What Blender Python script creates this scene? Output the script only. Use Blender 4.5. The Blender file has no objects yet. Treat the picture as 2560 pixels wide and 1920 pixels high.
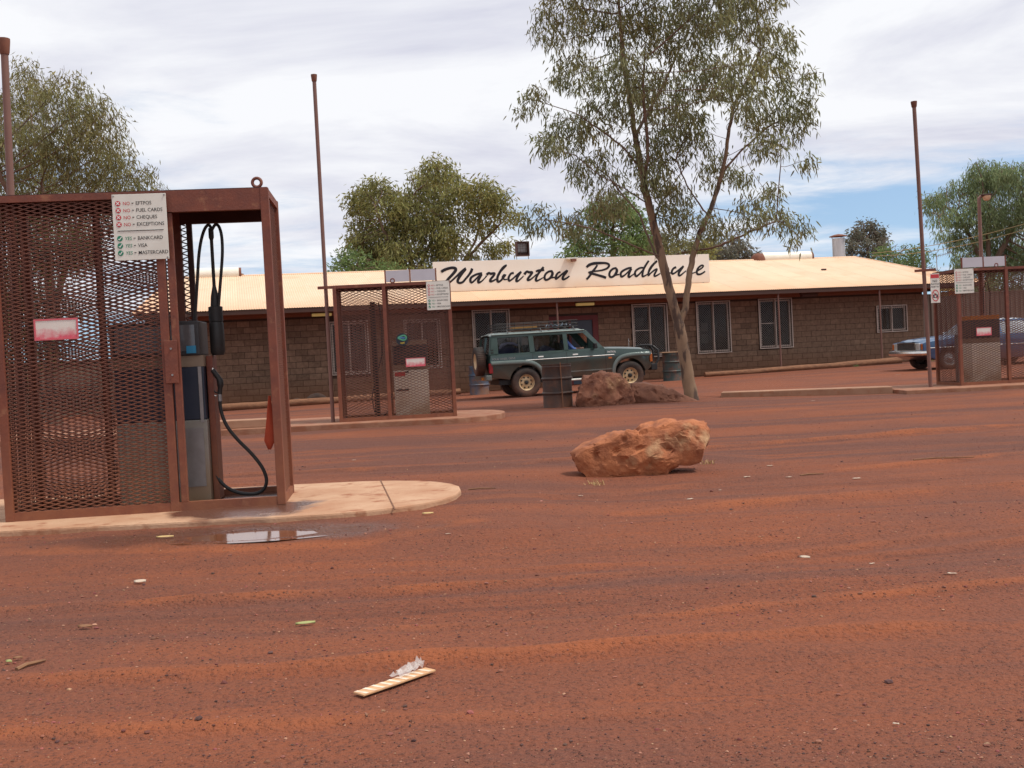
import bpy, bmesh, math, random
import numpy as np
from mathutils import Vector, Matrix, noise
from mathutils.geometry import tessellate_polygon

PI = math.pi
DEBUG = False
R = math.radians
random.seed(7)
rng = np.random.default_rng(11)
scene = bpy.context.scene
COL = scene.collection

# ------------------------------------------------------------------ camera
EYE = 1.12
FPX = 2700.0                      # focal length in pixels of the 2560 x 1920 photograph
ROLL, PITCH = R(2.9), R(1.61)
F = np.array([0, math.cos(PITCH), -math.sin(PITCH)])
R0 = np.array([1.0, 0, 0])
U0 = np.array([0, math.sin(PITCH), math.cos(PITCH)])
CR = math.cos(ROLL) * R0 - math.sin(ROLL) * U0
CU = math.sin(ROLL) * R0 + math.cos(ROLL) * U0
CAMP = np.array([0, 0, EYE])
cam = bpy.data.cameras.new('camera')
cam.sensor_width = 36.0
cam.lens = FPX / 2560 * 36.0
cam.clip_start, cam.clip_end = 0.05, 3000
camo = bpy.data.objects.new('camera', cam)
COL.objects.link(camo)
camo.matrix_world = Matrix(((CR[0], CU[0], -F[0], 0), (CR[1], CU[1], -F[1], 0), (CR[2], CU[2], -F[2], EYE), (0, 0, 0, 1)))
scene.camera = camo

# ------------------------------------------------------------------ sky, sun, exposure
SUN_EL, SUN_AZ = R(62), R(102)    # high sun through thin cloud from the right, azimuth measured from +Y towards +X
SKY_STR, SUN_STR, CLOUD_STR = 0.15, 3.25, 1.0
scene.view_settings.view_transform = 'Standard'
scene.view_settings.look = 'None'
scene.view_settings.exposure = 0.0
scene.view_settings.gamma = 1.0
scene.view_settings.use_curve_mapping = False
world = bpy.data.worlds.new('World')
scene.world = world
world.use_nodes = True


def build_sky():
    nt = world.node_tree
    nt.nodes.clear()
    N, L = nt.nodes.new, nt.links.new
    out = N('ShaderNodeOutputWorld')
    sky = N('ShaderNodeTexSky')
    sky.sky_type = 'NISHITA'
    sky.sun_disc = False
    sky.sun_elevation = SUN_EL
    sky.sun_rotation = SUN_AZ
    sky.air_density, sky.dust_density, sky.ozone_density = 1.2, 0.6, 2.0
    bg = N('ShaderNodeBackground')
    bg.inputs[1].default_value = SKY_STR
    L(sky.outputs[0], bg.inputs[0])
    lift = N('ShaderNodeMapping')
    lift.inputs['Scale'].default_value = (1, 1, 0.85)
    lift.inputs['Location'].default_value = (0, 0, 0.13)
    tc = N('ShaderNodeTexCoord')
    L(tc.outputs['Generated'], lift.inputs[0])
    L(lift.outputs[0], sky.inputs[0])
    sep = N('ShaderNodeSeparateXYZ')
    L(tc.outputs['Generated'], sep.inputs[0])

    def m(op, a, b=None, clamp=False):
        n = N('ShaderNodeMath')
        n.operation = op
        n.use_clamp = clamp
        for k, v in enumerate((a, b)):
            if v is None:
                continue
            if isinstance(v, (int, float)):
                n.inputs[k].default_value = v
            else:
                L(v, n.inputs[k])
        return n.outputs[0]
    z = m('MAXIMUM', sep.outputs[2], 0.0)
    zz = m('ADD', z, 0.10)
    cx = m('DIVIDE', sep.outputs[0], zz)
    cy = m('DIVIDE', sep.outputs[1], zz)
    cmb = N('ShaderNodeCombineXYZ')
    L(cx, cmb.inputs[0])
    L(cy, cmb.inputs[1])

    def nz(scale, detail, rough, off, dist=0.0):
        mp = N('ShaderNodeMapping')
        mp.inputs['Location'].default_value = off
        mp.inputs['Scale'].default_value = scale
        L(cmb.outputs[0], mp.inputs[0])
        n = N('ShaderNodeTexNoise')
        n.inputs['Scale'].default_value = 1.0
        n.inputs['Detail'].default_value = detail
        n.inputs['Roughness'].default_value = rough
        n.inputs['Distortion'].default_value = dist
        L(mp.outputs[0], n.inputs['Vector'])
        return n.outputs[0]
    cover = nz((0.50, 0.56, 1), 8, 0.55, (0.7, 3.96, 0.0), 0.3)
    wisps = nz((1.25, 1.9, 1), 9, 0.62, (1.22, 6.32, 0.0), 0.6)
    tone = nz((0.75, 0.95, 1), 8, 0.58, (13.79, 2.9, 0.0), 0.4)
    # a broken deck: closed overhead, opening in wisps towards the horizon
    e = m('MULTIPLY', z, 2.3)
    deck = m('ADD', m('ADD', m('MULTIPLY', cover, 1.5), m('MULTIPLY', wisps, 0.75)), e)
    mask = N('ShaderNodeMapRange')
    mask.interpolation_type = 'SMOOTHSTEP'
    mask.inputs['From Min'].default_value = 1.10
    mask.inputs['From Max'].default_value = 1.50
    L(deck, mask.inputs['Value'])
    ramp = N('ShaderNodeValToRGB')
    ramp.color_ramp.elements[0].position = 0.33
    ramp.color_ramp.elements[0].color = (0.665, 0.675, 0.79, 1)
    ramp.color_ramp.elements[1].position = 0.55
    ramp.color_ramp.elements[1].color = (0.955, 0.965, 1.0, 1)
    L(tone, ramp.inputs[0])
    bc = N('ShaderNodeBackground')
    bc.inputs[1].default_value = CLOUD_STR
    L(ramp.outputs[0], bc.inputs[0])
    mx = N('ShaderNodeMixShader')
    L(mask.outputs[0], mx.inputs[0])
    L(bg.outputs[0], mx.inputs[1])
    L(bc.outputs[0], mx.inputs[2])
    L(mx.outputs[0], out.inputs[0])


build_sky()
sun = bpy.data.lights.new('sun', 'SUN')
sun.energy = SUN_STR
sun.angle = R(7)
sun.color = (1.0, 0.955, 0.88)
suno = bpy.data.objects.new('sun', sun)
COL.objects.link(suno)
sd = Vector((math.cos(SUN_EL) * math.sin(SUN_AZ), math.cos(SUN_EL) * math.cos(SUN_AZ), math.sin(SUN_EL)))
suno.rotation_euler = sd.to_track_quat('Z', 'Y').to_euler()


# ------------------------------------------------------------------ small helpers
def ray(x, y):
    d = F * FPX + CR * (x - 1280) - CU * (y - 960)
    return d / d[1]


def at(x, y, depth):
    """the point of the place that lies `depth` metres ahead and shows at photo pixel (x, y)"""
    return CAMP + ray(x, y) * depth


def on_ground(x, y, z=0.0):
    d = ray(x, y)
    return CAMP + d * ((z - EYE) / d[2])


def smooth(a, b, x):
    t = min(1.0, max(0.0, (x - a) / (b - a)))
    return t * t * (3 - 2 * t)


PUDDLE = (-1.72, 6.83)


def base_z(x, y):
    r = smooth(22, 29, y) * (-0.085 + 0.0115 * max(-14, min(22, x)))
    g = -0.06 * math.exp(-(((x - 9) / 4.0) ** 2 + ((y - 21.8) / 2.5) ** 2))
    b = 0.06 * smooth(5.9, 6.9, y) * (1 - smooth(9.4, 10.6, y)) * (1 - smooth(-0.3, 0.9, x))
    return r + g + b


def set_props(o, label=None, cat=None, group=None, kind=None):
    if label: o['label'] = label
    if cat: o['category'] = cat
    if group: o['group'] = group
    if kind: o['kind'] = kind
    return o


def thing(name, label, cat, loc=(0, 0, 0), rz=0.0, group=None):
    o = bpy.data.objects.new(name, None)
    o.empty_display_size = 0.2
    COL.objects.link(o)
    o.location = loc
    o.rotation_euler = (0, 0, rz)
    return set_props(o, label, cat, group)


def copy_tree(o, parent=None):
    c = o.copy()
    COL.objects.link(c)
    c.parent = parent
    for ch in o.children:
        copy_tree(ch, c)
    return c


def link(name, me, mat=None, parent=None, loc=None):
    o = bpy.data.objects.new(name, me)
    COL.objects.link(o)
    if mat is not None:
        me.materials.clear()
        me.materials.append(mat)
    o.parent = parent
    if loc is not None:
        o.location = loc
    return o


def mesh_np(name, v, quads=None, tris=None, smooth_shade=False):
    me = bpy.data.meshes.new(name)
    v = np.asarray(v, dtype=np.float32)
    me.vertices.add(len(v))
    me.vertices.foreach_set('co', v.ravel())
    nq = 0 if quads is None else len(quads)
    ntr = 0 if tris is None else len(tris)
    idx = []
    if nq: idx.append(np.asarray(quads, dtype=np.int32).ravel())
    if ntr: idx.append(np.asarray(tris, dtype=np.int32).ravel())
    idx = np.concatenate(idx)
    me.loops.add(len(idx))
    me.loops.foreach_set('vertex_index', idx)
    me.polygons.add(nq + ntr)
    ls = np.concatenate([np.arange(nq) * 4, nq * 4 + np.arange(ntr) * 3]).astype(np.int32)
    me.polygons.foreach_set('loop_start', ls)
    me.polygons.foreach_set('use_smooth', np.full(nq + ntr, smooth_shade))
    me.update(calc_edges=True)
    return me


class MB:
    """collects simple shapes and links them as one mesh object"""

    def __init__(s):
        s.v, s.f = [], []

    def add(s, verts, faces, M=None):
        b = len(s.v)
        s.v += [tuple(M @ Vector(p)) for p in verts] if M is not None else [tuple(p) for p in verts]
        s.f += [tuple(b + i for i in f) for f in faces]
        return s

    def box(s, x0, x1, y0, y1, z0, z1, M=None):
        vs = [(x0, y0, z0), (x1, y0, z0), (x1, y1, z0), (x0, y1, z0), (x0, y0, z1), (x1, y0, z1), (x1, y1, z1), (x0, y1, z1)]
        return s.add(vs, [(0, 3, 2, 1), (4, 5, 6, 7), (0, 1, 5, 4), (1, 2, 6, 5), (2, 3, 7, 6), (3, 0, 4, 7)], M)

    def bar(s, a, b, w, h=None, up=(0, 0, 1)):
        a, b = Vector(a), Vector(b)
        h = w if h is None else h
        d = (b - a)
        ln = d.length
        d.normalize()
        u = Vector(up)
        if abs(d.dot(u)) > 0.97:
            u = Vector((1, 0, 0))
        sx = d.cross(u).normalized()
        sy = sx.cross(d).normalized()
        M = Matrix(((sx[0], sy[0], d[0], a[0]), (sx[1], sy[1], d[1], a[1]), (sx[2], sy[2], d[2], a[2]), (0, 0, 0, 1)))
        return s.box(-w / 2, w / 2, -h / 2, h / 2, 0, ln, M)

    def tube(s, pts, r, n=8, closed=False, flat=None):
        """round tube along pts; r may be one radius or one per point; flat=(axis, factor) squashes it along axis"""
        pts = [Vector(p) for p in pts]
        k = len(pts)
        rs = r if isinstance(r, (list, tuple)) else [r] * k
        b = len(s.v)
        prev = None
        for i, p in enumerate(pts):
            t = (pts[(i + 1) % k] - pts[i - 1]) if (closed or 0 < i < k - 1) else ((pts[1] - pts[0]) if i == 0 else (pts[-1] - pts[-2]))
            if t.length < 1e-9: t = Vector((0, 0, 1))
            t.normalize()
            if prev is None:
                u = Vector((0, 0, 1)) if abs(t.z) < 0.9 else Vector((1, 0, 0))
                prev = t.cross(u).normalized()
            a = (prev - t * prev.dot(t))
            if a.length < 1e-6: a = t.orthogonal()
            a.normalize()
            c = t.cross(a)
            prev = a
            for q in range(n):
                w = 2 * PI * q / n
                off = (a * math.cos(w) + c * math.sin(w)) * rs[i]
                if flat:
                    ax = Vector(flat[0])
                    off = off - ax * off.dot(ax) * (1 - flat[1])
                s.v.append(tuple(p + off))
        for i in range(k if closed else k - 1):
            j = (i + 1) % k
            for q in range(n):
                q2 = (q + 1) % n
                s.f.append((b + i * n + q, b + i * n + q2, b + j * n + q2, b + j * n + q))
        if not closed:
            s.f.append(tuple(b + q for q in range(n))[::-1])
            s.f.append(tuple(b + (k - 1) * n + q for q in range(n)))
        return s

    def cyl(s, a, b, r, n=16, r2=None):
        return s.tube([a, b], [r, r if r2 is None else r2], n)

    def lathe(s, prof, n=24, M=None, close=False):
        b0 = len(s.v)
        vs, fs = [], []
        for (r, z) in prof:
            for q in range(n):
                w = 2 * PI * q / n
                vs.append((r * math.cos(w), r * math.sin(w), z))
        k = len(prof)
        for i in range(k if close else k - 1):
            j = (i + 1) % k
            for q in range(n):
                q2 = (q + 1) % n
                fs.append((i * n + q, i * n + q2, j * n + q2, j * n + q))
        return s.add(vs, fs, M)

    def prism(s, poly, y0, y1, M=None):
        """poly in (x, z) counter-clockwise seen from -y, extruded y0..y1; caps triangulated so that hollows are right"""
        n = len(poly)
        vs = [(p[0], y0, p[1]) for p in poly] + [(p[0], y1, p[1]) for p in poly]
        tri = tessellate_polygon([[Vector((p[0], p[1], 0)) for p in poly]])
        fs = [tuple(t) for t in tri] + [tuple(n + i for i in t[::-1]) for t in tri]
        fs += [(i, (i + 1) % n, n + (i + 1) % n, n + i) for i in range(n)]
        return s.add(vs, fs, M)

    def build(s, name, mat=None, parent=None, sm=False, bevel=0.0, recalc=True, loc=None, segs=2):
        me = bpy.data.meshes.new(name)
        me.from_pydata(s.v, [], s.f)
        if recalc or bevel:
            bm = bmesh.new()
            bm.from_mesh(me)
            bmesh.ops.recalc_face_normals(bm, faces=bm.faces)
            if bevel:
                bmesh.ops.dissolve_limit(bm, angle_limit=R(1), verts=bm.verts, edges=bm.edges)
                ed = [e for e in bm.edges if len(e.link_faces) == 2 and e.calc_face_angle(0) > R(25)]
                bmesh.ops.bevel(bm, geom=ed, offset=bevel, segments=segs, profile=0.6, affect='EDGES', clamp_overlap=True)
            bm.to_mesh(me)
            bm.free()
        if sm:
            me.polygons.foreach_set('use_smooth', [True] * len(me.polygons))
            try:
                me.set_sharp_from_angle(angle=R(38))
            except Exception:
                pass
        me.update()
        return link(name, me, mat, parent, loc)


# ------------------------------------------------------------------ materials
MATS = {}


def mat(name, c1, c2=None, scale=8.0, rough=0.7, metal=0.0, bump=0.0, bscale=40.0, spec=0.4, rnd=0.0, detail=6, stretch=(1, 1, 1),
        lo=0.38, hi=0.66, dust=None, dustz=(0.0, 0.5), coat=0.0, transl=0.0, isl=0.0, spots=None, third=None):
    if name in MATS: return MATS[name]
    m = bpy.data.materials.new(name)
    m.use_nodes = True
    nt = m.node_tree
    N, L = nt.nodes.new, nt.links.new
    b = nt.nodes['Principled BSDF']
    b.inputs['Roughness'].default_value = rough
    b.inputs['Metallic'].default_value = metal
    b.inputs['Specular IOR Level'].default_value = spec
    b.inputs['Coat Weight'].default_value = coat
    b.inputs['Coat Roughness'].default_value = 0.08
    tc = N('ShaderNodeTexCoord')
    mp = N('ShaderNodeMapping')
    mp.inputs['Scale'].default_value = stretch
    L(tc.outputs['Object'], mp.inputs[0])
    vec = mp.outputs[0]
    if rnd:
        oi = N('ShaderNodeObjectInfo')
        ad = N('ShaderNodeVectorMath')
        ad.operation = 'ADD'
        mu = N('ShaderNodeVectorMath')
        mu.operation = 'SCALE'
        cm = N('ShaderNodeCombineXYZ')
        L(oi.outputs['Random'], cm.inputs[0]); L(oi.outputs['Random'], cm.inputs[2])
        L(cm.outputs[0], mu.inputs[0]); mu.inputs['Scale'].default_value = 37.0
        L(vec, ad.inputs[0]); L(mu.outputs[0], ad.inputs[1])
        vec = ad.outputs[0]

    def noise_(sc, dt=detail):
        n = N('ShaderNodeTexNoise')
        n.inputs['Scale'].default_value = sc
        n.inputs['Detail'].default_value = dt
        n.inputs['Roughness'].default_value = 0.6
        L(vec, n.inputs['Vector'])
        return n.outputs[0]

    def rng_(v, a, c, lo_=0.0, hi_=1.0):
        r = N('ShaderNodeMapRange')
        r.inputs['From Min'].default_value = a
        r.inputs['From Max'].default_value = c
        r.inputs['To Min'].default_value = lo_
        r.inputs['To Max'].default_value = hi_
        L(v, r.inputs['Value'])
        return r.outputs[0]

    def mix(f, a, c):
        x = N('ShaderNodeMix')
        x.data_type = 'RGBA'
        if isinstance(f, float): x.inputs[0].default_value = f
        else: L(f, x.inputs[0])
        for k, v in ((6, a), (7, c)):
            if isinstance(v, tuple): x.inputs[k].default_value = (*v, 1)
            else: L(v, x.inputs[k])
        return x.outputs[2]
    c2 = c2 or tuple(v * 0.8 for v in c1)
    col = mix(rng_(noise_(scale), lo, hi), c1, c2)
    if third:
        col = mix(rng_(noise_(third[1], 4), third[2], third[3]), col, third[0])
    if rnd:
        hs = N('ShaderNodeHueSaturation')
        L(rng_(oi.outputs['Random'], 0, 1, 1 - rnd, 1 + rnd), hs.inputs['Value'])
        L(col, hs.inputs['Color'])
        col = hs.outputs[0]
    if isl:
        ge = N('ShaderNodeNewGeometry')
        hs = N('ShaderNodeHueSaturation')
        L(rng_(ge.outputs['Random Per Island'], 0, 1, 1 - isl, 1 + isl), hs.inputs['Value'])
        wn = N('ShaderNodeTexWhiteNoise')
        wn.noise_dimensions = '1D'
        L(ge.outputs['Random Per Island'], wn.inputs['W'])
        L(rng_(wn.outputs['Value'], 0, 1, 0.475, 0.515), hs.inputs['Hue'])
        L(col, hs.inputs['Color'])
        col = hs.outputs[0]
    if dust:
        sp = N('ShaderNodeSeparateXYZ')
        L(tc.outputs['Object'], sp.inputs[0])
        h = rng_(sp.outputs[2], dustz[0], dustz[1], 1.0, 0.0)
        mm = N('ShaderNodeMath'); mm.operation = 'MULTIPLY'
        L(h, mm.inputs[0]); L(rng_(noise_(scale * 0.7), 0.25, 0.6), mm.inputs[1])
        col = mix(mm.outputs[0], col, dust)
    L(col, b.inputs['Base Color'])
    if bump:
        bp = N('ShaderNodeBump')
        bp.inputs['Strength'].default_value = bump
        bp.inputs['Distance'].default_value = 0.02
        L(noise_(bscale), bp.inputs['Height'])
        L(bp.outputs[0], b.inputs['Normal'])
    if transl:
        tr = N('ShaderNodeBsdfTranslucent')
        L(col, tr.inputs[0])
        ms = N('ShaderNodeMixShader')
        ms.inputs[0].default_value = transl
        out = nt.nodes['Material Output']
        L(b.outputs[0], ms.inputs[1]); L(tr.outputs[0], ms.inputs[2]); L(ms.outputs[0], out.inputs[0])
    MATS[name] = m
    return m


def glass_mat(name, tint, refl=1.0, rough=0.03):
    if name in MATS: return MATS[name]
    m = bpy.data.materials.new(name)
    m.use_nodes = True
    nt = m.node_tree
    nt.nodes.clear()
    N, L = nt.nodes.new, nt.links.new
    out = N('ShaderNodeOutputMaterial')
    tr = N('ShaderNodeBsdfTransparent'); tr.inputs[0].default_value = (*tint, 1)
    gl = N('ShaderNodeBsdfGlossy'); gl.inputs['Roughness'].default_value = rough; gl.inputs[0].default_value = (0.9, 0.9, 0.9, 1)
    fr = N('ShaderNodeFresnel'); fr.inputs[0].default_value = 1.5
    ms = N('ShaderNodeMixShader')
    mu = N('ShaderNodeMath'); mu.operation = 'MULTIPLY'; mu.inputs[1].default_value = refl
    L(fr.outputs[0], mu.inputs[0]); L(mu.outputs[0], ms.inputs[0]); L(tr.outputs[0], ms.inputs[1]); L(gl.outputs[0], ms.inputs[2]); L(ms.outputs[0], out.inputs[0])
    MATS[name] = m
    return m


DUST = (0.30, 0.105, 0.05)
M_oxide = mat('red_oxide_paint', (0.190, 0.054, 0.030), (0.135, 0.041, 0.027), 9, 0.55, bump=0.12, bscale=60, detail=9, third=((0.26, 0.105, 0.055), 11, 0.57, 0.72), dust=(0.24, 0.085, 0.04), dustz=(0.0, 0.9))
M_mesh = mat('mesh_red_oxide', (0.170, 0.058, 0.034), (0.115, 0.040, 0.026), 14, 0.6, dust=(0.22, 0.08, 0.04), dustz=(0.0, 0.8))
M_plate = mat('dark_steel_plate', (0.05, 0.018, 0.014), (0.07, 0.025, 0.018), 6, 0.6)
M_wetfloor = mat('wet_steel_floor', (0.035, 0.016, 0.013), (0.10, 0.04, 0.025), 4, 0.16, spec=0.7)
M_black = mat('black_rubber', (0.018, 0.017, 0.017), (0.03, 0.026, 0.024), 12, 0.5)
M_tyre = mat('tyre_rubber', (0.028, 0.025, 0.024), (0.05, 0.035, 0.028), 9, 0.85, bump=0.3, bscale=50, dust=(0.14, 0.06, 0.035), dustz=(-0.45, 0.35))
M_white = mat('white_sign_board', (0.72, 0.70, 0.63), (0.66, 0.63, 0.56), 5, 0.45)
M_signbeige = mat('sign_board_paint', (0.80, 0.73, 0.65), (0.77, 0.69, 0.60), 0.8, 0.55, dust=(0.70, 0.52, 0.37), dustz=(0.0, 0.45))
M_ink = mat('black_lettering', (0.015, 0.013, 0.018), (0.02, 0.018, 0.022), 4, 0.6, spec=0.2)
M_redink = mat('red_print', (0.55, 0.045, 0.05), (0.5, 0.05, 0.06), 10, 0.5)
M_greenink = mat('green_print', (0.015, 0.22, 0.12), (0.02, 0.19, 0.11), 10, 0.5)
M_whiteink = mat('white_print', (0.8, 0.79, 0.76), (0.76, 0.75, 0.72), 10, 0.5)
M_concrete = mat('dusty_concrete', (0.36, 0.20, 0.125), (0.29, 0.145, 0.085), 3.5, 0.9, bump=0.25, bscale=45, third=((0.30, 0.12, 0.06), 6, 0.55, 0.75))
M_kerb = mat('kerb_concrete', (0.33, 0.165, 0.10), (0.25, 0.105, 0.06), 4, 0.9, bump=0.4, bscale=30, third=((0.26, 0.09, 0.045), 3, 0.5, 0.7))
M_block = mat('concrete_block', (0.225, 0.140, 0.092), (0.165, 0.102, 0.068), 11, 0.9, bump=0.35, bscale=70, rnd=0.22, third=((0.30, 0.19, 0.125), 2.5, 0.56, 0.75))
M_mortar = mat('mortar_joint', (0.070, 0.044, 0.032), (0.055, 0.036, 0.027), 8, 0.95, bump=0.2)
M_roof = mat('cream_roof_steel', (0.755, 0.545, 0.375), (0.73, 0.50, 0.325), 0.9, 0.5, third=((0.68, 0.40, 0.24), 1.1, 0.55, 0.8), rnd=0.05, spec=0.4)
M_fascia = mat('fascia_timber', (0.10, 0.05, 0.036), (0.085, 0.044, 0.033), 3, 0.65)
M_soffit = mat('soffit_board', (0.26, 0.105, 0.06), (0.22, 0.09, 0.055), 3, 0.7)
M_alu = mat('window_aluminium', (0.56, 0.46, 0.39), (0.46, 0.37, 0.31), 8, 0.45, metal=0.3)
M_screen = mat('security_screen', (0.24, 0.19, 0.155), (0.19, 0.15, 0.12), 8, 0.5)
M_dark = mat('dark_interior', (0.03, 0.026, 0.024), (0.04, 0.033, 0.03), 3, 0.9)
M_curtain = mat('curtain_cloth', (0.36, 0.26, 0.18), (0.29, 0.21, 0.14), 6, 0.9, stretch=(6, 1, 0.4))
M_door = mat('blue_grey_door', (0.06, 0.075, 0.10), (0.05, 0.06, 0.085), 4, 0.5)
M_doorframe = mat('maroon_timber', (0.16, 0.028, 0.026), (0.13, 0.025, 0.024), 6, 0.6)
M_log = mat('dusty_log', (0.255, 0.12, 0.062), (0.15, 0.066, 0.037), 5, 0.9, bump=0.6, bscale=22, stretch=(0.5, 5, 5))
M_rust = mat('rusty_drum', (0.052, 0.038, 0.034), (0.085, 0.045, 0.031), 7, 0.6, metal=0.0, bump=0.1, third=((0.13, 0.058, 0.034), 4, 0.56, 0.72), dust=(0.15, 0.065, 0.038), dustz=(0.0, 0.35))
M_bluedrum = mat('blue_drum_paint', (0.05, 0.10, 0.17), (0.08, 0.09, 0.10), 5, 0.55, third=((0.17, 0.08, 0.05), 4, 0.52, 0.68), dust=(0.20, 0.10, 0.06), dustz=(0.05, 0.5))
M_greendrum = mat('dark_green_drum', (0.04, 0.06, 0.055), (0.07, 0.06, 0.055), 5, 0.6, third=((0.12, 0.06, 0.04), 5, 0.5, 0.66))
M_pole = mat('pole_paint', (0.17, 0.082, 0.065), (0.20, 0.10, 0.075), 4, 0.55)
M_bark = mat('gum_bark', (0.27, 0.172, 0.105), (0.19, 0.118, 0.075), 5, 0.85, bump=0.5, bscale=16, stretch=(1, 1, 0.35), third=((0.085, 0.052, 0.038), 5.5, 0.53, 0.60))
M_bark2 = mat('dark_bark', (0.16, 0.10, 0.07), (0.11, 0.07, 0.05), 6, 0.9, bump=0.5, bscale=18, stretch=(1, 1, 0.35))
M_limb = mat('red_brown_limb', (0.19, 0.115, 0.08), (0.13, 0.082, 0.06), 5, 0.85)
M_pumpgrey = mat('pump_grey_panel', (0.30, 0.29, 0.26), (0.25, 0.235, 0.205), 4, 0.45, metal=0.2, dust=(0.30, 0.19, 0.11), dustz=(0.0, 0.7))
M_pumppale = mat('pump_pale_panel', (0.80, 0.74, 0.63), (0.74, 0.66, 0.53), 4, 0.55, dust=(0.42, 0.27, 0.16), dustz=(0.0, 0.8))
M_pumpnavy = mat('pump_navy_panel', (0.022, 0.03, 0.05), (0.03, 0.035, 0.055), 5, 0.4)
M_pumpdark = mat('pump_dark_head', (0.035, 0.036, 0.042), (0.05, 0.046, 0.046), 5, 0.5)
M_pumptan = mat('pump_tan_band', (0.27, 0.20, 0.14), (0.23, 0.17, 0.12), 5, 0.6)
M_orange = mat('orange_stripe', (0.55, 0.19, 0.035), (0.5, 0.17, 0.03), 5, 0.6)
M_bluesticker = mat('blue_sticker', (0.03, 0.24, 0.42), (0.03, 0.21, 0.38), 8, 0.4)
M_chrome = mat('bright_metal', (0.72, 0.70, 0.67), (0.6, 0.57, 0.53), 9, 0.22, metal=0.95)
M_steel = mat('dull_steel', (0.33, 0.31, 0.30), (0.26, 0.24, 0.23), 7, 0.42, metal=0.7)
M_panelgrey = mat('grey_sign_panel', (0.50, 0.48, 0.52), (0.46, 0.44, 0.48), 4, 0.5)
M_tank = mat('cream_tank', (0.78, 0.74, 0.64), (0.72, 0.67, 0.57), 3, 0.45)
M_flue = mat('galvanised_flue', (0.50, 0.50, 0.52), (0.42, 0.42, 0.44), 5, 0.45, metal=0.5, stretch=(2, 2, 0.5))
M_rustcap = mat('rusty_steel', (0.20, 0.075, 0.045), (0.14, 0.055, 0.035), 8, 0.8)
M_fence = mat('brown_fence_steel', (0.17, 0.12, 0.09), (0.14, 0.10, 0.078), 2, 0.6)
M_cargreen = mat('dark_green_metallic', (0.045, 0.075, 0.068), (0.04, 0.066, 0.06), 3, 0.28, metal=0.35, coat=0.6, dust=(0.13, 0.075, 0.05), dustz=(0.35, 1.0))
M_carflare = mat('sky_lit_silver_trim', (0.16, 0.20, 0.185), (0.14, 0.175, 0.165), 3, 0.35, metal=0.3, coat=0.3, dust=(0.16, 0.10, 0.07), dustz=(0.35, 0.9))  # sky reflection on the flares put into this lighter green
M_carblue = mat('faded_blue_paint', (0.018, 0.075, 0.175), (0.025, 0.08, 0.165), 2, 0.3, metal=0.1, coat=0.5, dust=(0.12, 0.06, 0.06), dustz=(0.2, 0.8))
M_trimblack = mat('black_trim', (0.015, 0.015, 0.016), (0.025, 0.022, 0.021), 9, 0.45)
M_rim = mat('cream_steel_rim', (0.62, 0.46, 0.27), (0.50, 0.33, 0.18), 7, 0.55, third=((0.30, 0.15, 0.07), 9, 0.55, 0.75))
M_red_lens = mat('red_lens', (0.28, 0.015, 0.015), (0.2, 0.012, 0.012), 9, 0.2)
M_orange_lens = mat('orange_lens', (0.42, 0.11, 0.02), (0.34, 0.09, 0.02), 9, 0.25)
M_clear_lens = mat('headlight_lens', (0.65, 0.63, 0.58), (0.5, 0.48, 0.44), 9, 0.15, metal=0.4)
M_glass = glass_mat('window_glass', (0.42, 0.42, 0.42), 0.32)
M_carglass = glass_mat('car_glass', (0.50, 0.53, 0.55))
M_skin = mat('skin', (0.20, 0.10, 0.065), (0.17, 0.085, 0.055), 6, 0.55)
M_shirt = mat('blue_shirt', (0.09, 0.15, 0.38), (0.08, 0.13, 0.33), 9, 0.9)
M_hair = mat('dark_hair', (0.02, 0.015, 0.012), (0.03, 0.02, 0.016), 20, 0.7)
M_bag = mat('navy_bag_cloth', (0.03, 0.035, 0.11), (0.06, 0.06, 0.15), 9, 0.9)
M_pillow = mat('lilac_cloth', (0.50, 0.46, 0.62), (0.42, 0.38, 0.55), 7, 0.9)
M_seat = mat('seat_cloth', (0.05, 0.05, 0.06), (0.04, 0.04, 0.05), 7, 0.9)
M_paper = mat('scrap_paper', (0.52, 0.42, 0.33), (0.42, 0.29, 0.20), 18, 0.9)
M_dryleaf = mat('dry_leaf', (0.50, 0.36, 0.16), (0.40, 0.24, 0.10), 15, 0.8)
M_greenleaf = mat('fallen_green_leaf', (0.32, 0.33, 0.13), (0.25, 0.24, 0.09), 15, 0.7)
M_stick = mat('dry_stick', (0.24, 0.12, 0.06), (0.17, 0.08, 0.045), 15, 0.9)
M_orangecloth = mat('orange_cloth', (0.42, 0.06, 0.025), (0.34, 0.05, 0.02), 6, 0.9)


def leaf_mat(name, c1, c2, transl=0.38):
    return mat(name, c1, c2, 0.8, 0.55, spec=0.18, isl=0.38, transl=transl)


M_leafgum = leaf_mat('gum_leaf', (0.210, 0.232, 0.118), (0.25, 0.225, 0.095))
M_leafolive = leaf_mat('olive_leaf', (0.25, 0.225, 0.09), (0.20, 0.195, 0.08))
M_leafback = leaf_mat('tall_gum_leaf', (0.29, 0.275, 0.095), (0.22, 0.225, 0.085))
M_leafgreen = leaf_mat('fresh_green_leaf', (0.165, 0.235, 0.085), (0.14, 0.20, 0.075))
M_leafgrey = leaf_mat('grey_gum_leaf', (0.17, 0.15, 0.11), (0.15, 0.155, 0.11))
M_leafpepper = leaf_mat('pepper_leaf', (0.23, 0.29, 0.14), (0.19, 0.24, 0.12))


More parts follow.
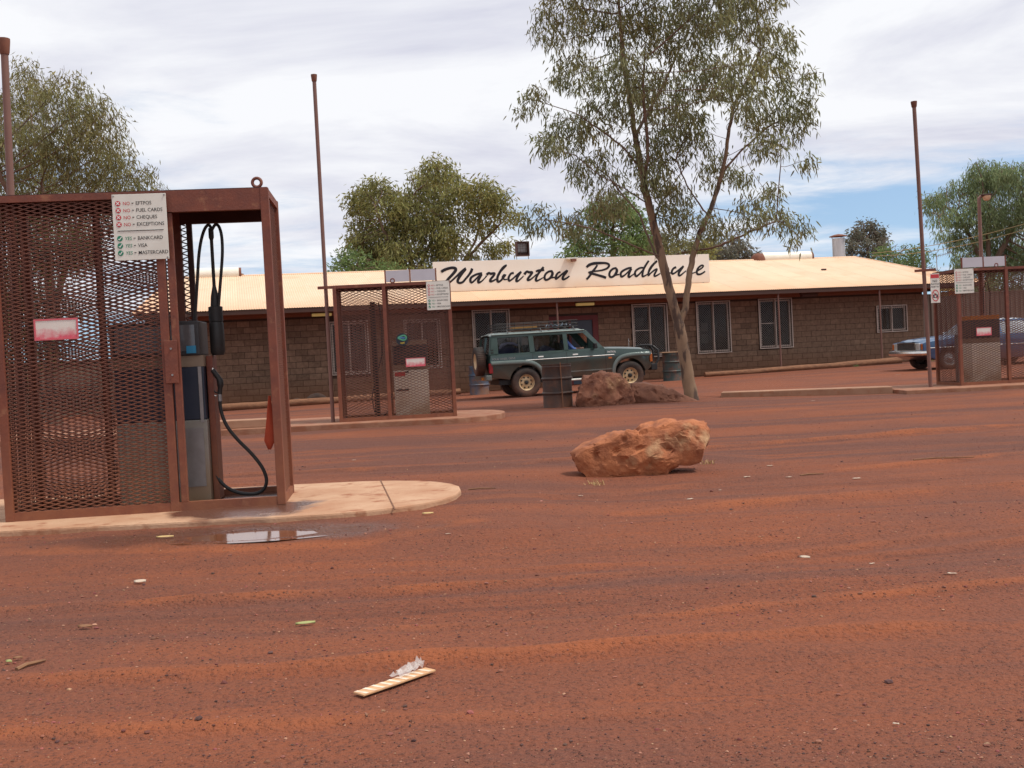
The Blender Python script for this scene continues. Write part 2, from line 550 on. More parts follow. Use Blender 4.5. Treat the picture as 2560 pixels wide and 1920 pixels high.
def ground_mat():
    m = bpy.data.materials.new('red_dirt')
    m.use_nodes = True
    nt = m.node_tree
    N, L = nt.nodes.new, nt.links.new
    b = nt.nodes['Principled BSDF']
    b.inputs['Specular IOR Level'].default_value = 0.25
    tc = N('ShaderNodeTexCoord')

    def nz(scale, detail, stretch=(1, 1, 1), rz=0.0, rough=0.6, dist=0.0):
        mp = N('ShaderNodeMapping')
        mp.inputs['Scale'].default_value = stretch
        mp.inputs['Rotation'].default_value = (0, 0, rz)
        L(tc.outputs['Object'], mp.inputs[0])
        n = N('ShaderNodeTexNoise')
        n.inputs['Scale'].default_value = scale
        n.inputs['Detail'].default_value = detail
        n.inputs['Roughness'].default_value = rough
        n.inputs['Distortion'].default_value = dist
        L(mp.outputs[0], n.inputs['Vector'])
        return n.outputs[0]

    def rg(v, a, c, lo=0.0, hi=1.0):
        r = N('ShaderNodeMapRange')
        r.interpolation_type = 'SMOOTHSTEP'
        for k, x in (('From Min', a), ('From Max', c), ('To Min', lo), ('To Max', hi)):
            r.inputs[k].default_value = x
        L(v, r.inputs['Value'])
        return r.outputs[0]

    def mix(f, a, c):
        x = N('ShaderNodeMix')
        x.data_type = 'RGBA'
        L(f, x.inputs[0])
        for k, v in ((6, a), (7, c)):
            if isinstance(v, tuple): x.inputs[k].default_value = (*v, 1)
            else: L(v, x.inputs[k])
        return x.outputs[2]

    def mul(a, c):
        n = N('ShaderNodeMath'); n.operation = 'MULTIPLY'
        for k, v in enumerate((a, c)):
            if isinstance(v, float): n.inputs[k].default_value = v
            else: L(v, n.inputs[k])
        return n.outputs[0]
    # wheel lines run roughly along x, swinging slightly to the left far end
    bands = nz(1.0, 5, (0.07, 1.25, 1), R(-5), 0.62, 0.5)
    bands2 = nz(1.0, 4, (0.12, 3.3, 1), R(-7), 0.6, 0.3)
    gravel = nz(55, 3, (0.75, 1, 1))
    clod = nz(16, 5)
    patch = nz(0.55, 4)
    broad = nz(1.0, 6, (0.05, 0.55, 1), R(-4), 0.60, 0.6)
    gz_ = rg(broad, 0.46, 0.58)          # 1 where loose gravel lies, 0 on bare dirt
    c = mix(gz_, (0.232, 0.072, 0.034), (0.135, 0.052, 0.036))
    c = mix(mul(rg(bands, 0.46, 0.60), 0.75), c, (0.225, 0.066, 0.029))
    c = mix(mul(rg(bands2, 0.54, 0.64), 0.6), c, (0.265, 0.076, 0.030))
    c = mix(mul(rg(nz(1.0, 5, (0.10, 2.4, 1), R(-6), 0.62, 0.4), 0.56, 0.68), 0.6), c, (0.090, 0.035, 0.025))
    c = mix(mul(rg(patch, 0.42, 0.66), 0.55), c, (0.145, 0.058, 0.041))
    c = mix(mul(rg(gravel, 0.50, 0.70), 0.5), c, (0.085, 0.038, 0.030))
    c = mix(mul(rg(clod, 0.60, 0.78), 0.45), c, (0.27, 0.115, 0.06))
    speck = nz(130, 2, (0.8, 1, 1))
    c = mix(mul(mul(rg(speck, 0.60, 0.72), rg(gz_, 0, 1, 0.35, 1.0)), 0.75), c, (0.29, 0.130, 0.080))
    speckd = nz(85, 2, (0.8, 1, 1), 0.6)
    c = mix(mul(rg(speckd, 0.60, 0.72), 0.5), c, (0.075, 0.032, 0.026))
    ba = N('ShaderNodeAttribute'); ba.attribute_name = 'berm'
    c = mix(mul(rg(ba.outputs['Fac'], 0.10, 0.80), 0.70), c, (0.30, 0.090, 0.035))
    vo = N('ShaderNodeTexVoronoi'); vo.inputs['Scale'].default_value = 48
    L(tc.outputs['Object'], vo.inputs['Vector'])
    hv = N('ShaderNodeSeparateColor'); L(vo.outputs['Color'], hv.inputs[0])
    peb = mul(rg(vo.outputs['Distance'], 0.22, 0.34, 1.0, 0.0), rg(hv.outputs[0], 0.35, 0.55))
    peb = mul(peb, rg(gz_, 0, 1, 0.30, 0.85))
    c = mix(peb, c, mix(rg(hv.outputs[1], 0.3, 0.8), (0.10, 0.042, 0.030), (0.25, 0.110, 0.070)))
    # damp soil round the puddle by the pump island
    ds = N('ShaderNodeVectorMath'); ds.operation = 'SUBTRACT'
    L(tc.outputs['Object'], ds.inputs[0]); ds.inputs[1].default_value = (PUDDLE[0] - 0.1, PUDDLE[1] + 0.05, 0)
    dm = N('ShaderNodeVectorMath'); dm.operation = 'MULTIPLY'
    L(ds.outputs[0], dm.inputs[0]); dm.inputs[1].default_value = (0.62, 2.0, 0)
    ln = N('ShaderNodeVectorMath'); ln.operation = 'LENGTH'
    L(dm.outputs[0], ln.inputs[0])
    wob = N('ShaderNodeMath'); wob.operation = 'ADD'
    L(ln.outputs['Value'], wob.inputs[0]); L(mul(nz(3.5, 5), 0.9), wob.inputs[1])
    damp = rg(wob.outputs[0], 0.75, 1.45, 1.0, 0.0)
    c = mix(mul(damp, 0.75), c, (0.085, 0.030, 0.018))
    L(c, b.inputs['Base Color'])
    L(rg(damp, 0, 1, 0.92, 0.22), b.inputs['Roughness'])
    bp = N('ShaderNodeBump')
    bp.inputs['Strength'].default_value = 0.8
    bp.inputs['Distance'].default_value = 0.03
    ad = N('ShaderNodeMath'); ad.operation = 'ADD'
    L(gravel, ad.inputs[0]); L(clod, ad.inputs[1])
    ap = N('ShaderNodeMath'); ap.operation = 'ADD'
    L(ad.outputs[0], ap.inputs[0]); L(peb, ap.inputs[1])
    L(ap.outputs[0], bp.inputs['Height'])
    L(bp.outputs[0], b.inputs['Normal'])
    return m


# ------------------------------------------------------------------ ground
def fbm(x, y, s, o=3):
    return noise.fractal(Vector((x * s, y * s, 3.3)), 1.0, 2.0, o)


ISL = dict(front=7.66, back=9.2, x1=-0.43)


TRACKS_PX = [  # wheel berms read off the photo: points, half width m, height m
    ([(0, 1527), (640, 1497), (1280, 1465), (1900, 1410), (2560, 1345)], 0.055, 0.030),
    ([(0, 1478), (640, 1442), (1280, 1428), (1900, 1378), (2560, 1320)], 0.050, 0.022),
    ([(0, 1700), (460, 1680), (1280, 1638), (2030, 1586), (2560, 1556)], 0.060, 0.026),
    ([(0, 1830), (900, 1800), (1690, 1772), (2560, 1675)], 0.050, 0.020),
    ([(0, 1590), (900, 1570), (1700, 1530), (2560, 1450)], 0.040, 0.012),
    ([(0, 1400), (900, 1372), (1280, 1310), (1800, 1265), (2560, 1208)], 0.10, 0.022),
    ([(700, 1185), (1300, 1160), (1800, 1115), (2560, 1062)], 0.10, 0.030),
    ([(700, 1135), (1280, 1100), (1800, 1060), (2560, 1010)], 0.12, 0.034),
    ([(500, 1108), (1280, 1070), (2560, 985)], 0.14, 0.030),
    ([(1300, 1255), (1900, 1195), (2560, 1130)], 0.09, 0.020)]
TRACKS = []


def berms(x, y):
    if not TRACKS:
        for pts, w, h in TRACKS_PX:
            P = np.array([on_ground(a, b) for a, b in pts])
            TRACKS.append((P[:, 0], P[:, 1], w, h))
    b, z = 0.0, 0.0
    for k, (xs, ys, w, h) in enumerate(TRACKS):
        if y < ys.min() - 1.5 or y > ys.max() + 1.5: continue
        if x < xs[0]: yt = ys[0] + (x - xs[0]) * (ys[1] - ys[0]) / (xs[1] - xs[0])
        elif x > xs[-1]: yt = ys[-1] + (x - xs[-1]) * (ys[-1] - ys[-2]) / (xs[-1] - xs[-2])
        else: yt = np.interp(x, xs, ys)
        d = (y - yt + 0.5 * w * noise.noise(Vector((x * 0.8, k * 7.1, 0))) + 0.35 * w * noise.noise(Vector((x * 5, k * 3.3, 1)))) / w
        if abs(d) > 4.5: continue
        st = 0.50 + 0.75 * noise.noise(Vector((x * 0.38, k * 5.7, 2))) + 0.35 * noise.noise(Vector((x * 1.7, k * 2.9, 5)))
        st = max(0.03, st)
        g1 = math.exp(-d * d); g2 = math.exp(-(d + 1.9) ** 2)
        z += h * st * (g1 - 0.75 * g2 + 0.12 * g1 * noise.noise(Vector((x * 9, y * 9, k))))
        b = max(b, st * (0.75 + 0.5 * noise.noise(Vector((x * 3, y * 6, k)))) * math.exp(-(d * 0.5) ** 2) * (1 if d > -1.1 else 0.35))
    return b, z


def ground_z(x, y):
    z = base_z(x, y)
    near = 1 - smooth(14, 24, y)
    if y < 24:
        # shallow wheel ruts along the drive-through, crossing towards the right
        v = y - 0.10 * x + 0.25 * math.sin(x * 0.35) + 0.18 * fbm(x, y, 0.25)
        keep = 1.0
        if x < 0.2 and 6.3 < y < 9.8: keep = 0.15
        z += keep * (near * 0.5 + 0.25) * (0.018 * math.sin(v * 5.2) * (0.5 + fbm(x, y, 0.4)) + 0.022 * fbm(x * 0.30, v, 1.6, 4))
        z += 0.006 * near * fbm(x, y, 4.0, 4)
        if y > 2.0: z += keep * berms(x, y)[1]
        d2 = ((x - PUDDLE[0]) / 0.44) ** 2 + ((y - PUDDLE[1]) / 0.15) ** 2 + 0.5 * fbm(x, y, 2.6) + 0.35 * fbm(x, y, 9.0)
        k = smooth(0.8, 2.2, d2)
        z = z * k + 0.058 * (1 - k) - 0.016 * (1 - smooth(0.6, 1.5, d2))
        z += 0.022 * math.exp(-(((x - 1.15) / 0.62) ** 2 + ((y - 9.55) / 0.42) ** 2)) + 0.05 * math.exp(-(((x - 2.3) / 1.3) ** 2 + ((y - 21.2) / 0.8) ** 2))
        # low mound of dirt the foreground rock sits on
        m = ((x - 1.75) / 0.55) ** 2 + ((y - 10.55) / 0.45) ** 2
        z += 0.075 * math.exp(-m * 1.5)
    return z


def build_ground():
    def grade(a, b, c, d, fine, n1, n2):
        xs = list(np.linspace(b, c, fine))
        lo = [b - (b - a) * (k / n1) ** 2.2 for k in range(1, n1 + 1)][::-1]
        hi = [c + (d - c) * (k / n2) ** 2.2 for k in range(1, n2 + 1)]
        return np.array(lo + xs + hi)
    xs = grade(-900, -7, 13, 900, 330, 30, 30)
    ys = grade(-120, 1.6, 12.5, 1500, 330, 16, 150)
    nx, ny = len(xs), len(ys)
    v = np.zeros((ny, nx, 3))
    for j, y in enumerate(ys):
        for i, x in enumerate(xs):
            v[j, i] = (x, y, ground_z(x, y) if (-25 < x < 30 and 0 < y < 60) else base_z(x, y))
    i = np.arange(nx - 1)
    j = np.arange(ny - 1)
    I, J = np.meshgrid(i, j)
    a = (J * nx + I).ravel()
    q = np.stack([a, a + 1, a + nx + 1, a + nx], 1)
    me = mesh_np('ground', v.reshape(-1, 3), q, smooth_shade=True)
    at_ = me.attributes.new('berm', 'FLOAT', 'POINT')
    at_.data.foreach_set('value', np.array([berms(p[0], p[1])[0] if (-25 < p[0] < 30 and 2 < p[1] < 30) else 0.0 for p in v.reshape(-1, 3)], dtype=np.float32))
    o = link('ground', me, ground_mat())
    o['kind'] = 'structure'
    o['label'] = 'red dirt forecourt with wheel tracks and loose gravel'


build_ground()

# puddle water lying in its hollow
M_water = bpy.data.materials.new('muddy_water')
M_water.use_nodes = True
_b = M_water.node_tree.nodes['Principled BSDF']
_b.inputs['Base Color'].default_value = (0.16, 0.06, 0.03, 1)
_b.inputs['Roughness'].default_value = 0.09
_b.inputs['Specular IOR Level'].default_value = 1.0
_b.inputs['IOR'].default_value = 1.6
pv = [(PUDDLE[0], PUDDLE[1], 0.0515)]
for k in range(40):
    a = 2 * PI * k / 40
    pv.append((PUDDLE[0] + 0.66 * math.cos(a), PUDDLE[1] + 0.27 * math.sin(a), 0.0515))
me = bpy.data.meshes.new('puddle')
me.from_pydata(pv, [], [(0, k, k % 40 + 1) for k in range(1, 41)])
po = link('puddle', me, M_water)
set_props(po, 'shallow muddy puddle reflecting the sky beside the pump island', None, None, 'structure')


# ------------------------------------------------------------------ concrete islands
def island_outline(x0, x1, yf, yb, rx, n=14, left_round=0.0):
    cy, h = (yf + yb) / 2, (yb - yf) / 2
    pts = []
    for k in range(n + 1):
        a = -PI / 2 + PI * k / n
        ca, sa = math.cos(a), math.sin(a)
        pts.append((x1 - rx + rx * (abs(ca) ** 0.8), cy + h * math.copysign(abs(sa) ** 0.9, sa)))
    pts += [(x0, yb), (x0, yf)]
    return pts


def slab(name, out, z0, z1, m, parent=None, bevel=0.015):
    s = MB()
    n = len(out)
    vs = [(x, y, z0) for x, y in out] + [(x, y, z1) for x, y in out]
    s.add(vs, [tuple(range(n, 2 * n))] + [(i, (i + 1) % n, n + (i + 1) % n, n + i) for i in range(n)])
    return s.build(name, m, parent, bevel=bevel)


def island_concrete():
    m = mat('island_concrete', (0.50, 0.305, 0.19), (0.40, 0.205, 0.115), 2.6, 0.88, bump=0.35, bscale=45, detail=9, third=((0.30, 0.115, 0.055), 6, 0.54, 0.70))
    nt = m.node_tree
    N, L = nt.nodes.new, nt.links.new
    b = nt.nodes['Principled BSDF']
    src = b.inputs['Base Color'].links[0].from_socket
    tc = N('ShaderNodeTexCoord')
    sb = N('ShaderNodeVectorMath'); sb.operation = 'SUBTRACT'
    L(tc.outputs['Object'], sb.inputs[0]); sb.inputs[1].default_value = (-2.0, 7.72, 0)
    ml = N('ShaderNodeVectorMath'); ml.operation = 'MULTIPLY'
    L(sb.outputs[0], ml.inputs[0]); ml.inputs[1].default_value = (1.25, 1.5, 0)
    ln = N('ShaderNodeVectorMath'); ln.operation = 'LENGTH'
    L(ml.outputs[0], ln.inputs[0])
    nz = N('ShaderNodeTexNoise'); nz.inputs['Scale'].default_value = 3.2; nz.inputs['Detail'].default_value = 5
    L(tc.outputs['Object'], nz.inputs['Vector'])
    ad = N('ShaderNodeMath'); ad.operation = 'ADD'
    L(ln.outputs['Value'], ad.inputs[0]); L(nz.outputs[0], ad.inputs[1])
    mr = N('ShaderNodeMapRange'); mr.inputs['From Min'].default_value = 1.0; mr.inputs['From Max'].default_value = 1.22
    mr.inputs['To Min'].default_value = 1; mr.inputs['To Max'].default_value = 0
    L(ad.outputs[0], mr.inputs['Value'])
    mx = N('ShaderNodeMix'); mx.data_type = 'RGBA'
    L(mr.outputs[0], mx.inputs[0]); L(src, mx.inputs[6]); mx.inputs[7].default_value = (0.12, 0.055, 0.038, 1)
    L(mx.outputs[2], b.inputs['Base Color'])
    rr = N('ShaderNodeMapRange'); rr.inputs['To Min'].default_value = 0.88; rr.inputs['To Max'].default_value = 0.05
    L(mr.outputs[0], rr.inputs['Value']); L(rr.outputs[0], b.inputs['Roughness'])
    return m


M_island = island_concrete()
isl = thing('pump_island', 'low rounded concrete island under the large near fuel cage', 'island')
o1 = [p for p in island_outline(-7.5, -0.43, 7.27, 9.2, 1.25)]
slab('slab', o1, -0.06, 0.10, M_island, isl)
# the sawn joint across the rounded end, a dark groove line with its own lip
g = MB()
g.bar((-0.84, 7.33, 0.101), (-1.16, 9.17, 0.101), 0.010, 0.005)
g.build('joint', mat('joint_filler', (0.19, 0.09, 0.05), (0.15, 0.07, 0.04), 8, 0.95), isl)

isl2 = thing('pump_island', 'low concrete island under the middle fuel cage', 'island')
slab('slab', island_outline(-9.5, -0.15, 17.9, 20.4, 1.1), -0.08, 0.10, M_kerb, isl2)
isl3 = thing('pump_island', 'low concrete island under the right hand fuel cage', 'island')
slab('slab', [(7.55, 20.7), (16, 20.9), (16, 23.2), (7.55, 22.9)], -0.2, 0.03, M_kerb, isl3)
bl = MB().box(-5.35, -4.12, 18.05, 18.5, 0.101, 0.235).build('concrete_block', M_concrete, bevel=0.012)
set_props(bl, 'short concrete block lying on the island behind the open fuel cage', 'block')
p = slab('concrete_kerb', [(4.35, 22.55), (7.52, 21.35), (7.62, 21.9), (4.5, 23.1)], -0.1, 0.085, M_concrete)
set_props(p, 'long low concrete kerb slab on the dirt left of the right hand cage', 'kerb')

# ------------------------------------------------------------------ roadhouse
TH = R(14)
HOUSE = (0.0, 36.9, 0.0)
house = thing('roadhouse', 'long low concrete block roadhouse with cream corrugated roof and deep eave', 'building', HOUSE, TH)
HN = np.array([-math.sin(TH), math.cos(TH), 0.0])
HT = np.array([math.cos(TH), math.sin(TH), 0.0])
HP = np.array(HOUSE)


def house_uv(px, py, off):
    d = ray(px, py)
    P = CAMP + d * ((((HP + HN * off) - CAMP) @ HN) / (d @ HN))
    return (P - HP) @ HT, P[2]


U_L, U_R = -11.6, 16.1
WTOP = 2.75
ROWS = [0.20 * k - 0.2 for k in range(16)]
OPEN = [  # u0, u1, z0, z1
    (-6.07, -4.81, 0.70, 2.46), (-3.63, -2.39, 0.76, 2.42), (-1.29, 0.02, 0.66, 2.65), (1.42, 3.19, -0.2, 2.32), (4.43, 5.77, 0.75, 2.63),
    (6.86, 8.18, 0.77, 2.63), (9.29, 10.63, 0.83, 2.64), (14.08, 15.38, 1.21, 2.21)]


def build_wall():
    # backing leaf that shows as the recessed mortar joints
    us = sorted({U_L, U_R, *[o[0] for o in OPEN], *[o[1] for o in OPEN]})
    s = MB()
    for a, b in zip(us[:-1], us[1:]):
        op = [o for o in OPEN if o[0] <= a + 1e-6 and o[1] >= b - 1e-6]
        if op:
            s.box(a, b, 0.0, 0.15, -0.3, op[0][2])
            s.box(a, b, 0.0, 0.15, op[0][3], WTOP)
        else:
            s.box(a, b, 0.0, 0.15, -0.3, WTOP)
    s.box(U_L, U_L + 0.15, 0.15, 10.0, -0.3, WTOP)
    s.box(U_R - 0.15, U_R, 0.15, 10.0, -0.3, WTOP)
    s.box(U_L, U_R, 10.0, 10.15, -0.3, WTOP)
    wall = s.build('wall', M_mortar, house)
    full = None
    rows = []
    for ri, z in enumerate(ROWS):
        if z + 0.19 > WTOP: break
        zm = z + 0.095
        cuts = sorted((o[0], o[1]) for o in OPEN if o[2] - 0.06 < zm < o[3] + 0.06)
        a = U_L
        iv = []
        for c in cuts:
            iv.append((a, c[0])); a = c[1]
        iv.append((a, U_R))
        off = 0.2 * (ri % 2)
        for (a, b) in iv:
            k0 = math.floor((a - U_L - off) / 0.4)
            k1 = math.ceil((b - U_L - off) / 0.4)
            for k in range(k0, k1):
                c0 = max(a, U_L + off + k * 0.4 + 0.006)
                c1 = min(b, U_L + off + (k + 1) * 0.4 - 0.006)
                if c1 - c0 > 0.05:
                    rows.append(((c0 + c1) / 2, zm, c1 - c0))

    def shows(u, z):
        if u < -9.2 or -5.75 < u < -2.55 or u > 15.9: return 0
        if -2.2 < u < 4.35 and z < 1.75: return 0
        if z > 2.5: return 0.3
        return 1
    rows.sort(key=lambda r: (-shows(r[0], r[1]), r[0]))
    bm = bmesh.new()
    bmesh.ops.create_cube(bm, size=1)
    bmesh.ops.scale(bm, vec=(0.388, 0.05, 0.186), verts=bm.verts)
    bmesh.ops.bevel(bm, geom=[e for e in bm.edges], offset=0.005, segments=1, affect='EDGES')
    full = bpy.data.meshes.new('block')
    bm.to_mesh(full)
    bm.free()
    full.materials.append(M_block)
    rest = MB()
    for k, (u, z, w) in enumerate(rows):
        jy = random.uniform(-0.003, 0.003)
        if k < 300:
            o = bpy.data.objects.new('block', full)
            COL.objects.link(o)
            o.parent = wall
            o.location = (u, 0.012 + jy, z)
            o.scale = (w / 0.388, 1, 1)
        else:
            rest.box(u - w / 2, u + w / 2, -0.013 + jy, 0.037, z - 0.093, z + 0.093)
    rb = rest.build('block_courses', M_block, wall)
    rb['kind'] = 'stuff'
    return wall


wall = build_wall()

# red dust splashed up the lower courses
for mm_ in (M_block, M_mortar):
    nt = mm_.node_tree
    N, L = nt.nodes.new, nt.links.new
    b = nt.nodes['Principled BSDF']
    src = b.inputs['Base Color'].links[0].from_socket
    ge = N('ShaderNodeNewGeometry'); sp = N('ShaderNodeSeparateXYZ'); L(ge.outputs['Position'], sp.inputs[0])
    mr = N('ShaderNodeMapRange'); mr.inputs['From Min'].default_value = 0.0; mr.inputs['From Max'].default_value = 0.75
    mr.inputs['To Min'].default_value = 0.75; mr.inputs['To Max'].default_value = 0
    L(sp.outputs[2], mr.inputs['Value'])
    mx = N('ShaderNodeMix'); mx.data_type = 'RGBA'
    L(mr.outputs[0], mx.inputs[0]); L(src, mx.inputs[6]); mx.inputs[7].default_value = (0.21, 0.088, 0.043, 1)
    L(mx.outputs[2], b.inputs['Base Color'])


def mesh_lattice(s, u0, u1, z0, z1, y, pitch=0.085, w=0.0075):
    """crossed bars of a diamond security grille"""
    W, H = u1 - u0, z1 - z0
    for sgn in (1, -1):
        k = -H
        while k < W:
            pts = []
            for t in (0, H):
                pts.append((k + t, t))
            (a0, b0), (a1, b1) = pts
            if a0 < 0: b0 += -a0; a0 = 0
            if a1 > W: b1 -= (a1 - W); a1 = W
            if a1 - a0 > 0.02:
                P, Q = (a0, b0), (a1, b1)
                if sgn < 0: P, Q = (W - P[0], P[1]), (W - Q[0], Q[1])
                s.bar((u0 + P[0], y + 0.002 * sgn, z0 + P[1]), (u0 + Q[0], y + 0.002 * sgn, z0 + Q[1]), w, 0.004, (0, 1, 0))
            k += pitch


def frame_ring(s, u0, u1, z0, z1, w, y0, y1):
    s.box(u0, u1, y0, y1, z0, z0 + w); s.box(u0, u1, y0, y1, z1 - w, z1)
    s.box(u0, u0 + w, y0, y1, z0 + w, z1 - w); s.box(u1 - w, u1, y0, y1, z0 + w, z1 - w)


def build_window(u0, u1, z0, z1, curtain=(0.55, 1.0), crossbar=False, notices=()):
    um = (u0 + u1) / 2
    fr = MB()
    frame_ring(fr, u0 + 0.06, u1 - 0.06, z0 + 0.06, z1 - 0.06, 0.05, -0.03, 0.05)
    fr.box(um - 0.03, um + 0.03, -0.028, 0.045, z0 + 0.11, z1 - 0.11)
    win = fr.build('window', M_alu, house)
    gl = MB(); gl.box(u0 + 0.1, u1 - 0.1, 0.028, 0.034, z0 + 0.1, z1 - 0.1); gl.build('glass', M_glass, win)
    sc = MB()
    frame_ring(sc, u0, u1, z0, z1, 0.032, -0.085, -0.05)
    sc.box(um - 0.014, um + 0.014, -0.083, -0.053, z0 + 0.032, z1 - 0.032)
    if crossbar: sc.box(u0 + 0.032, um - 0.014, -0.081, -0.055, z0 + (z1 - z0) * 0.5, z0 + (z1 - z0) * 0.5 + 0.022)
    sc.build('screen_frame', M_alu, win)
    la = MB(); mesh_lattice(la, u0 + 0.03, u1 - 0.03, z0 + 0.03, z1 - 0.03, -0.068)
    lo = la.build('security_mesh', M_screen, win, recalc=False)
    lo['kind'] = 'stuff'
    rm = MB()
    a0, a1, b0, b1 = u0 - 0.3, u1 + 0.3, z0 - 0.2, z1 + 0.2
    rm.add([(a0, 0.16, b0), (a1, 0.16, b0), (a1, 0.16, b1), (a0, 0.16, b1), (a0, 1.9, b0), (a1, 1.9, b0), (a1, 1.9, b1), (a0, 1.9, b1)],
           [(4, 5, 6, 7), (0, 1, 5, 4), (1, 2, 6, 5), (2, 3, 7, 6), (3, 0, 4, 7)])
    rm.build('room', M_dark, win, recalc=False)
    if curtain:
        cu = MB()
        c0, c1 = u0 + (u1 - u0) * curtain[0], u0 + (u1 - u0) * curtain[1]
        n = 28
        vs = []
        for k in range(n + 1):
            u = c0 + (c1 - c0) * k / n
            y = 0.13 + 0.02 * math.sin(k * 1.7)
            vs += [(u, y, z0 + 0.05), (u, y, z1 - 0.05)]
        cu.add(vs, [(2 * k, 2 * k + 2, 2 * k + 3, 2 * k + 1) for k in range(n)])
        cu.build('curtain', M_curtain, win, sm=True, recalc=False)
    if notices:
        ns = MB()
        for (u, z, w, h) in notices:
            ns.box(u - w / 2, u + w / 2, 0.040, 0.043, z - h / 2, z + h / 2)
        ns.build('notice', M_pumppale, win)
    return win


build_window(*OPEN[0], curtain=None, notices=((-5.1, 1.9, 0.3, 0.4),))
build_window(*OPEN[1], curtain=(0.0, 1.0))
build_window(*OPEN[2], curtain=(0.5, 1.0), crossbar=True)
build_window(*OPEN[4], curtain=(0.52, 1.0), crossbar=True, notices=((4.75, 2.0, 0.3, 0.3),))
build_window(*OPEN[5], curtain=(0.68, 1.0), notices=((7.2, 1.72, 0.25, 0.3), (7.2, 1.3, 0.25, 0.32)))
build_window(*OPEN[6], curtain=(0.75, 1.0), crossbar=True, notices=((10.1, 0.98, 0.26, 0.24),))
build_window(*OPEN[7], curtain=(0.52, 1.0))

# doorway: maroon frame, dark transom, blue-grey door leaf and a dark screen leaf
u0, u1, z0, z1 = OPEN[3]
ds = MB(); ds.box(u0, u0 + 0.14, -0.03, 0.14, z0, z1); ds.box(u1 - 0.2, u1, -0.03, 0.14, z0, z1); ds.box(u0 + 0.14, u1 - 0.2, -0.03, 0.14, z1 - 0.16, z1)
ds.box(2.12, 2.2, -0.026, 0.136, z0, z1 - 0.16)
door = ds.build('doorway', M_doorframe, house)
MB().box(2.2, u1 - 0.2, 0.02, 0.06, z0, z1 - 0.16).build('door_leaf', M_door, door)
MB().box(u0 + 0.14, 2.12, 0.05, 0.07, z0, z1 - 0.16).build('dark_screen', M_dark, door)
MB().cyl((2.3, -0.03, 1.0), (2.3, 0.03, 1.0), 0.03, 10).build('door_knob', M_steel, door)

# roof: corrugated sheets on both slopes and hips, each sheet a piece of its own
EAVE_Z, EAVE_N, SLOPE, RIDGE_N = 2.88, -1.65, 0.2365, 5.05
RU0, RU1 = -11.2, 16.5            # ridge ends
EU0, EU1 = -12.0, 17.6            # eave corners
RZ = EAVE_Z + SLOPE * (RIDGE_N - EAVE_N)


def corrugated(L0, L1, width, pitch=0.0762, amp=0.009, seg=4):
    n = int(round(width / pitch)) * seg
    vs, fs = [], []
    for k in range(n + 1):
        u = width * k / n
        z = amp * math.sin(2 * PI * u / pitch)
        vs += [(u, L0, z), (u, L1, z)]
    fs = [(2 * k, 2 * k + 2, 2 * k + 3, 2 * k + 1) for k in range(n)]
    return vs, fs


def roof_dust_and_valleys():
    nt = M_roof.node_tree
    N, L = nt.nodes.new, nt.links.new
    b = nt.nodes['Principled BSDF']
    src = b.inputs['Base Color'].links[0].from_socket
    tc = N('ShaderNodeTexCoord'); sp = N('ShaderNodeSeparateXYZ'); L(tc.outputs['Object'], sp.inputs[0])
    # red dust washed down towards the gutter edge; sheet valleys coloured darker
    mr = N('ShaderNodeMapRange'); mr.inputs['From Min'].default_value = 0.0; mr.inputs['From Max'].default_value = 2.2
    mr.inputs['To Min'].default_value = 0.62; mr.inputs['To Max'].default_value = 0.0
    L(sp.outputs[1], mr.inputs['Value'])
    sn = N('ShaderNodeMath'); sn.operation = 'MULTIPLY'; sn.inputs[1].default_value = 2 * PI / 0.0762; L(sp.outputs[0], sn.inputs[0])
    si = N('ShaderNodeMath'); si.operation = 'SINE'; L(sn.outputs[0], si.inputs[0])
    vr = N('ShaderNodeMapRange'); vr.inputs['From Min'].default_value = 0.2; vr.inputs['From Max'].default_value = -1.0; vr.inputs['To Max'].default_value = 0.38
    L(si.outputs[0], vr.inputs['Value'])
    ad = N('ShaderNodeMath'); ad.operation = 'MAXIMUM'; L(mr.outputs[0], ad.inputs[0]); L(vr.outputs[0], ad.inputs[1])
    mx = N('ShaderNodeMix'); mx.data_type = 'RGBA'
    L(ad.outputs[0], mx.inputs[0]); L(src, mx.inputs[6]); mx.inputs[7].default_value = (0.64, 0.33, 0.165, 1)
    L(mx.outputs[2], b.inputs['Base Color'])


roof_dust_and_valleys()


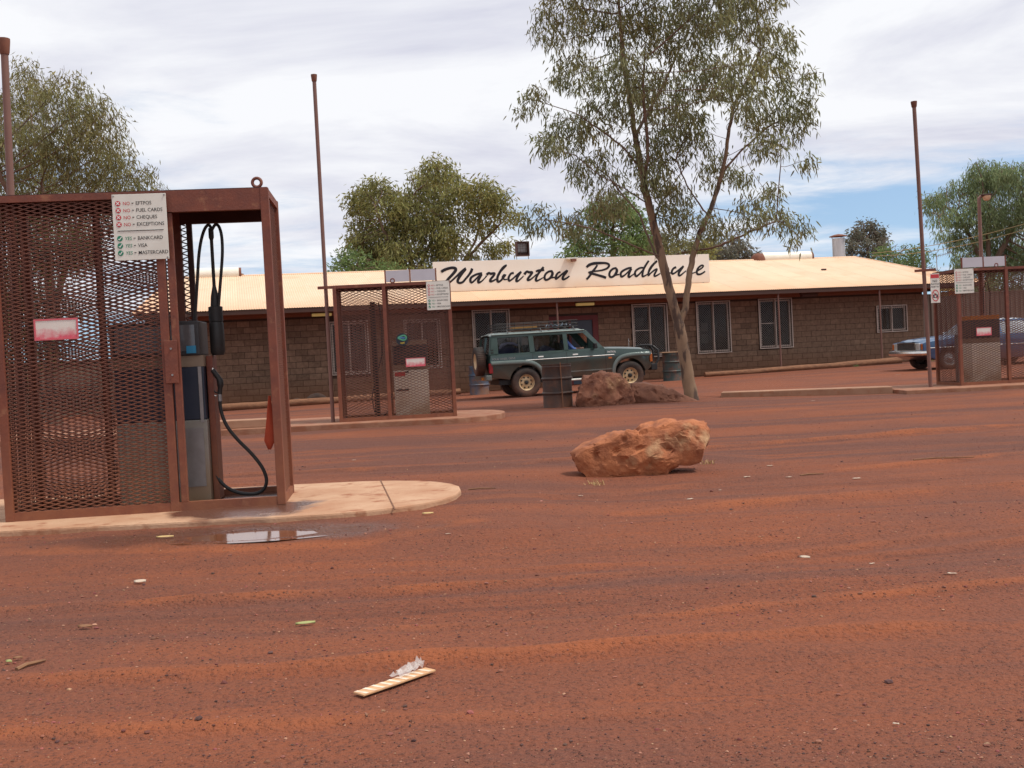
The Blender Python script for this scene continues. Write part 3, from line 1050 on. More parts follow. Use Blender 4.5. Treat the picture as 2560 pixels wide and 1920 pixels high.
def build_roof():
    core = MB()
    yb = 2 * RIDGE_N - EAVE_N
    t = -0.03
    core.add([(EU0, EAVE_N + 0.03, EAVE_Z + t), (EU1, EAVE_N + 0.03, EAVE_Z + t), (EU1, yb - 0.03, EAVE_Z + t), (EU0, yb - 0.03, EAVE_Z + t), (RU0, RIDGE_N, RZ + t), (RU1, RIDGE_N, RZ + t)],
             [(0, 1, 5, 4), (2, 3, 4, 5), (1, 2, 5), (3, 0, 4)])
    roof = core.build('roof', M_fascia, house)
    w = 0.762
    run = RIDGE_N - EAVE_N
    ln = math.hypot(run, run * SLOPE)
    vs, fs = corrugated(0, ln, w)
    me = bpy.data.meshes.new('roof_sheet')
    me.from_pydata(vs, [], fs)
    me.polygons.foreach_set('use_smooth', [True] * len(fs))
    me.materials.append(M_roof)
    n = int((RU1 - RU0) / w)
    for k in range(n):
        o = bpy.data.objects.new('roof_sheet', me)
        COL.objects.link(o)
        o.parent = roof
        o.location = (RU0 + k * w, EAVE_N, EAVE_Z + 0.002 * (k % 2))
        o.rotation_euler = (math.atan(SLOPE), 0, 0)
    last = RU0 + n * w
    # cut sheets over the two hip corners and the last strip
    for (a, b, corner) in ((EU0, RU0, EU0), (last, RU1, None), (RU1, EU1, EU1)):
        vv, ff = [], []
        m_ = max(2, int((b - a) / 0.019))
        for k in range(m_ + 1):
            u = a + (b - a) * k / m_
            if corner is None: top = 1.0
            elif corner == EU0: top = (u - EU0) / (RU0 - EU0)
            else: top = (EU1 - u) / (EU1 - RU1)
            zz = 0.009 * math.sin(2 * PI * (u - RU0) / 0.0762)
            vv += [(u, EAVE_N, EAVE_Z + zz), (u, EAVE_N + run * top, EAVE_Z + run * top * SLOPE + zz)]
        ff = [(2 * k, 2 * k + 2, 2 * k + 3, 2 * k + 1) for k in range(m_)]
        s = MB(); s.add(vv, ff); s.build('roof_sheet', M_roof, roof, sm=True, recalc=False)
    yb = 2 * RIDGE_N - EAVE_N
    s = MB(); s.add([(EU0, yb, EAVE_Z), (EU1, yb, EAVE_Z), (RU1, RIDGE_N, RZ), (RU0, RIDGE_N, RZ)], [(0, 1, 2, 3)])
    s.add([(EU1, EAVE_N, EAVE_Z), (EU1, yb, EAVE_Z), (RU1, RIDGE_N, RZ)], [(0, 1, 2)])
    s.add([(EU0, EAVE_N, EAVE_Z), (EU0, yb, EAVE_Z), (RU0, RIDGE_N, RZ)], [(2, 1, 0)])
    s.build('rear_slope', M_roof, roof, recalc=False)
    # ridge and hip cappings
    s = MB()
    s.tube([(RU0, RIDGE_N, RZ + 0.005), (RU1, RIDGE_N, RZ + 0.005)], 0.035, 8)
    s.tube([(RU1, RIDGE_N, RZ + 0.005), (EU1, EAVE_N, EAVE_Z + 0.012)], 0.028, 8)
    s.tube([(RU0, RIDGE_N, RZ + 0.005), (EU0, EAVE_N, EAVE_Z + 0.012)], 0.028, 8)
    s.build('ridge_cap', M_roof, roof, sm=True)
    s = MB()
    s.box(EU0 + 0.02, EU1 - 0.02, EAVE_N + 0.035, EAVE_N + 0.07, 2.735, EAVE_Z - 0.02)
    s.box(EU1 - 0.06, EU1 - 0.025, EAVE_N + 0.07, 9.5, 2.735, EAVE_Z - 0.02)
    s.build('fascia', M_fascia, roof)
    MB().box(EU0 + 0.06, EU1 - 0.06, EAVE_N + 0.071, 0.02, 2.755, 2.775).build('soffit', M_soffit, roof)
    MB().box(U_L, U_R, -0.06, -0.014, 2.66, 2.754).build('wall_batten', M_soffit, roof)
    s = MB(); s.box(13.05, 13.25, 1.9, 1.96, EAVE_Z + SLOPE * 3.57 + 0.01, EAVE_Z + SLOPE * 3.57 + 0.07); s.build('roof_bracket', M_plate, roof)
    return roof


roof = build_roof()
for px in (-7.62, 1.28, 9.32, 13.30, 16.75):
    s = MB(); s.cyl((px, -1.52, base_z(px * HT[0], 36) - 0.1), (px, -1.52, 2.752), 0.032, 10); s.box(px - 0.06, px + 0.06, -1.58, -1.46, 2.742, 2.754)
    s.build('veranda_post', M_pole, house, sm=True)
M_tubeglow = mat('fluoro_cover', (0.75, 0.62, 0.25), (0.7, 0.57, 0.22), 5, 0.4)
_bb = M_tubeglow.node_tree.nodes['Principled BSDF']
_bb.inputs['Emission Color'].default_value = (1.0, 0.72, 0.22, 1)
_bb.inputs['Emission Strength'].default_value = 0.12
for k, (ux, lit) in enumerate(((-6.35, 1), (2.48, 1), (10.9, 0), (16.6, 1))):
    bs = MB().box(ux - 0.36, ux + 0.36, -0.9, -0.78, 2.71, 2.754).build('soffit_light', M_fascia, house)
    MB().box(ux - 0.31, ux + 0.31, -0.93, -0.75, 2.62, 2.71).build('diffuser', M_tubeglow if lit else M_fascia, bs, bevel=0.02)

# roof gear
for (uc, ww, zc, nm_, lab) in ((13.3, 2.2, RZ + 0.06, 'water_tank', 'long cream hot water tank on the roof ridge near the flue'), (-9.7, 1.75, RZ + 0.08, 'water_tank', 'cream hot water tank on the left end of the roof ridge')):
    c = HP + HT * uc + HN * (RIDGE_N + 0.1)
    t = thing(nm_, lab, 'water tank', (c[0], c[1], zc), TH, 'water tanks on the roof')
    s = MB(); s.cyl((-ww / 2, 0, 0.02), (ww / 2, 0, 0.02), 0.23, 24); s.build('barrel', M_tank, t, sm=True)
    s = MB(); s.cyl((ww / 2, 0, 0.02), (ww / 2 + 0.09, 0, 0.02), 0.215, 20); s.cyl((ww / 2 + 0.05, 0, -0.02), (ww / 2 + 0.17, 0, -0.05), 0.05, 8); s.build('end_cap', M_rustcap, t, sm=True)
    for q in (-1, 1): MB().box(q * ww * 0.3 - 0.05, q * ww * 0.3 + 0.05, -0.2, 0.2, -0.3, -0.12).build('foot', M_steel, t)
c = HP + HT * 12.05 + HN * (RIDGE_N + 0.1)
t = thing('roof_ventilator', 'dark half round roof ventilator at the left end of the long tank', 'ventilator', (c[0], c[1], RZ), TH)
s = MB(); s.lathe([(0.30, -0.05), (0.30, 0.06), (0.27, 0.16), (0.18, 0.25), (0.05, 0.29), (0.0, 0.29)], 18); s.build('cowl', M_rustcap, t, sm=True)
c = HP + HT * 15.9 + HN * (RIDGE_N + 0.3)
t = thing('flue', 'galvanised round flue with a wide rusty rain cap on the roof', 'flue', (c[0], c[1], RZ - 0.1), TH)
s = MB(); s.cyl((0, 0, -0.1), (0, 0, 0.93), 0.26, 24); s.build('pipe', M_flue, t, sm=True)
s = MB(); s.lathe([(0.0, 1.12), (0.18, 1.09), (0.37, 1.03), (0.38, 1.01), (0.30, 1.00), (0, 1.0)], 24); s.build('rain_cap', M_rustcap, t, sm=True)
s = MB()
for q in range(3):
    a = 2.1 * q + 0.4
    s.bar((0.24 * math.cos(a), 0.24 * math.sin(a), 0.9), (0.27 * math.cos(a), 0.27 * math.sin(a), 1.02), 0.02)
s.build('cap_strut', M_rustcap, t)

# sign board on the roof with hand painted script
SN = 0.12
c = HP + HN * SN
sign = thing('roof_sign', 'long cream board with black script lettering standing on the roof', 'sign', (c[0], c[1], 3.30), TH)
sb = MB().box(-2.5, 7.54, 0, 0.05, 0.02, 1.03).build('board', M_signbeige, sign, bevel=0.006)
s = MB()
for u in np.arange(-2.3, 7.5, 1.6):
    s.bar((u, 0.06, 0.9), (u, 1.5, 0.42), 0.04); s.bar((u, 0.075, 0.0), (u, 0.075, 1.0), 0.045)
s.build('brace', M_steel, sign)

SCRIPT = [  # traced pen strokes: origin x in the photo, points (x, y, width) in enlarged pixels
    (1080, [[(255, 440, 70), (330, 390, 75), (450, 345, 70), (560, 325, 70), (640, 340, 75), (655, 385, 80), (610, 460, 75), (500, 580, 70), (430, 660, 70), (385, 725, 65), (390, 760, 58), (450, 755, 50), (560, 670, 45), (680, 560, 50), (800, 450, 65), (930, 350, 70), (850, 450, 75), (770, 560, 75), (715, 660, 70), (715, 720, 65), (770, 745, 60), (850, 720, 55), (940, 620, 55), (1030, 510, 60), (1085, 420, 70), (1110, 345, 65)],
            [(1385, 480, 60), (1290, 490, 55), (1180, 530, 55), (1080, 600, 60), (1060, 680, 65), (1090, 735, 55), (1160, 690, 45), (1260, 590, 45), (1350, 510, 60)],
            [(1370, 500, 70), (1320, 590, 70), (1280, 680, 70), (1290, 735, 60), (1370, 700, 40), (1460, 610, 30), (1510, 545, 40)],
            [(1510, 520, 70), (1570, 470, 60), (1620, 490, 65), (1700, 480, 65), (1730, 490, 60), (1690, 560, 60), (1620, 640, 60), (1610, 700, 65), (1680, 690, 50), (1770, 640, 40)],
            [(1800, 600, 40), (1850, 490, 35), (1960, 370, 35), (2040, 280, 40), (2050, 258, 50), (1965, 320, 60), (1880, 440, 65), (1820, 560, 65), (1805, 650, 65), (1825, 710, 65), (1890, 690, 50), (1960, 610, 55), (2020, 520, 75), (1965, 590, 80), (2000, 650, 40), (2080, 645, 30)]]),
    (1260, [[(270, 470, 60), (190, 490, 55), (130, 590, 60), (130, 670, 60), (160, 685, 50), (240, 630, 40), (350, 530, 45), (470, 435, 50), (430, 490, 60), (370, 580, 65), (340, 680, 65), (370, 700, 50), (450, 640, 35), (540, 555, 30)],
            [(560, 510, 70), (630, 430, 60), (690, 450, 65), (780, 450, 60), (740, 520, 60), (670, 610, 60), (660, 665, 65), (730, 650, 45), (830, 570, 35), (900, 500, 30)],
            [(1095, 305, 55), (1040, 370, 60), (960, 470, 60), (900, 580, 60), (880, 670, 65), (930, 680, 50), (1010, 640, 35), (1090, 590, 25)],
            [(880, 430, 45), (950, 400, 60), (1040, 395, 60), (1110, 380, 60)],
            [(1340, 420, 60), (1240, 430, 55), (1150, 500, 55), (1120, 590, 60), (1150, 660, 60), (1230, 640, 55), (1300, 580, 65), (1340, 490, 75), (1320, 425, 60)],
            [(1290, 600, 60), (1400, 590, 35)],
            [(1560, 440, 50), (1490, 470, 50), (1440, 550, 60), (1430, 630, 65), (1500, 590, 50), (1620, 490, 45), (1740, 405, 55), (1720, 450, 65), (1650, 540, 65), (1620, 620, 65), (1640, 650, 55), (1720, 620, 45), (1810, 555, 35)]]),
    (1440, [[(290, 310, 60), (370, 245, 75), (500, 205, 75), (650, 195, 70), (800, 195, 60), (890, 220, 60), (915, 270, 60), (860, 340, 55), (750, 385, 50), (620, 410, 45), (480, 425, 45), (400, 440, 50), (345, 470, 60)],
            [(380, 470, 65), (500, 500, 65), (640, 540, 65), (760, 575, 70), (830, 605, 70)],
            [(590, 250, 50), (530, 340, 55), (450, 440, 65), (370, 560, 60), (290, 650, 55)],
            [(1120, 330, 50), (1030, 350, 55), (950, 420, 60), (920, 510, 60), (950, 580, 60), (1020, 570, 55), (1090, 500, 70), (1130, 410, 75), (1110, 345, 60)],
            [(1090, 520, 60), (1200, 510, 30)],
            [(1540, 325, 50), (1440, 340, 55), (1310, 400, 55), (1240, 470, 60), (1250, 570, 60), (1330, 540, 45), (1430, 450, 40), (1520, 360, 55)],
            [(1530, 350, 60), (1480, 450, 65), (1450, 550, 65), (1470, 585, 55), (1540, 540, 35), (1610, 490, 30)],
            [(1860, 325, 50), (1770, 330, 50), (1660, 400, 55), (1630, 480, 60), (1660, 560, 60), (1740, 510, 45), (1840, 400, 45)],
            [(2010, 130, 50), (1950, 220, 55), (1870, 360, 60), (1840, 480, 60), (1840, 560, 60), (1900, 550, 40), (1980, 500, 30)]]),
    (1600, [[(225, 540, 50), (250, 400, 55), (320, 280, 55), (430, 165, 50), (465, 145, 50), (400, 210, 45), (310, 320, 50), (240, 440, 55), (228, 540, 50), (300, 470, 40), (400, 390, 45), (470, 360, 45), (440, 430, 55), (395, 520, 55), (410, 560, 50), (480, 530, 40), (560, 480, 30)],
            [(760, 300, 50), (680, 300, 50), (600, 380, 55), (590, 450, 55), (640, 500, 50), (700, 470, 60), (770, 400, 80), (760, 315, 60)], [(760, 470, 50), (860, 470, 30)],
            [(1000, 310, 60), (930, 340, 55), (880, 420, 60), (890, 490, 60), (960, 470, 45), (1080, 380, 45), (1200, 280, 50), (1150, 350, 60), (1080, 450, 65), (1070, 530, 60), (1110, 540, 50), (1200, 470, 35), (1270, 410, 30)],
            [(1290, 430, 30), (1360, 340, 35), (1400, 290, 45), (1390, 370, 55), (1420, 440, 60), (1380, 500, 55), (1310, 490, 45)], [(1420, 490, 30), (1560, 440, 30)],
            [(1590, 405, 45), (1700, 340, 40), (1750, 275, 45), (1700, 258, 45), (1610, 330, 55), (1570, 430, 60), (1590, 500, 60), (1680, 500, 50), (1800, 425, 40)]])]


def catmull(pts, sub=4):
    P = [pts[0]] + list(pts) + [pts[-1]]
    out = []
    for i in range(1, len(P) - 2):
        p0, p1, p2, p3 = (np.array(q, float) for q in P[i - 1:i + 3])
        for k in range(sub):
            t = k / sub
            out.append(0.5 * (2 * p1 + (p2 - p0) * t + (2 * p0 - 5 * p1 + 4 * p2 - p3) * t * t + (3 * p1 - p0 - 3 * p2 + p3) * t ** 3))
    out.append(np.array(pts[-1], float))
    return out


word_of = {1080: 'warburton_lettering', 1260: 'warburton_lettering', 1440: 'roadhouse_lettering', 1600: 'roadhouse_lettering'}
words = {}
for ox, strokes in SCRIPT:
    s = words.setdefault(word_of[ox], MB())
    for st in strokes:
        cv = catmull(st, 4)
        pts, rs = [], []
        for (x, y, w) in cv:
            u, z = house_uv(ox + x / 11.06, 640 + y / 11.06, SN)
            pts.append((u, -0.006, z - 3.30))
            rs.append(w / 11.06 / 74.0 * 0.55)
        # round ends
        s.tube(pts, rs, 8, flat=((0, 1, 0), 0.12))
for k, s in words.items():
    s.build('lettering', M_ink, sign, sm=False)

c = HP + HT * 0.69 + HN * 0.35
t = thing('floodlight', 'dark square floodlight with wire guard standing above the roof sign', 'floodlight', (c[0], c[1], 4.30), TH)
s = MB(); frame_ring(s, -0.23, 0.23, 0.16, 0.66, 0.035, -0.12, 0.1); s.box(-0.195, 0.195, 0.08, 0.1, 0.195, 0.625); s.build('housing', M_plate, t)
MB().box(-0.18, 0.18, 0.04, 0.078, 0.3, 0.61).build('reflector', M_steel, t)
s = MB()
for k in range(5): s.bar((-0.19 + k * 0.095, -0.11, 0.2), (-0.19 + k * 0.095, -0.11, 0.62), 0.008); s.bar((-0.2, -0.105, 0.23 + k * 0.09), (0.2, -0.105, 0.23 + k * 0.09), 0.008)
s.build('guard', M_plate, t)
s = MB(); s.bar((-0.21, 0, -0.12), (-0.21, 0, 0.16), 0.02); s.bar((0.21, 0, -0.12), (0.21, 0, 0.16), 0.02); s.build('bracket', M_steel, t)
c = HP + HT * 2.36 + HN * (SN - 0.14)
t = thing('security_lamp', 'small white lamp fixed to the top edge of the roof sign', 'lamp', (c[0], c[1], 4.28), TH)
MB().box(-0.22, 0.2, -0.06, 0.13, 0.0, 0.05).build('arm', M_white, t, bevel=0.01)
MB().box(-0.05, 0.12, -0.12, 0.04, -0.09, -0.001).build('lamp_head', M_rustcap, t, bevel=0.01)


# ------------------------------------------------------------------ lettering
def text_mesh(lines, name='lettering', shear=0.0, bold=0.0):
    """lines: (text, x, z, height, align); a flat mesh in the x-z plane facing -y"""
    cu = bpy.data.curves.new('tmp', 'FONT')
    vs, fs = [], []
    for (tx, x, z, h, al) in lines:
        cu.body = tx
        cu.size = 1.0
        cu.shear = shear
        cu.offset = bold
        cu.align_x = al
        cu.extrude = 0.0
        cu.resolution_u = 3
        ob = bpy.data.objects.new('tmp', cu)
        COL.objects.link(ob)
        dg = bpy.context.evaluated_depsgraph_get()
        dg.update()
        me = bpy.data.meshes.new_from_object(ob.evaluated_get(dg))
        k = h / 0.72
        b = len(vs)
        vs += [(x + v.co.x * k * 0.92, 0.0, z + v.co.y * k) for v in me.vertices]
        fs += [tuple(b + i for i in p.vertices) for p in me.polygons]
        bpy.data.objects.remove(ob)
        bpy.data.meshes.remove(me)
    bpy.data.curves.remove(cu)
    me = bpy.data.meshes.new(name)
    me.from_pydata(vs, [], fs)
    return me


def disc(s, cx, cz, r, y, n=20, ry=None):
    b = len(s.v)
    ry = ry or r
    s.v += [(cx + r * math.cos(2 * PI * k / n), y, cz + ry * math.sin(2 * PI * k / n)) for k in range(n)]
    s.f.append(tuple(b + k for k in range(n)))


def ring(s, cx, cz, r0, r1, y, n=24, ez=1.0):
    b = len(s.v)
    for k in range(n):
        a = 2 * PI * k / n
        s.v += [(cx + r0 * math.cos(a), y, cz + r0 * ez * math.sin(a)), (cx + r1 * math.cos(a), y, cz + r1 * ez * math.sin(a))]
    for k in range(n):
        i, j = 2 * k, 2 * ((k + 1) % n)
        s.f.append((b + i, b + i + 1, b + j + 1, b + j))


def make_payment_sign():
    t = thing('payment_sign', 'white sign listing NO cards and YES cards on the large open fuel cage', 'sign', group='payment signs on the fuel cages')
    MB().box(0, 0.395, 0, 0.006, 0, 0.485).build('board', M_white, t, bevel=0.002)
    y = -0.0022
    rows_no = ['EFTPOS', 'FUEL CARDS', 'CHEQUES', 'EXCEPTIONS']
    rows_ye = ['BANKCARD', 'VISA', 'MASTERCARD']
    red, blk, grn = [], [], []
    rd, gd, tk = MB(), MB(), MB()
    for k, w in enumerate(rows_no):
        z = 0.405 - k * 0.0515
        red.append(('NO', 0.078, z, 0.026, 'LEFT')); blk.append((w, 0.172, z, 0.027, 'LEFT'))
        disc(rd, 0.043, z + 0.013, 0.0195, y)
        wx = MB()
        for q in (-1, 1):
            wx.bar((0.043 - 0.010, y - 0.0016 - 0.0006 * q, z + 0.013 - 0.010 * q), (0.043 + 0.010, y - 0.0016 - 0.0006 * q, z + 0.013 + 0.010 * q), 0.006, 0.0006, (0, 1, 0))
        wx.build('cross_mark', M_whiteink, t)
    for k, w in enumerate(rows_ye):
        z = 0.148 - k * 0.0535
        grn.append(('YES', 0.078, z, 0.026, 'LEFT')); blk.append((w, 0.172, z, 0.027, 'LEFT'))
        disc(gd, 0.043, z + 0.013, 0.0205, y)
        tk.bar((0.033, y - 0.0016, z + 0.010), (0.040, y - 0.0016, z + 0.003), 0.006, 0.0006, (0, 1, 0))
        tk.bar((0.040, y - 0.0022, z + 0.003), (0.056, y - 0.0022, z + 0.024), 0.006, 0.0006, (0, 1, 0))
    for ln_, m, nm, sh in ((red, M_redink, 'red_lettering', 0), (blk, M_ink, 'black_lettering', 0), (grn, M_greenink, 'green_lettering', 0.15)):
        for one in ln_:
            if one[0] != '-': link(nm, text_mesh([one], shear=sh, bold=0.003), m, t, (0, y, 0))
    for k in range(7):
        z = (0.405 - k * 0.0515 if k < 4 else 0.148 - (k - 4) * 0.0535) + 0.0115
        MB().box(0.143, 0.157, -0.0026, -0.0005, z, z + 0.0045).build('dash', M_ink, t)
    rd.build('cross_badge', M_redink, t, recalc=False)
    gd.build('tick_badge', M_greenink, t, recalc=False); tk.build('tick_mark', M_whiteink, t)
    MB().box(0.03, 0.365, -0.0028, -0.001, 0.214, 0.2185).build('divider_line', M_ink, t)
    s = MB()
    for (x, z) in ((0.012, 0.473), (0.383, 0.473), (0.383, 0.012)): s.cyl((x, -0.006, z), (x, -0.0002, z), 0.006, 8)
    s.build('bolt', M_steel, t)
    return t


# ------------------------------------------------------------------ fuel cages
def expanded_mesh(W, H, L=0.105, S=0.046, w=0.0105, t=0.0045):
    """diamond strands as flat tilted ribbons with thickness, in the x-z plane"""
    rows = int(H / (S / 2))
    cols = int(W / (L / 2))
    dx, dz = W / cols, H / rows
    vs, qs = [], []
    for r in range(rows):
        zc = (r + 0.5) * dz
        base = len(vs)
        for c in range(cols + 1):
            ph = 1 if ((c + r) % 2 == 0) else -1
            z = zc + ph * dz * 0.5
            y = ph * 0.004
            x = c * dx
            vs += [(x, y - t, z - w * 0.5), (x, y + t, z - w * 0.2), (x, y + t, z + w * 0.5), (x, y - t, z + w * 0.2)]
        for c in range(cols):
            a, b = base + c * 4, base + c * 4 + 4
            for k in range(4):
                k2 = (k + 1) % 4
                qs.append((a + k, b + k, b + k2, a + k2))
    return np.array(vs), np.array(qs)


def place_panel(name, parent, origin, ang, W, H, S=0.046, w=0.0115, m=None):
    L = 0.092 if S < 0.04 else 0.105
    vs, qs = expanded_mesh(W, H, L, S, w)
    me = mesh_np(name, vs, qs)
    o = link(name, me, m or M_mesh, parent, origin)
    o.rotation_euler = (0, 0, ang)
    return o


def make_cage(label, loc, yaw, W, Dp, H, mid, opened=None, lug_at=None, lug_r=0.028, header=None, S=0.046, sw=0.0092):
    c = thing('fuel_cage', label, 'fuel cage', loc, yaw, 'fuel cages on the islands')
    pw = 0.06
    posts = [(0, 0), (W - pw, 0), (mid - pw / 2, 0), (0, Dp - pw), (W - pw, Dp - pw), (mid - pw / 2, Dp - pw)]
    for (x, y) in posts:
        MB().box(x, x + pw, y, y + pw, 0, H).build('post', M_oxide, c, bevel=0.004)
    segs = [(pw, mid - pw / 2), (mid + pw / 2, W - pw)]
    for k, (a, b) in enumerate(segs):
        for y in (0.004, Dp - pw + 0.004):
            MB().box(a, b, y, y + pw - 0.008, 0.0, 0.062).build('bottom_rail', M_oxide, c)
            top = 0.155 if (header == k) else 0.05
            MB().box(a, b, y, y + pw - 0.008, H - top, H - 0.002).build('top_rail', M_oxide if y < 0.1 else M_plate, c)  # back rails coloured darker for the shade under the roof plate
    for x in (0.004, W - pw + 0.004):
        MB().box(x, x + pw - 0.008, pw, Dp - pw, 0.0, 0.06).build('bottom_rail', M_oxide, c)
        MB().box(x, x + pw - 0.008, pw, Dp - pw, H - 0.06, H - 0.003).build('top_rail', M_oxide, c)
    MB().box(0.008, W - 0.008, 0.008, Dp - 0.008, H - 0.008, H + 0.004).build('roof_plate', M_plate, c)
    MB().box(pw, W - pw, pw + 0.002, Dp - pw - 0.002, 0.002, 0.02).build('floor_tray', M_wetfloor, c)
    zh = H - 0.115
    for k, (a, b) in enumerate(segs):
        if opened == k: continue
        place_panel('mesh_panel', c, (a, 0.03, 0.06), 0, b - a, zh, S, sw)
        place_panel('mesh_panel', c, (a, Dp - 0.03, 0.06), 0, b - a, zh, S, sw)
    for x in (0.03, W - 0.03):
        place_panel('mesh_panel', c, (x, pw, 0.06), PI / 2, Dp - 2 * pw, zh, S, sw)
    if lug_at is not None:
        s = MB()
        s.tube([(lug_at + lug_r * 1.15 * math.cos(a), 0.03, H + 0.004 + lug_r * 1.3 + lug_r * 1.15 * math.sin(a)) for a in np.linspace(0, 2 * PI, 19)[:-1]], lug_r * 0.42, 8, closed=True)
        s.build('lifting_eye', M_oxide, c, sm=True)
    return c


CAGE_H = 2.32
C1 = (-3.66, 7.68, 0.10)
Y1 = R(6.5)
cage1 = make_cage('large near fuel cage with its right hand bay standing open', C1, Y1, 1.97, 0.74, CAGE_H, 1.18, opened=1, lug_at=1.89, header=1, S=0.0285, sw=0.0102)
# the pushed-back gate stiles, latch plate and inner uprights of the near cage
MB().box(1.225, 1.275, 0.012, 0.052, 0.062, CAGE_H - 0.16).build('gate_stile', M_oxide, cage1, bevel=0.004)
MB().box(1.17, 1.262, -0.012, -0.003, 0.93, 1.24).build('latch_plate', M_oxide, cage1, bevel=0.003)
s = MB(); s.cyl((1.22, -0.02, 1.18), (1.22, -0.011, 1.18), 0.008, 8); s.cyl((1.22, -0.02, 0.99), (1.22, -0.011, 0.99), 0.008, 8); s.build('latch_bolt', M_steel, cage1)
MB().box(1.255, 1.295, 0.685, 0.725, 0.062, CAGE_H - 0.06).build('gate_stile', M_plate, cage1)
place_panel('mesh_panel', cage1, (1.205, 0.705, 0.06), 0, 0.06, CAGE_H - 0.12)
MB().box(0.55, 0.6, 0.685, 0.72, 0.062, CAGE_H - 0.06).build('gate_stile', M_oxide, cage1)

C2 = (-2.96, 18.34, 0.10)
cage2 = make_cage('closed fuel cage in the middle standing before the roadhouse', C2, R(4.0), 2.0, 0.98, CAGE_H, 0.86, lug_at=1.02, lug_r=0.03)
C3 = (8.92, 21.45, 0.03)
cage3 = make_cage('fuel cage at the right with the blue sedan behind its mesh', C3, R(4.5), 2.3, 1.05, CAGE_H, 1.02, lug_at=0.83, lug_r=0.03)
for cg, xs in ((cage2, (0.90, 1.32, 1.76)), (cage3, (0.12, 0.56, 1.02))):
    rs = MB()
    for x in xs: rs.box(x - 0.012, x + 0.012, 0.02, 0.05, CAGE_H + 0.004, CAGE_H + 0.225)
    rs = rs.build('roof_sign_frame', M_oxide, cg)
    for a, b in zip(xs[:-1], xs[1:]):
        MB().box(a + 0.014, b - 0.014, 0.022, 0.045, CAGE_H + 0.02, CAGE_H + 0.215).build('blank_panel', M_panelgrey, rs)

pay = make_payment_sign()
pay.location = (C1[0] + 0.875, C1[1] + 0.060, C1[2] + CAGE_H - 0.495)
pay.rotation_euler = (0, 0, Y1)
pay.scale = (0.95, 1, 0.97)
p2 = copy_tree(pay)
p2.location = (C2[0] + 1.585, C2[1] + 0.085, C2[2] + CAGE_H - 0.49)
p2.rotation_euler = (0, 0, R(4.0))
p2.scale = (1, 1, 1)
p2['label'] = 'white payment sign at the top right corner of the middle fuel cage'
p3 = copy_tree(pay)
p3.location = (C3[0] - 0.06, C3[1] - 0.018, C3[2] + CAGE_H - 0.49)
p3.rotation_euler = (0, 0, R(4.5))
p3.scale = (1, 1, 1)
p3['label'] = 'white payment sign on the near corner of the right hand fuel cage'

M_faded = mat('faded_notice', (0.72, 0.66, 0.60), (0.66, 0.58, 0.53), 6, 0.6)
_nt = M_faded.node_tree
_N, _L = _nt.nodes.new, _nt.links.new
_b = _nt.nodes['Principled BSDF']
_src = _b.inputs['Base Color'].links[0].from_socket
_tc = _N('ShaderNodeTexCoord'); _sp = _N('ShaderNodeSeparateXYZ'); _L(_tc.outputs['Object'], _sp.inputs[0])
_nz = _N('ShaderNodeTexNoise'); _nz.inputs['Scale'].default_value = 22; _nz.inputs['Detail'].default_value = 8; _L(_tc.outputs['Object'], _nz.inputs['Vector'])
_m1 = _N('ShaderNodeMath'); _m1.operation = 'MULTIPLY_ADD'; _m1.inputs[1].default_value = 0.13; _L(_nz.outputs[0], _m1.inputs[0]); _L(_sp.outputs[2], _m1.inputs[2])
_mr = _N('ShaderNodeMapRange'); _mr.inputs['From Min'].default_value = 0.075; _mr.inputs['From Max'].default_value = 0.15; _mr.inputs['To Min'].default_value = 0.9; _mr.inputs['To Max'].default_value = 0
_L(_m1.outputs[0], _mr.inputs['Value'])
_mx = _N('ShaderNodeMix'); _mx.data_type = 'RGBA'; _L(_mr.outputs[0], _mx.inputs[0]); _L(_src, _mx.inputs[6]); _mx.inputs[7].default_value = (0.62, 0.045, 0.10, 1)
_L(_mx.outputs[2], _b.inputs['Base Color'])
M_pinkedge = mat('pink_border', (0.62, 0.10, 0.13), (0.56, 0.14, 0.16), 20, 0.6)


def notice(label, loc, rz, w, h):
    t = thing('faded_notice', label, 'sign', loc, rz, 'faded red and white notices')
    MB().box(0, w, 0, 0.004, 0, h).build('plate', M_faded, t)
    e = MB(); frame_ring(e, -0.002, w + 0.002, -0.002, h + 0.002, 0.012, -0.0025, 0.001); e.build('pink_border', M_pinkedge, t)
    return t


notice('sun faded red and white notice on the large near cage mesh', (C1[0] + 0.275, C1[1] + 0.040, 1.385), Y1, 0.30, 0.148)
notice('small pink edged blank notice on the mesh of the middle fuel cage', (C2[0] + 1.17, C2[1] + 0.095, 0.985), R(4.0), 0.33, 0.145)
notice('pink faded notice on the mesh of the right hand fuel cage', (C3[0] + 0.36, C3[1] + 0.04, 1.005), R(4.5), 0.31, 0.16)

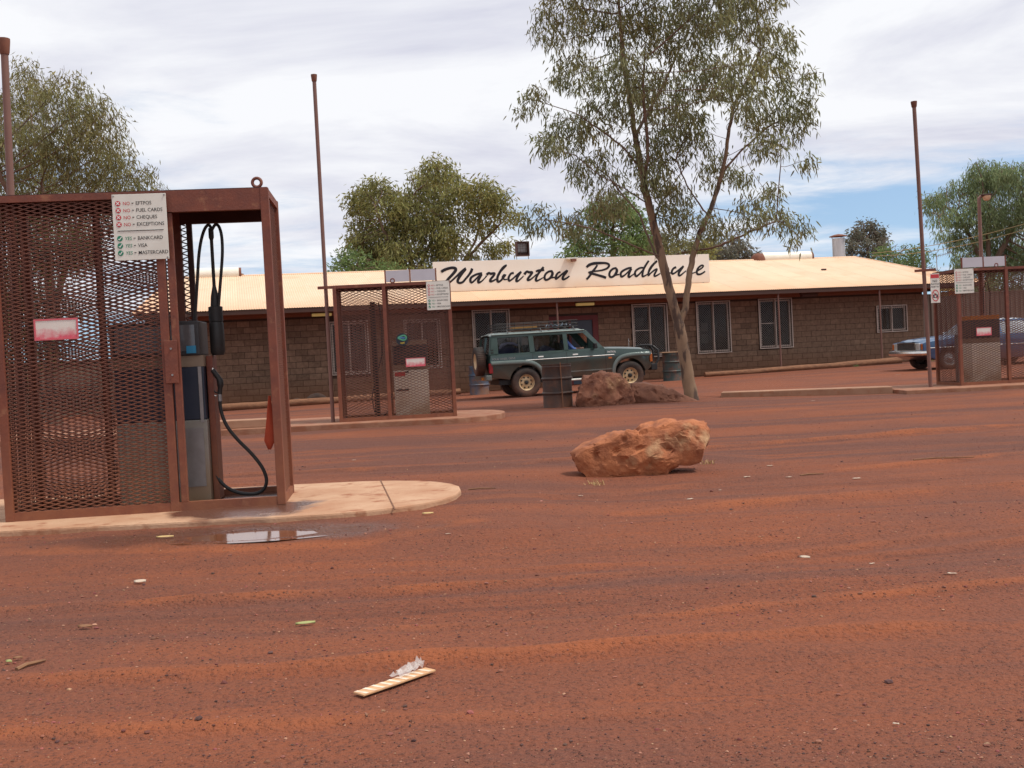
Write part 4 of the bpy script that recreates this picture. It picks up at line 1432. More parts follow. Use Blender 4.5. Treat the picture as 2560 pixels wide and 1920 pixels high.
# round fuel emblem on the middle cage
t = thing('round_emblem', 'round dark fuel emblem with green and blue swirl on the middle cage', 'emblem', (C2[0] + 1.13, C2[1] + 0.085, 1.455), R(4.0))
s = MB(); s.cyl((0, 0, 0), (0, 0.008, 0), 0.105, 32); s.build('disc', mat('emblem_black', (0.02, 0.025, 0.035), None, 5, 0.4), t)
s = MB(); s.tube([(0.068 * math.cos(a), -0.004, 0.028 + 0.036 * math.sin(a) + 0.01 * math.sin(2 * a)) for a in np.linspace(0, 2 * PI, 25)[:-1]], 0.014, 6, closed=True, flat=((0, 1, 0), 0.15)); s.build('green_swirl', mat('emblem_green', (0.10, 0.34, 0.14), (0.05, 0.26, 0.22), 30, 0.4), t)
s = MB(); s.tube([(-0.045, -0.004, 0.018), (-0.015, -0.004, 0.032), (0.02, -0.004, 0.022), (0.048, -0.004, 0.034)], 0.016, 6, flat=((0, 1, 0), 0.15)); s.build('blue_wave', mat('emblem_blue', (0.06, 0.17, 0.36), None, 30, 0.4), t)
link('lettering', text_mesh([('opal', 0, -0.07, 0.034, 'CENTER')], bold=0.01), mat('emblem_yellow', (0.7, 0.5, 0.06), None, 10, 0.4), t, (0, -0.003, 0))


# ------------------------------------------------------------------ fuel pumps
def make_pump(label, loc, rz, w, h, d, style, mast=True):
    p = thing('fuel_pump', label, 'fuel pump', loc, rz, 'fuel pumps inside the cages')
    if style == 'dark':
        MB().box(0, w, 0, d, 0.0, 0.62).build('lower_panel', M_pumpgrey, p, bevel=0.008)
        s = MB(); s.box(w - 0.235, w - 0.03, -0.006, 0.0, 0.12, 0.56); s.build('side_pocket', M_steel, p)
        MB().box(0.005, w - 0.005, 0.004, d - 0.004, 0.622, 1.02).build('upper_panel', M_pumpnavy, p, bevel=0.006)
        MB().box(w - 0.045, w - 0.02, -0.008, 0.003, 0.60, 1.02).build('chrome_strip', M_steel, p)
        MB().box(0, w, 0, d, 1.022, 1.105).build('tan_band', M_pumptan, p)
        hd = MB().box(-0.01, w - 0.02, -0.02, d + 0.02, 1.107, 1.365).build('display_head', M_pumpdark, p, bevel=0.01)
        MB().box(0.03, w - 0.05, -0.026, -0.0205, 1.14, 1.335).build('display_window', mat('display_glass', (0.10, 0.095, 0.10), (0.14, 0.13, 0.13), 9, 0.15, spec=0.8), hd)
        MB().box(w - 0.115, w - 0.045, -0.032, -0.0265, 1.122, 1.178).build('blue_sticker', M_bluesticker, hd)
        s = MB(); s.tube([(w - 0.27, -0.012, 0.94), (w - 0.26, -0.02, 0.955), (w - 0.245, -0.02, 0.94), (w - 0.24, -0.012, 0.88)], 0.009, 8); s.build('handle', M_rim, p, sm=True)
    else:
        MB().box(0, w, 0, d, 0.0, 0.80).build('lower_panel', M_pumppale, p, bevel=0.008)
        MB().box(0, w, 0.01, d - 0.01, 0.802, 0.90).build('tan_band', M_pumptan, p)
        MB().box(0, w, -0.005, d + 0.005, 0.902, h - 0.085).build('display_head', M_pumpdark, p, bevel=0.006)
        MB().box(0, w, -0.006, d + 0.006, h - 0.083, h).build('top_band', M_orange if style == 'orange' else M_pumptan, p, bevel=0.004)
        if style != 'orange':
            MB().box(0.02, 0.20, -0.005, -0.001, 0.70, 0.775).build('red_placard', M_redink, p)
            MB().box(0.20, 0.26, -0.005, -0.001, 0.755, 0.785).build('black_label', M_ink, p)
            MB().box(0.03, 0.25, -0.005, -0.001, 0.445, 0.475).build('black_label', M_ink, p)
    return p


pump1 = make_pump('dark headed fuel pump with grey base inside the open cage', (-2.96, 8.04, 0.122), Y1, 0.66, 1.365, 0.36, 'dark')
mast = MB()
mx, my = 0.745, 0.16
mast.tube([(mx, my, 1.52), (mx, my, 1.98), (mx, my, 2.0), (mx, my, 2.07)], [0.013, 0.013, 0.02, 0.02], 8)
mast.build('hose_mast', M_black, pump1, sm=True)
s = MB(); s.tube([(mx, my, 1.10), (mx, my, 1.13), (mx, my, 1.34), (mx, my, 1.36)], [0.045, 0.055, 0.055, 0.045], 12)
s.tube([(mx, my, 1.36), (mx, my, 1.47), (mx, my, 1.475), (mx, my, 1.55), (mx, my, 1.63)], [0.054, 0.054, 0.036, 0.03, 0.013], 12); s.build('mast_boot', M_black, pump1, sm=True)
MB().box(0.663, 0.71, 0.09, 0.30, 0.0, 1.10).build('side_pillar', M_oxide, pump1, bevel=0.006)


def px_local(o, px, py, depth):
    P = Vector(at(px, py, depth)) - o.location
    return Matrix.Rotation(-o.rotation_euler.z, 3, 'Z') @ P


def px_curve(o, pts, depth, sub=4):
    return [px_local(o, x, y, depth - 0.14 + (dd[0] if dd else 0)) for (x, y, *dd) in [tuple(q) for q in catmull(pts, sub)]]


s = MB()
s.tube(px_curve(pump1, [(487, 800), (491, 740), (494, 690), (497, 640), (503, 600), (512, 572), (522, 562), (529, 574)], 8.40), 0.012, 8)
s.tube(px_curve(pump1, [(530, 574), (538, 562), (547, 566), (554, 590), (556, 630), (553, 680), (549, 730), (545, 780)], 8.40), 0.012, 8)
s.build('overhead_hose', M_black, pump1, sm=True)
s = MB()
s.tube(px_curve(pump1, [(550, 1000), (551, 1018), (558, 1045), (572, 1072), (597, 1102), (628, 1133), (654, 1166), (666, 1196), (662, 1219), (646, 1232), (622, 1235), (594, 1231), (568, 1219), (548, 1200), (536, 1180)], 8.36), 0.0135, 10)
s.build('hose', M_black, pump1, sm=True)
s = MB(); s.tube(px_curve(pump1, [(549, 985), (550, 1003)], 8.36), 0.0165, 10); s.build('hose_collar', M_steel, pump1, sm=True)
nozl = MB()
nozl.tube(px_curve(pump1, [(531, 925), (541, 938), (549, 950), (551, 964), (549, 985)], 8.36), [0.020] * 8 + [0.024] * 5 + [0.018] * 4, 10)
nozl.box(*sum(([a, b] for a, b in zip(px_local(pump1, 526, 968, 8.36), px_local(pump1, 546, 936, 8.38))), [])) if False else None
nozl.tube(px_curve(pump1, [(528, 942), (530, 960), (536, 978), (548, 984)], 8.36), 0.006, 6)
nozl = nozl.build('nozzle', M_black, pump1, sm=True)
s = MB(); s.tube(px_curve(pump1, [(521, 904), (527, 914), (533, 926)], 8.36), 0.011, 8); s.build('spout', M_chrome, nozl, sm=True)
s = MB(); s.tube(px_curve(pump1, [(531, 986), (540, 990), (548, 988)], 8.36), 0.004, 6); s.build('hook', M_chrome, nozl, sm=True)

pump2 = make_pump('pale fuel pump with red placard inside the middle cage', (-2.05, 18.82, 0.122), R(4), 0.60, 1.32, 0.4, 'pale')
s = MB(); s.box(-0.36, -0.27, 0.1, 0.2, 0.0, 2.02); s.build('hose_mast', M_black, pump2)
s = MB(); s.tube([(-0.3, 0.06, 1.95), (-0.2, 0.04, 2.0), (-0.16, 0.02, 1.7), (-0.18, 0.0, 1.1), (-0.3, -0.02, 0.72), (-0.40, -0.02, 0.35), (-0.36, -0.02, 0.1), (-0.2, 0, 0.04), (-0.08, 0.02, 0.14), (-0.05, 0.05, 0.4)], 0.012, 8); s.build('hose', M_black, pump2, sm=True)
pump3 = make_pump('pale fuel pump with orange top band inside the right hand cage', (9.36, 21.92, 0.052), R(4.5), 0.60, 1.36, 0.42, 'orange')
s = MB(); s.box(-0.26, -0.17, 0.08, 0.2, 0.0, 1.0); s.build('hose_mast', M_steel, pump3)
MB().box(-0.25, -0.18, 0.074, 0.079, 0.30, 0.62).build('red_label', M_redink, pump3)
s = MB(); s.tube([(0.42, 0.03, 1.37), (0.44, 0.02, 1.8), (0.38, 0.02, 2.05), (0.30, 0.03, 1.9), (0.30, 0.04, 1.4)], 0.012, 8); s.build('hose', M_black, pump3, sm=True)

# hanging orange rag tied behind the right post of the near cage
t = MB()
n = 7
vs = []
for k in range(n):
    f = k / (n - 1)
    w = 0.012 + 0.085 * f if f < 0.85 else 0.085 - 0.40 * (f - 0.85)
    zz = 0.90 - 0.40 * f
    for q in (-1, 0, 1):
        vs.append((q * w * 0.5 - 0.02 * f, 0.012 * math.sin(3 * f + q), zz))
t.add(vs, [(3 * k + q, 3 * k + q + 1, 3 * k + q + 4, 3 * k + q + 3) for k in range(n - 1) for q in (0, 1)])
o = t.build('hanging_rag', M_orangecloth, sm=True, recalc=False)
md = o.modifiers.new('thick', 'SOLIDIFY'); md.thickness = 0.006
o.location = (-1.80, 8.0, 0.0)
set_props(o, 'orange red rag hanging behind the right post of the open cage', 'rag')


# ------------------------------------------------------------------ tall steel poles
def make_pole(label, x, y, z0, h, r, bracket=None, lean=0.0):
    t = thing('steel_pole', label, 'pole', (x, y, z0), 0, 'tall steel poles beside the fuel cages')
    t.rotation_euler = (0, lean, 0)
    s = MB(); s.tube([(0, 0, -0.1), (0, 0, h - 0.11)], r, 12); s.build('shaft', M_pole, t, sm=True)
    s = MB(); s.tube([(0, 0, h - 0.12), (0, 0, h - 0.10), (0, 0, h - 0.02), (0, 0, h)], [r * 1.15, r * 1.35, r * 1.6, r * 1.6], 12); s.build('cap', M_rustcap, t, sm=True)
    if bracket:
        MB().box(bracket[0], bracket[1], -0.06, -r - 0.001, bracket[2], bracket[2] + 0.05).build('bracket', M_oxide, t)
    return t


make_pole('brown steel pole behind the left end of the large near cage', -3.755, 8.2, 0.1, 3.58, 0.027, (-0.12, 0.1, 2.29), R(1.1))
make_pole('tall thin pole beside the left edge of the middle fuel cage', -3.10, 18.52, 0.1, 5.93, 0.033, (-0.13, 0.12, 2.28), 0.0)
make_pole('tall thin pole with a no photos sign at the right hand cage', 8.33, 21.5, 0.0, 5.70, 0.038, (-0.20, 0.22, 2.33), R(-1.1))
# no photos sign on the right pole
t = thing('no_photos_sign', 'white no photos sign with a crossed out camera on the right pole', 'sign', (8.375, 21.42, 1.70), R(3))
MB().box(0, 0.185, 0, 0.005, 0, 0.58).build('board', M_white, t, bevel=0.002)
MB().box(0.008, 0.177, -0.0022, -0.0004, 0.49, 0.565).build('red_header', M_redink, t)
for one in (('NO', 0.092, 0.41, 0.048, 'CENTER'), ('PHOTOS', 0.092, 0.355, 0.034, 'CENTER'), ('PERMITTED', 0.092, 0.305, 0.026, 'CENTER')):
    link('black_lettering', text_mesh([one], bold=0.01), M_ink, t, (0, -0.002, 0))
s = MB(); s.box(0.045, 0.14, -0.0022, -0.0004, 0.10, 0.165); s.box(0.075, 0.11, -0.0022, -0.0004, 0.1655, 0.185); s.build('camera_mark', M_ink, t)
s = MB(); disc(s, 0.092, 0.132, 0.022, -0.0032); s.build('lens_mark', M_whiteink, t, recalc=False)
s = MB(); ring(s, 0.092, 0.145, 0.062, 0.075, -0.0042, 28, 1.55); s.build('ban_ring', M_redink, t, recalc=False)
s = MB(); s.bar((0.048, -0.0050, 0.215), (0.137, -0.0050, 0.075), 0.012, 0.0004, (0, 1, 0)); s.build('ban_slash', M_redink, t)


# ------------------------------------------------------------------ drums, logs, tyres
def drum_profile(r, h):
    p = [(0.0, 0.02), (r - 0.02, 0.02), (r - 0.012, 0.0), (r + 0.004, 0.0), (r + 0.004, 0.018), (r, 0.03)]
    for zc in (h * 0.345, h * 0.675):
        p += [(r, zc - 0.03), (r + 0.012, zc - 0.024), (r + 0.024, zc - 0.006), (r + 0.024, zc + 0.006), (r + 0.012, zc + 0.024), (r, zc + 0.03)]
    p += [(r, h * 0.93), (r + 0.006, h * 0.94), (r, h * 0.95), (r, h - 0.02), (r + 0.006, h - 0.012), (r + 0.006, h), (r - 0.008, h), (r - 0.012, h - 0.02)]
    return p


def make_drum(label, x, y, r, h, m, group='old fuel drums', open_top=True):
    t = thing('steel_drum', label, 'drum', (x, y, base_z(x, y) - 0.01), 0, group)
    pr = drum_profile(r, h)
    if open_top: pr += [(r - 0.012, 0.1), (0, 0.1)]
    else: pr += [(0, h - 0.02)]
    s = MB(); s.lathe(pr, 40); s.build('body', m, t, sm=True)
    return t


d1 = make_drum('rusty brown drum with a steel stake against it in front of the car', 0.90, 21.55, 0.292, 0.88, M_rust)
t = thing('steel_stake', 'narrow steel stake driven in against the rusty drum', 'stake', (0.985, 21.215, 0.0))
s = MB(); s.bar((0, 0, -0.1), (-0.02, 0.01, 0.90), 0.036, 0.010); s.bar((0, -0.014, -0.1), (-0.02, -0.004, 0.90), 0.010, 0.02); s.build('star_picket', mat('stake_rust', (0.22, 0.10, 0.055), (0.17, 0.08, 0.045), 6, 0.85), t)
x, y = -1.02, 33.6
make_drum('blue drum with rust brown base behind the spare wheel of the car', x, y, 0.30, 0.9, M_bluedrum)
x, y = 5.25, 35.3
d3 = make_drum('dark green drum under a timber lid against the block wall', x, y, 0.30, 0.92, M_greendrum)
o = MB().box(-0.34, 0.30, -0.3, 0.3, 0, 0.03).build('timber_lid', mat('pale_timber', (0.45, 0.28, 0.17), None, 5, 0.8))
o.location = (x, y, base_z(x, y) + 0.915)
set_props(o, 'pale timber board lying as a lid on the dark green drum', 'lid')


def make_log(label, P0, P1, r0, r1, group='logs along the wall'):
    P0, P1 = Vector(P0), Vector(P1)
    n = 26
    s = MB()
    b = len(s.v)
    d = (P1 - P0).normalized()
    a = d.cross(Vector((0, 0, 1))).normalized()
    c = a.cross(d)
    k8 = 14
    for i in range(n + 1):
        f = i / n
        p = P0.lerp(P1, f)
        r = r0 + (r1 - r0) * f
        for q in range(k8):
            w = 2 * PI * q / k8
            rr = r * (1 + 0.13 * noise.noise(Vector((f * 9, math.cos(w) * 1.2, math.sin(w) * 1.2 + r0 * 50))))
            s.v.append(tuple(p + a * rr * math.cos(w) + c * rr * math.sin(w) + Vector((0, 0, 0.03 * noise.noise(Vector((f * 4, 1.7, r0)))))))
    for i in range(n):
        for q in range(k8):
            q2 = (q + 1) % k8
            s.f.append((i * k8 + q, i * k8 + q2, (i + 1) * k8 + q2, (i + 1) * k8 + q))
    s.f.append(tuple(range(k8))[::-1]); s.f.append(tuple(n * k8 + q for q in range(k8)))
    o = s.build('log', M_log, sm=True)
    return set_props(o, label, 'log', group)


def wall_pt(u, off, z):
    P = HP + HT * u + HN * off
    return (P[0], P[1], base_z(P[0], P[1]) + z)


make_log('long fallen log along the wall left of the middle fuel cage', wall_pt(-9.7, -1.75, 0.10), wall_pt(-3.9, -1.75, 0.10), 0.12, 0.11)
make_log('short log end beside the blue drum left of the car', wall_pt(-3.2, -1.7, 0.09), wall_pt(-2.15, -1.7, 0.09), 0.11, 0.10)
make_log('long log along the wall between the big tree and the sedan', wall_pt(6.35, -1.7, 0.07), wall_pt(13.9, -1.75, 0.10), 0.085, 0.125)


def tyre_profile(R_, w, rim):
    h = w / 2
    return [(rim, -h * 0.75), (rim + 0.02, -h * 0.9), (R_ * 0.86, -h), (R_ * 0.965, -h * 0.86), (R_, -h * 0.6), (R_, h * 0.6), (R_ * 0.965, h * 0.86), (R_ * 0.86, h), (rim + 0.02, h * 0.9), (rim, h * 0.75), (rim * 0.97, 0)]


for (u, zc, rr, lab) in ((-6.68, -0.06, 0.40, 'half buried tyre on its edge against the wall behind the log'), (-8.0, 0.02, 0.2, 'small dark tyre lump left of the veranda post'), (-7.3, 0.02, 0.2, 'small dark tyre lump right of the veranda post')):
    s = MB()
    s.lathe(tyre_profile(rr, 0.2, rr * 0.55), 36, close=True)
    o = s.build('old_tyre', M_tyre, sm=True)
    P = wall_pt(u, -1.15, zc)
    o.location = P
    o.rotation_euler = (R(78), 0, TH)
    set_props(o, lab, 'tyre', 'old tyres along the wall')


# ------------------------------------------------------------------ rocks
def make_rock(name, label, outline, depth, thick, m, seed, cat='rock', power=0.75, rough=0.06, sub=6, group=None, scale_=1.0):
    """outline: photo pixels of the silhouette, set at its own distance; thick: half depth in metres"""
    P = [at(x, y, depth) for x, y in outline]
    c = np.mean(P, axis=0)
    pol = [((p[0] - c[0]), (p[2] - c[2])) for p in P]
    angs = np.array([math.atan2(q[1], q[0]) for q in pol])
    rad = np.array([math.hypot(*q) for q in pol])
    order = np.argsort(angs)
    angs, rad = angs[order], rad[order]

    def silh(a):
        return np.interp(a, np.concatenate([angs - 2 * PI, angs, angs + 2 * PI]), np.tile(rad, 3))
    bm = bmesh.new()
    bmesh.ops.create_icosphere(bm, subdivisions=sub, radius=1)
    for v in bm.verts:
        x, y, z = v.co
        pl_ = math.hypot(x, z)
        a = math.atan2(z, x)
        s_ = silh(a) * (pl_ ** power)
        # ridged facets so that it reads as split stone
        q = Vector((x * 1.7 + seed, y * 1.7, z * 1.7))
        rg = noise.ridged_multi_fractal(q, 1.0, 2.1, 5, 1.0, 2.0, noise_basis='PERLIN_ORIGINAL')
        ce = noise.cell(q * 2.2)
        vv = noise.voronoi(q * 1.9)[0]
        dsp = 1 + rough * (rg - 1.2) + rough * 1.6 * (vv[1] - vv[0] - 0.3)
        edge = 0.35 + 0.65 * (1 - pl_ ** 6)
        dd = 1 + (dsp - 1) * edge
        sm = noise.fractal(Vector((x * 7 + seed, y * 7, z * 7)), 1.0, 2.0, 4)
        v.co = Vector((s_ * math.cos(a) * (1 + (dsp - 1) * 0.35) + 0.010 * sm, math.copysign(abs(y) ** 0.5, y) * thick * dd + 0.012 * sm, s_ * math.sin(a) * (1 + (dsp - 1) * 0.35) + 0.010 * sm))
    V = np.array([v.co[:] for v in bm.verts]) * 1.03
    ext = np.abs(V).max(0)
    V = V / ext
    rr_ = np.random.default_rng(int(seed * 10))
    for _ in range(70):
        n_ = rr_.normal(0, 1, 3) * np.array([0.8, 1.6, 0.8])
        n_ /= np.linalg.norm(n_)
        pj = V @ n_
        h_ = pj.max() * (rr_.uniform(0.80, 0.97) if abs(n_[1]) > 0.75 else rr_.uniform(0.93, 0.99))
        V -= np.outer(np.clip(pj - h_, 0, None) * 0.92, n_)
    V = V * ext
    for v, p_ in zip(bm.verts, V):
        q = Vector(p_)
        nn = v.normal
        k1 = noise.hetero_terrain(q * 5.0 + Vector((seed, 0, 0)), 0.8, 2.1, 5, 0.6)
        pit = max(0.0, noise.noise(q * 11.0 + Vector((0, seed, 0))) - 0.22)
        v.co = q + nn * (0.020 * scale_ * (k1 - 0.6) - 0.07 * scale_ * pit)
    me = bpy.data.meshes.new(name)
    bm.to_mesh(me)
    bm.free()
    me.polygons.foreach_set('use_smooth', [True] * len(me.polygons))
    try: me.set_sharp_from_angle(angle=R(32))
    except Exception: pass
    o = link(name, me, m)
    o.location = Vector(c) + Vector((0, thick * 0.6, -0.02))
    return set_props(o, label, cat, group)


M_rock = mat('orange_rock', (0.40, 0.140, 0.058), (0.22, 0.072, 0.034), 5.5, 0.9, bump=1.0, bscale=19, detail=9, third=((0.50, 0.30, 0.16), 2.3, 0.58, 0.70))
M_rock2 = mat('dark_red_rock', (0.30, 0.125, 0.072), (0.15, 0.06, 0.038), 5, 0.92, bump=1.0, bscale=14, detail=9, third=((0.40, 0.23, 0.12), 1.5, 0.58, 0.72))
M_rock3 = mat('brown_rock', (0.19, 0.078, 0.046), (0.13, 0.055, 0.036), 4, 0.92, bump=0.6, bscale=20)
make_rock('tilted_rock', 'orange tilted slab rock lying alone on the near dirt', [(1431, 1132), (1452, 1118), (1480, 1104), (1520, 1090), (1560, 1082), (1600, 1076), (1640, 1064), (1662, 1055), (1700, 1058), (1728, 1050), (1752, 1054), (1765, 1072), (1775, 1095), (1774, 1108), (1758, 1122), (1745, 1145), (1720, 1158), (1690, 1156), (1672, 1164), (1660, 1185), (1655, 1200), (1620, 1192), (1590, 1202), (1540, 1206), (1505, 1203), (1478, 1190), (1462, 1170), (1447, 1152), (1440, 1140)], 9.35, 0.27, M_rock, 3.1, power=0.55, rough=0.10, scale_=1.35)
make_rock('boulder', 'dark red boulder beside the rusty drum in front of the car', [(1446, 1018), (1450, 985), (1462, 958), (1459, 948), (1466, 940), (1480, 939), (1494, 933), (1522, 931), (1546, 936), (1560, 945), (1574, 966), (1585, 980), (1586, 1000), (1582, 1020), (1540, 1026), (1500, 1030), (1456, 1028)], 20.9, 0.5, M_rock2, 8.7, power=0.6, rough=0.09, scale_=1.4)
make_rock('slab_rock', 'low brown wedge of rock between the boulder and the tree trunk', [(1575, 1012), (1572, 975), (1585, 958), (1605, 957), (1640, 964), (1670, 974), (1700, 982), (1725, 992), (1750, 1004), (1720, 1007), (1695, 1003), (1680, 1010), (1640, 1014), (1600, 1016)], 21.25, 0.4, M_rock3, 5.2, power=0.6, rough=0.06)


# ------------------------------------------------------------------ vehicles
def arc(cx, cz, r, a0, a1, n=12):
    return [(cx + r * math.cos(a0 + (a1 - a0) * k / n), cz + r * math.sin(a0 + (a1 - a0) * k / n)) for k in range(n + 1)]


def rot_y90():      # lathe axis z -> y
    return Matrix.Rotation(R(90), 4, 'X')


def make_wheel(parent, loc, side, Rt, w, rim_r, holes=8, rim_m=None, hub_dark=True):
    """side -1: outer face towards -y"""
    M = Matrix.Rotation(R(90) if side < 0 else R(-90), 4, 'X')
    s = MB(); s.lathe(tyre_profile(Rt, w, rim_r), 40, M, close=True)
    # tread blocks round the crown
    for k in range(44):
        a = 2 * PI * k / 44
        for q in (-1, 1):
            T = M @ Matrix.Rotation(a, 4, 'Z') @ Matrix.Translation((Rt, 0, q * w * 0.22))
            s.box(-0.004, 0.007, -Rt * 0.045, Rt * 0.045, -w * 0.17, w * 0.17, T)
    wh = s.build('wheel', M_tyre, parent, sm=True, loc=loc)
    f = -w / 2
    s = MB()
    s.lathe([(rim_r * 1.04, w * 0.42), (rim_r * 1.0, w * 0.40), (rim_r * 0.92, w * 0.18), (rim_r * 0.80, w * 0.13), (rim_r * 0.55, w * 0.24), (rim_r * 0.34, w * 0.26), (rim_r * 0.32, w * 0.20), (0.0, w * 0.20)], 32, M)
    rim = s.build('rim', rim_m or M_rim, wh, sm=True, recalc=False)
    if holes:
        s = MB()
        for k in range(holes):
            a = 2 * PI * (k + 0.5) / holes
            T = M @ Matrix.Rotation(a, 4, 'Z') @ Matrix.Translation((rim_r * 0.68, 0, w * 0.195)) @ Matrix.Rotation(R(24), 4, 'Y')
            s.cyl(tuple(T @ Vector((0, 0, -0.012))), tuple(T @ Vector((0, 0, 0.006))), rim_r * 0.115, 8)
        s.build('rim_hole_shade', M_trimblack, wh)  # dark discs carry the painted shade inside the rim holes
    s = MB(); s.lathe([(rim_r * 0.26, w * 0.19), (rim_r * 0.24, w * 0.42), (rim_r * 0.1, w * 0.46), (0, w * 0.46)], 14, M)
    s.build('hub', M_trimblack if hub_dark else M_chrome, wh, sm=True, recalc=False)
    return wh


PT = (1.675, 30.55)
car = thing('four_wheel_drive', 'dark green long four wheel drive with roof rack and rear spare wheel', 'car', (PT[0], PT[1], -0.062), 0, None)
car.rotation_euler = (0, R(-0.7), R(12.5))


def build_patrol():
    hw = 0.84
    prof = [(-2.44, 0.58), (-1.485 - 0.47, 0.50)] + arc(-1.485, 0.41, 0.46, PI - 0.2, 0.2, 14) + [(-0.95, 0.46), (1.0, 0.46)] + arc(1.485, 0.41, 0.46, PI - 0.2, 0.2, 14) + \
        [(2.02, 0.52), (2.12, 0.60), (2.14, 0.98), (2.08, 1.07), (1.95, 1.10), (1.2, 1.165), (0.86, 1.185), (0.74, 1.185), (-2.44, 1.185), (-2.47, 1.0)]
    b = MB(); b.prism(prof, -hw, hw)
    body = b.build('body', M_cargreen, car, sm=True, bevel=0.028)
    # bonnet crown and cowl
    s = MB()
    nx, ny = 14, 10
    for i in range(nx + 1):
        x = 0.80 + 1.22 * i / nx
        for j in range(ny + 1):
            y = -0.74 + 1.48 * j / ny
            z0 = 1.205 - 0.085 * (i / nx) ** 1.6
            s.v.append((x, y, z0 + 0.035 * (1 - (abs(y) / 0.74) ** 3) - (0.05 if j in (0, ny) else 0) - (0.05 if i in (0, nx) else 0)))
    for i in range(nx):
        for j in range(ny):
            a = i * (ny + 1) + j
            s.f.append((a, a + ny + 1, a + ny + 2, a + 1))
    s.build('bonnet', M_cargreen, car, sm=True)

    def yw(z): return 0.825 - 0.135 * ((z - 1.17) / 0.56)
    # cabin frame pieces following the tumblehome
    pieces = [
        [(-2.455, 1.17), (-2.22, 1.17), (-2.20, 1.66), (-2.36, 1.70)],
        [(-1.335, 1.17), (-1.20, 1.17), (-1.20, 1.66), (-1.335, 1.66)],
        [(-0.365, 1.17), (-0.245, 1.17), (-0.245, 1.66), (-0.365, 1.66)],
        [(0.66, 1.17), (0.80, 1.17), (0.33, 1.72), (0.22, 1.66)],
        [(-2.36, 1.655), (0.30, 1.655), (0.30, 1.735), (-2.36, 1.735)],
        [(-2.455, 1.165), (0.80, 1.165), (0.78, 1.215), (-2.45, 1.215)]]
    for pc, nm in zip(pieces, ('rear_pillar', 'quarter_pillar', 'door_pillar', 'windscreen_pillar', 'roof_rail', 'belt_rail')):
        for sg in (-1, 1):
            fr = MB()
            n = len(pc)
            vs = [(x, sg * yw(z), z) for x, z in pc] + [(x, sg * (yw(z) - 0.05), z) for x, z in pc]
            fr.add(vs, [tuple(range(n)), tuple(range(n, 2 * n))] + [(i, (i + 1) % n, n + (i + 1) % n, n + i) for i in range(n)])
            fr.build(nm, M_cargreen, car)
    s = MB()
    nx, ny = 16, 12
    for i in range(nx + 1):
        f = i / nx
        x = -2.40 + 2.72 * f
        for j in range(ny + 1):
            y = -0.70 + 1.40 * j / ny
            e = (abs(y) / 0.70) ** 5
            dx = 0.06 * max(0, 1 - min(f, 1 - f) * 16) ** 2
            s.v.append((x, y, 1.80 - 0.065 * e - dx))
    for i in range(nx):
        for j in range(ny):
            a = i * (ny + 1) + j
            s.f.append((a, a + ny + 1, a + ny + 2, a + 1))
    o = s.build('roof', M_carflare, car, sm=True)
    md = o.modifiers.new('thick', 'SOLIDIFY'); md.thickness = 0.02
    s = MB()
    for sg in (-1, 1): s.tube([(-2.36, sg * 0.705, 1.735), (0.26, sg * 0.705, 1.735)], 0.018, 6)
    s.build('roof_gutter', M_carflare, car, sm=True)
    # glass: three panes a side, windscreen, rear window
    for x0, x1, xt0, xt1 in ((-2.20, -1.345, -2.20, -1.345), (-1.19, -0.375, -1.19, -0.375), (-0.235, 0.68, -0.235, 0.24)):
        for sg in (-1, 1):
            if sg == -1 and x0 > -0.3:
                continue        # driver's window is wound down
            s = MB()
            s.add([(x0, sg * (yw(1.2) - 0.02), 1.20), (x1, sg * (yw(1.2) - 0.02), 1.20), (xt1, sg * (yw(1.66) - 0.02), 1.66), (xt0, sg * (yw(1.66) - 0.02), 1.66)], [(0, 1, 2, 3)])
            s.build('side_window', M_carglass, car, recalc=False)
    for sg in (-1,):
        s = MB(); s.bar((-1.62, sg * (yw(1.2) - 0.012), 1.21), (-1.62, sg * (yw(1.65) - 0.012), 1.655), 0.035, 0.008, (0, 1, 0)); s.build('window_divider', M_trimblack, car)
    s = MB(); s.add([(0.77, -0.74, 1.20), (0.77, 0.74, 1.20), (0.30, 0.66, 1.71), (0.30, -0.66, 1.71)], [(0, 1, 2, 3)]); s.build('windscreen', M_carglass, car, recalc=False)
    s = MB(); s.add([(-2.452, -0.72, 1.22), (-2.452, 0.72, 1.22), (-2.375, 0.64, 1.68), (-2.375, -0.64, 1.68)], [(0, 1, 2, 3)]); s.build('rear_window', M_carglass, car, recalc=False)
    s = MB()
    for y in (-0.70, 0.70, -0.02): s.bar((-2.46, y * 1.06, 1.19), (-2.39, y * 0.97, 1.70), 0.06, 0.03)
    s.build('rear_frame', M_cargreen, car)
    # door gaps, handles, mouldings, flares
    s = MB()
    for x in (-1.27, -0.31, 0.80): s.box(x - 0.006, x + 0.006, -hw - 0.0015, -hw + 0.02, 0.50, 1.16)
    s.build('door_gap', M_trimblack, car)
    for x in (-1.12, -0.14):
        s = MB(); s.box(x, x + 0.15, -hw - 0.016, -hw + 0.004, 1.055, 1.09); s.build('door_handle', M_whiteink, car, bevel=0.006)
    s = MB(); s.tube([(-2.40, -hw - 0.004, 1.0), (1.05, -hw - 0.004, 1.0)], 0.013, 6); s.build('side_moulding', M_chrome, car, sm=True)
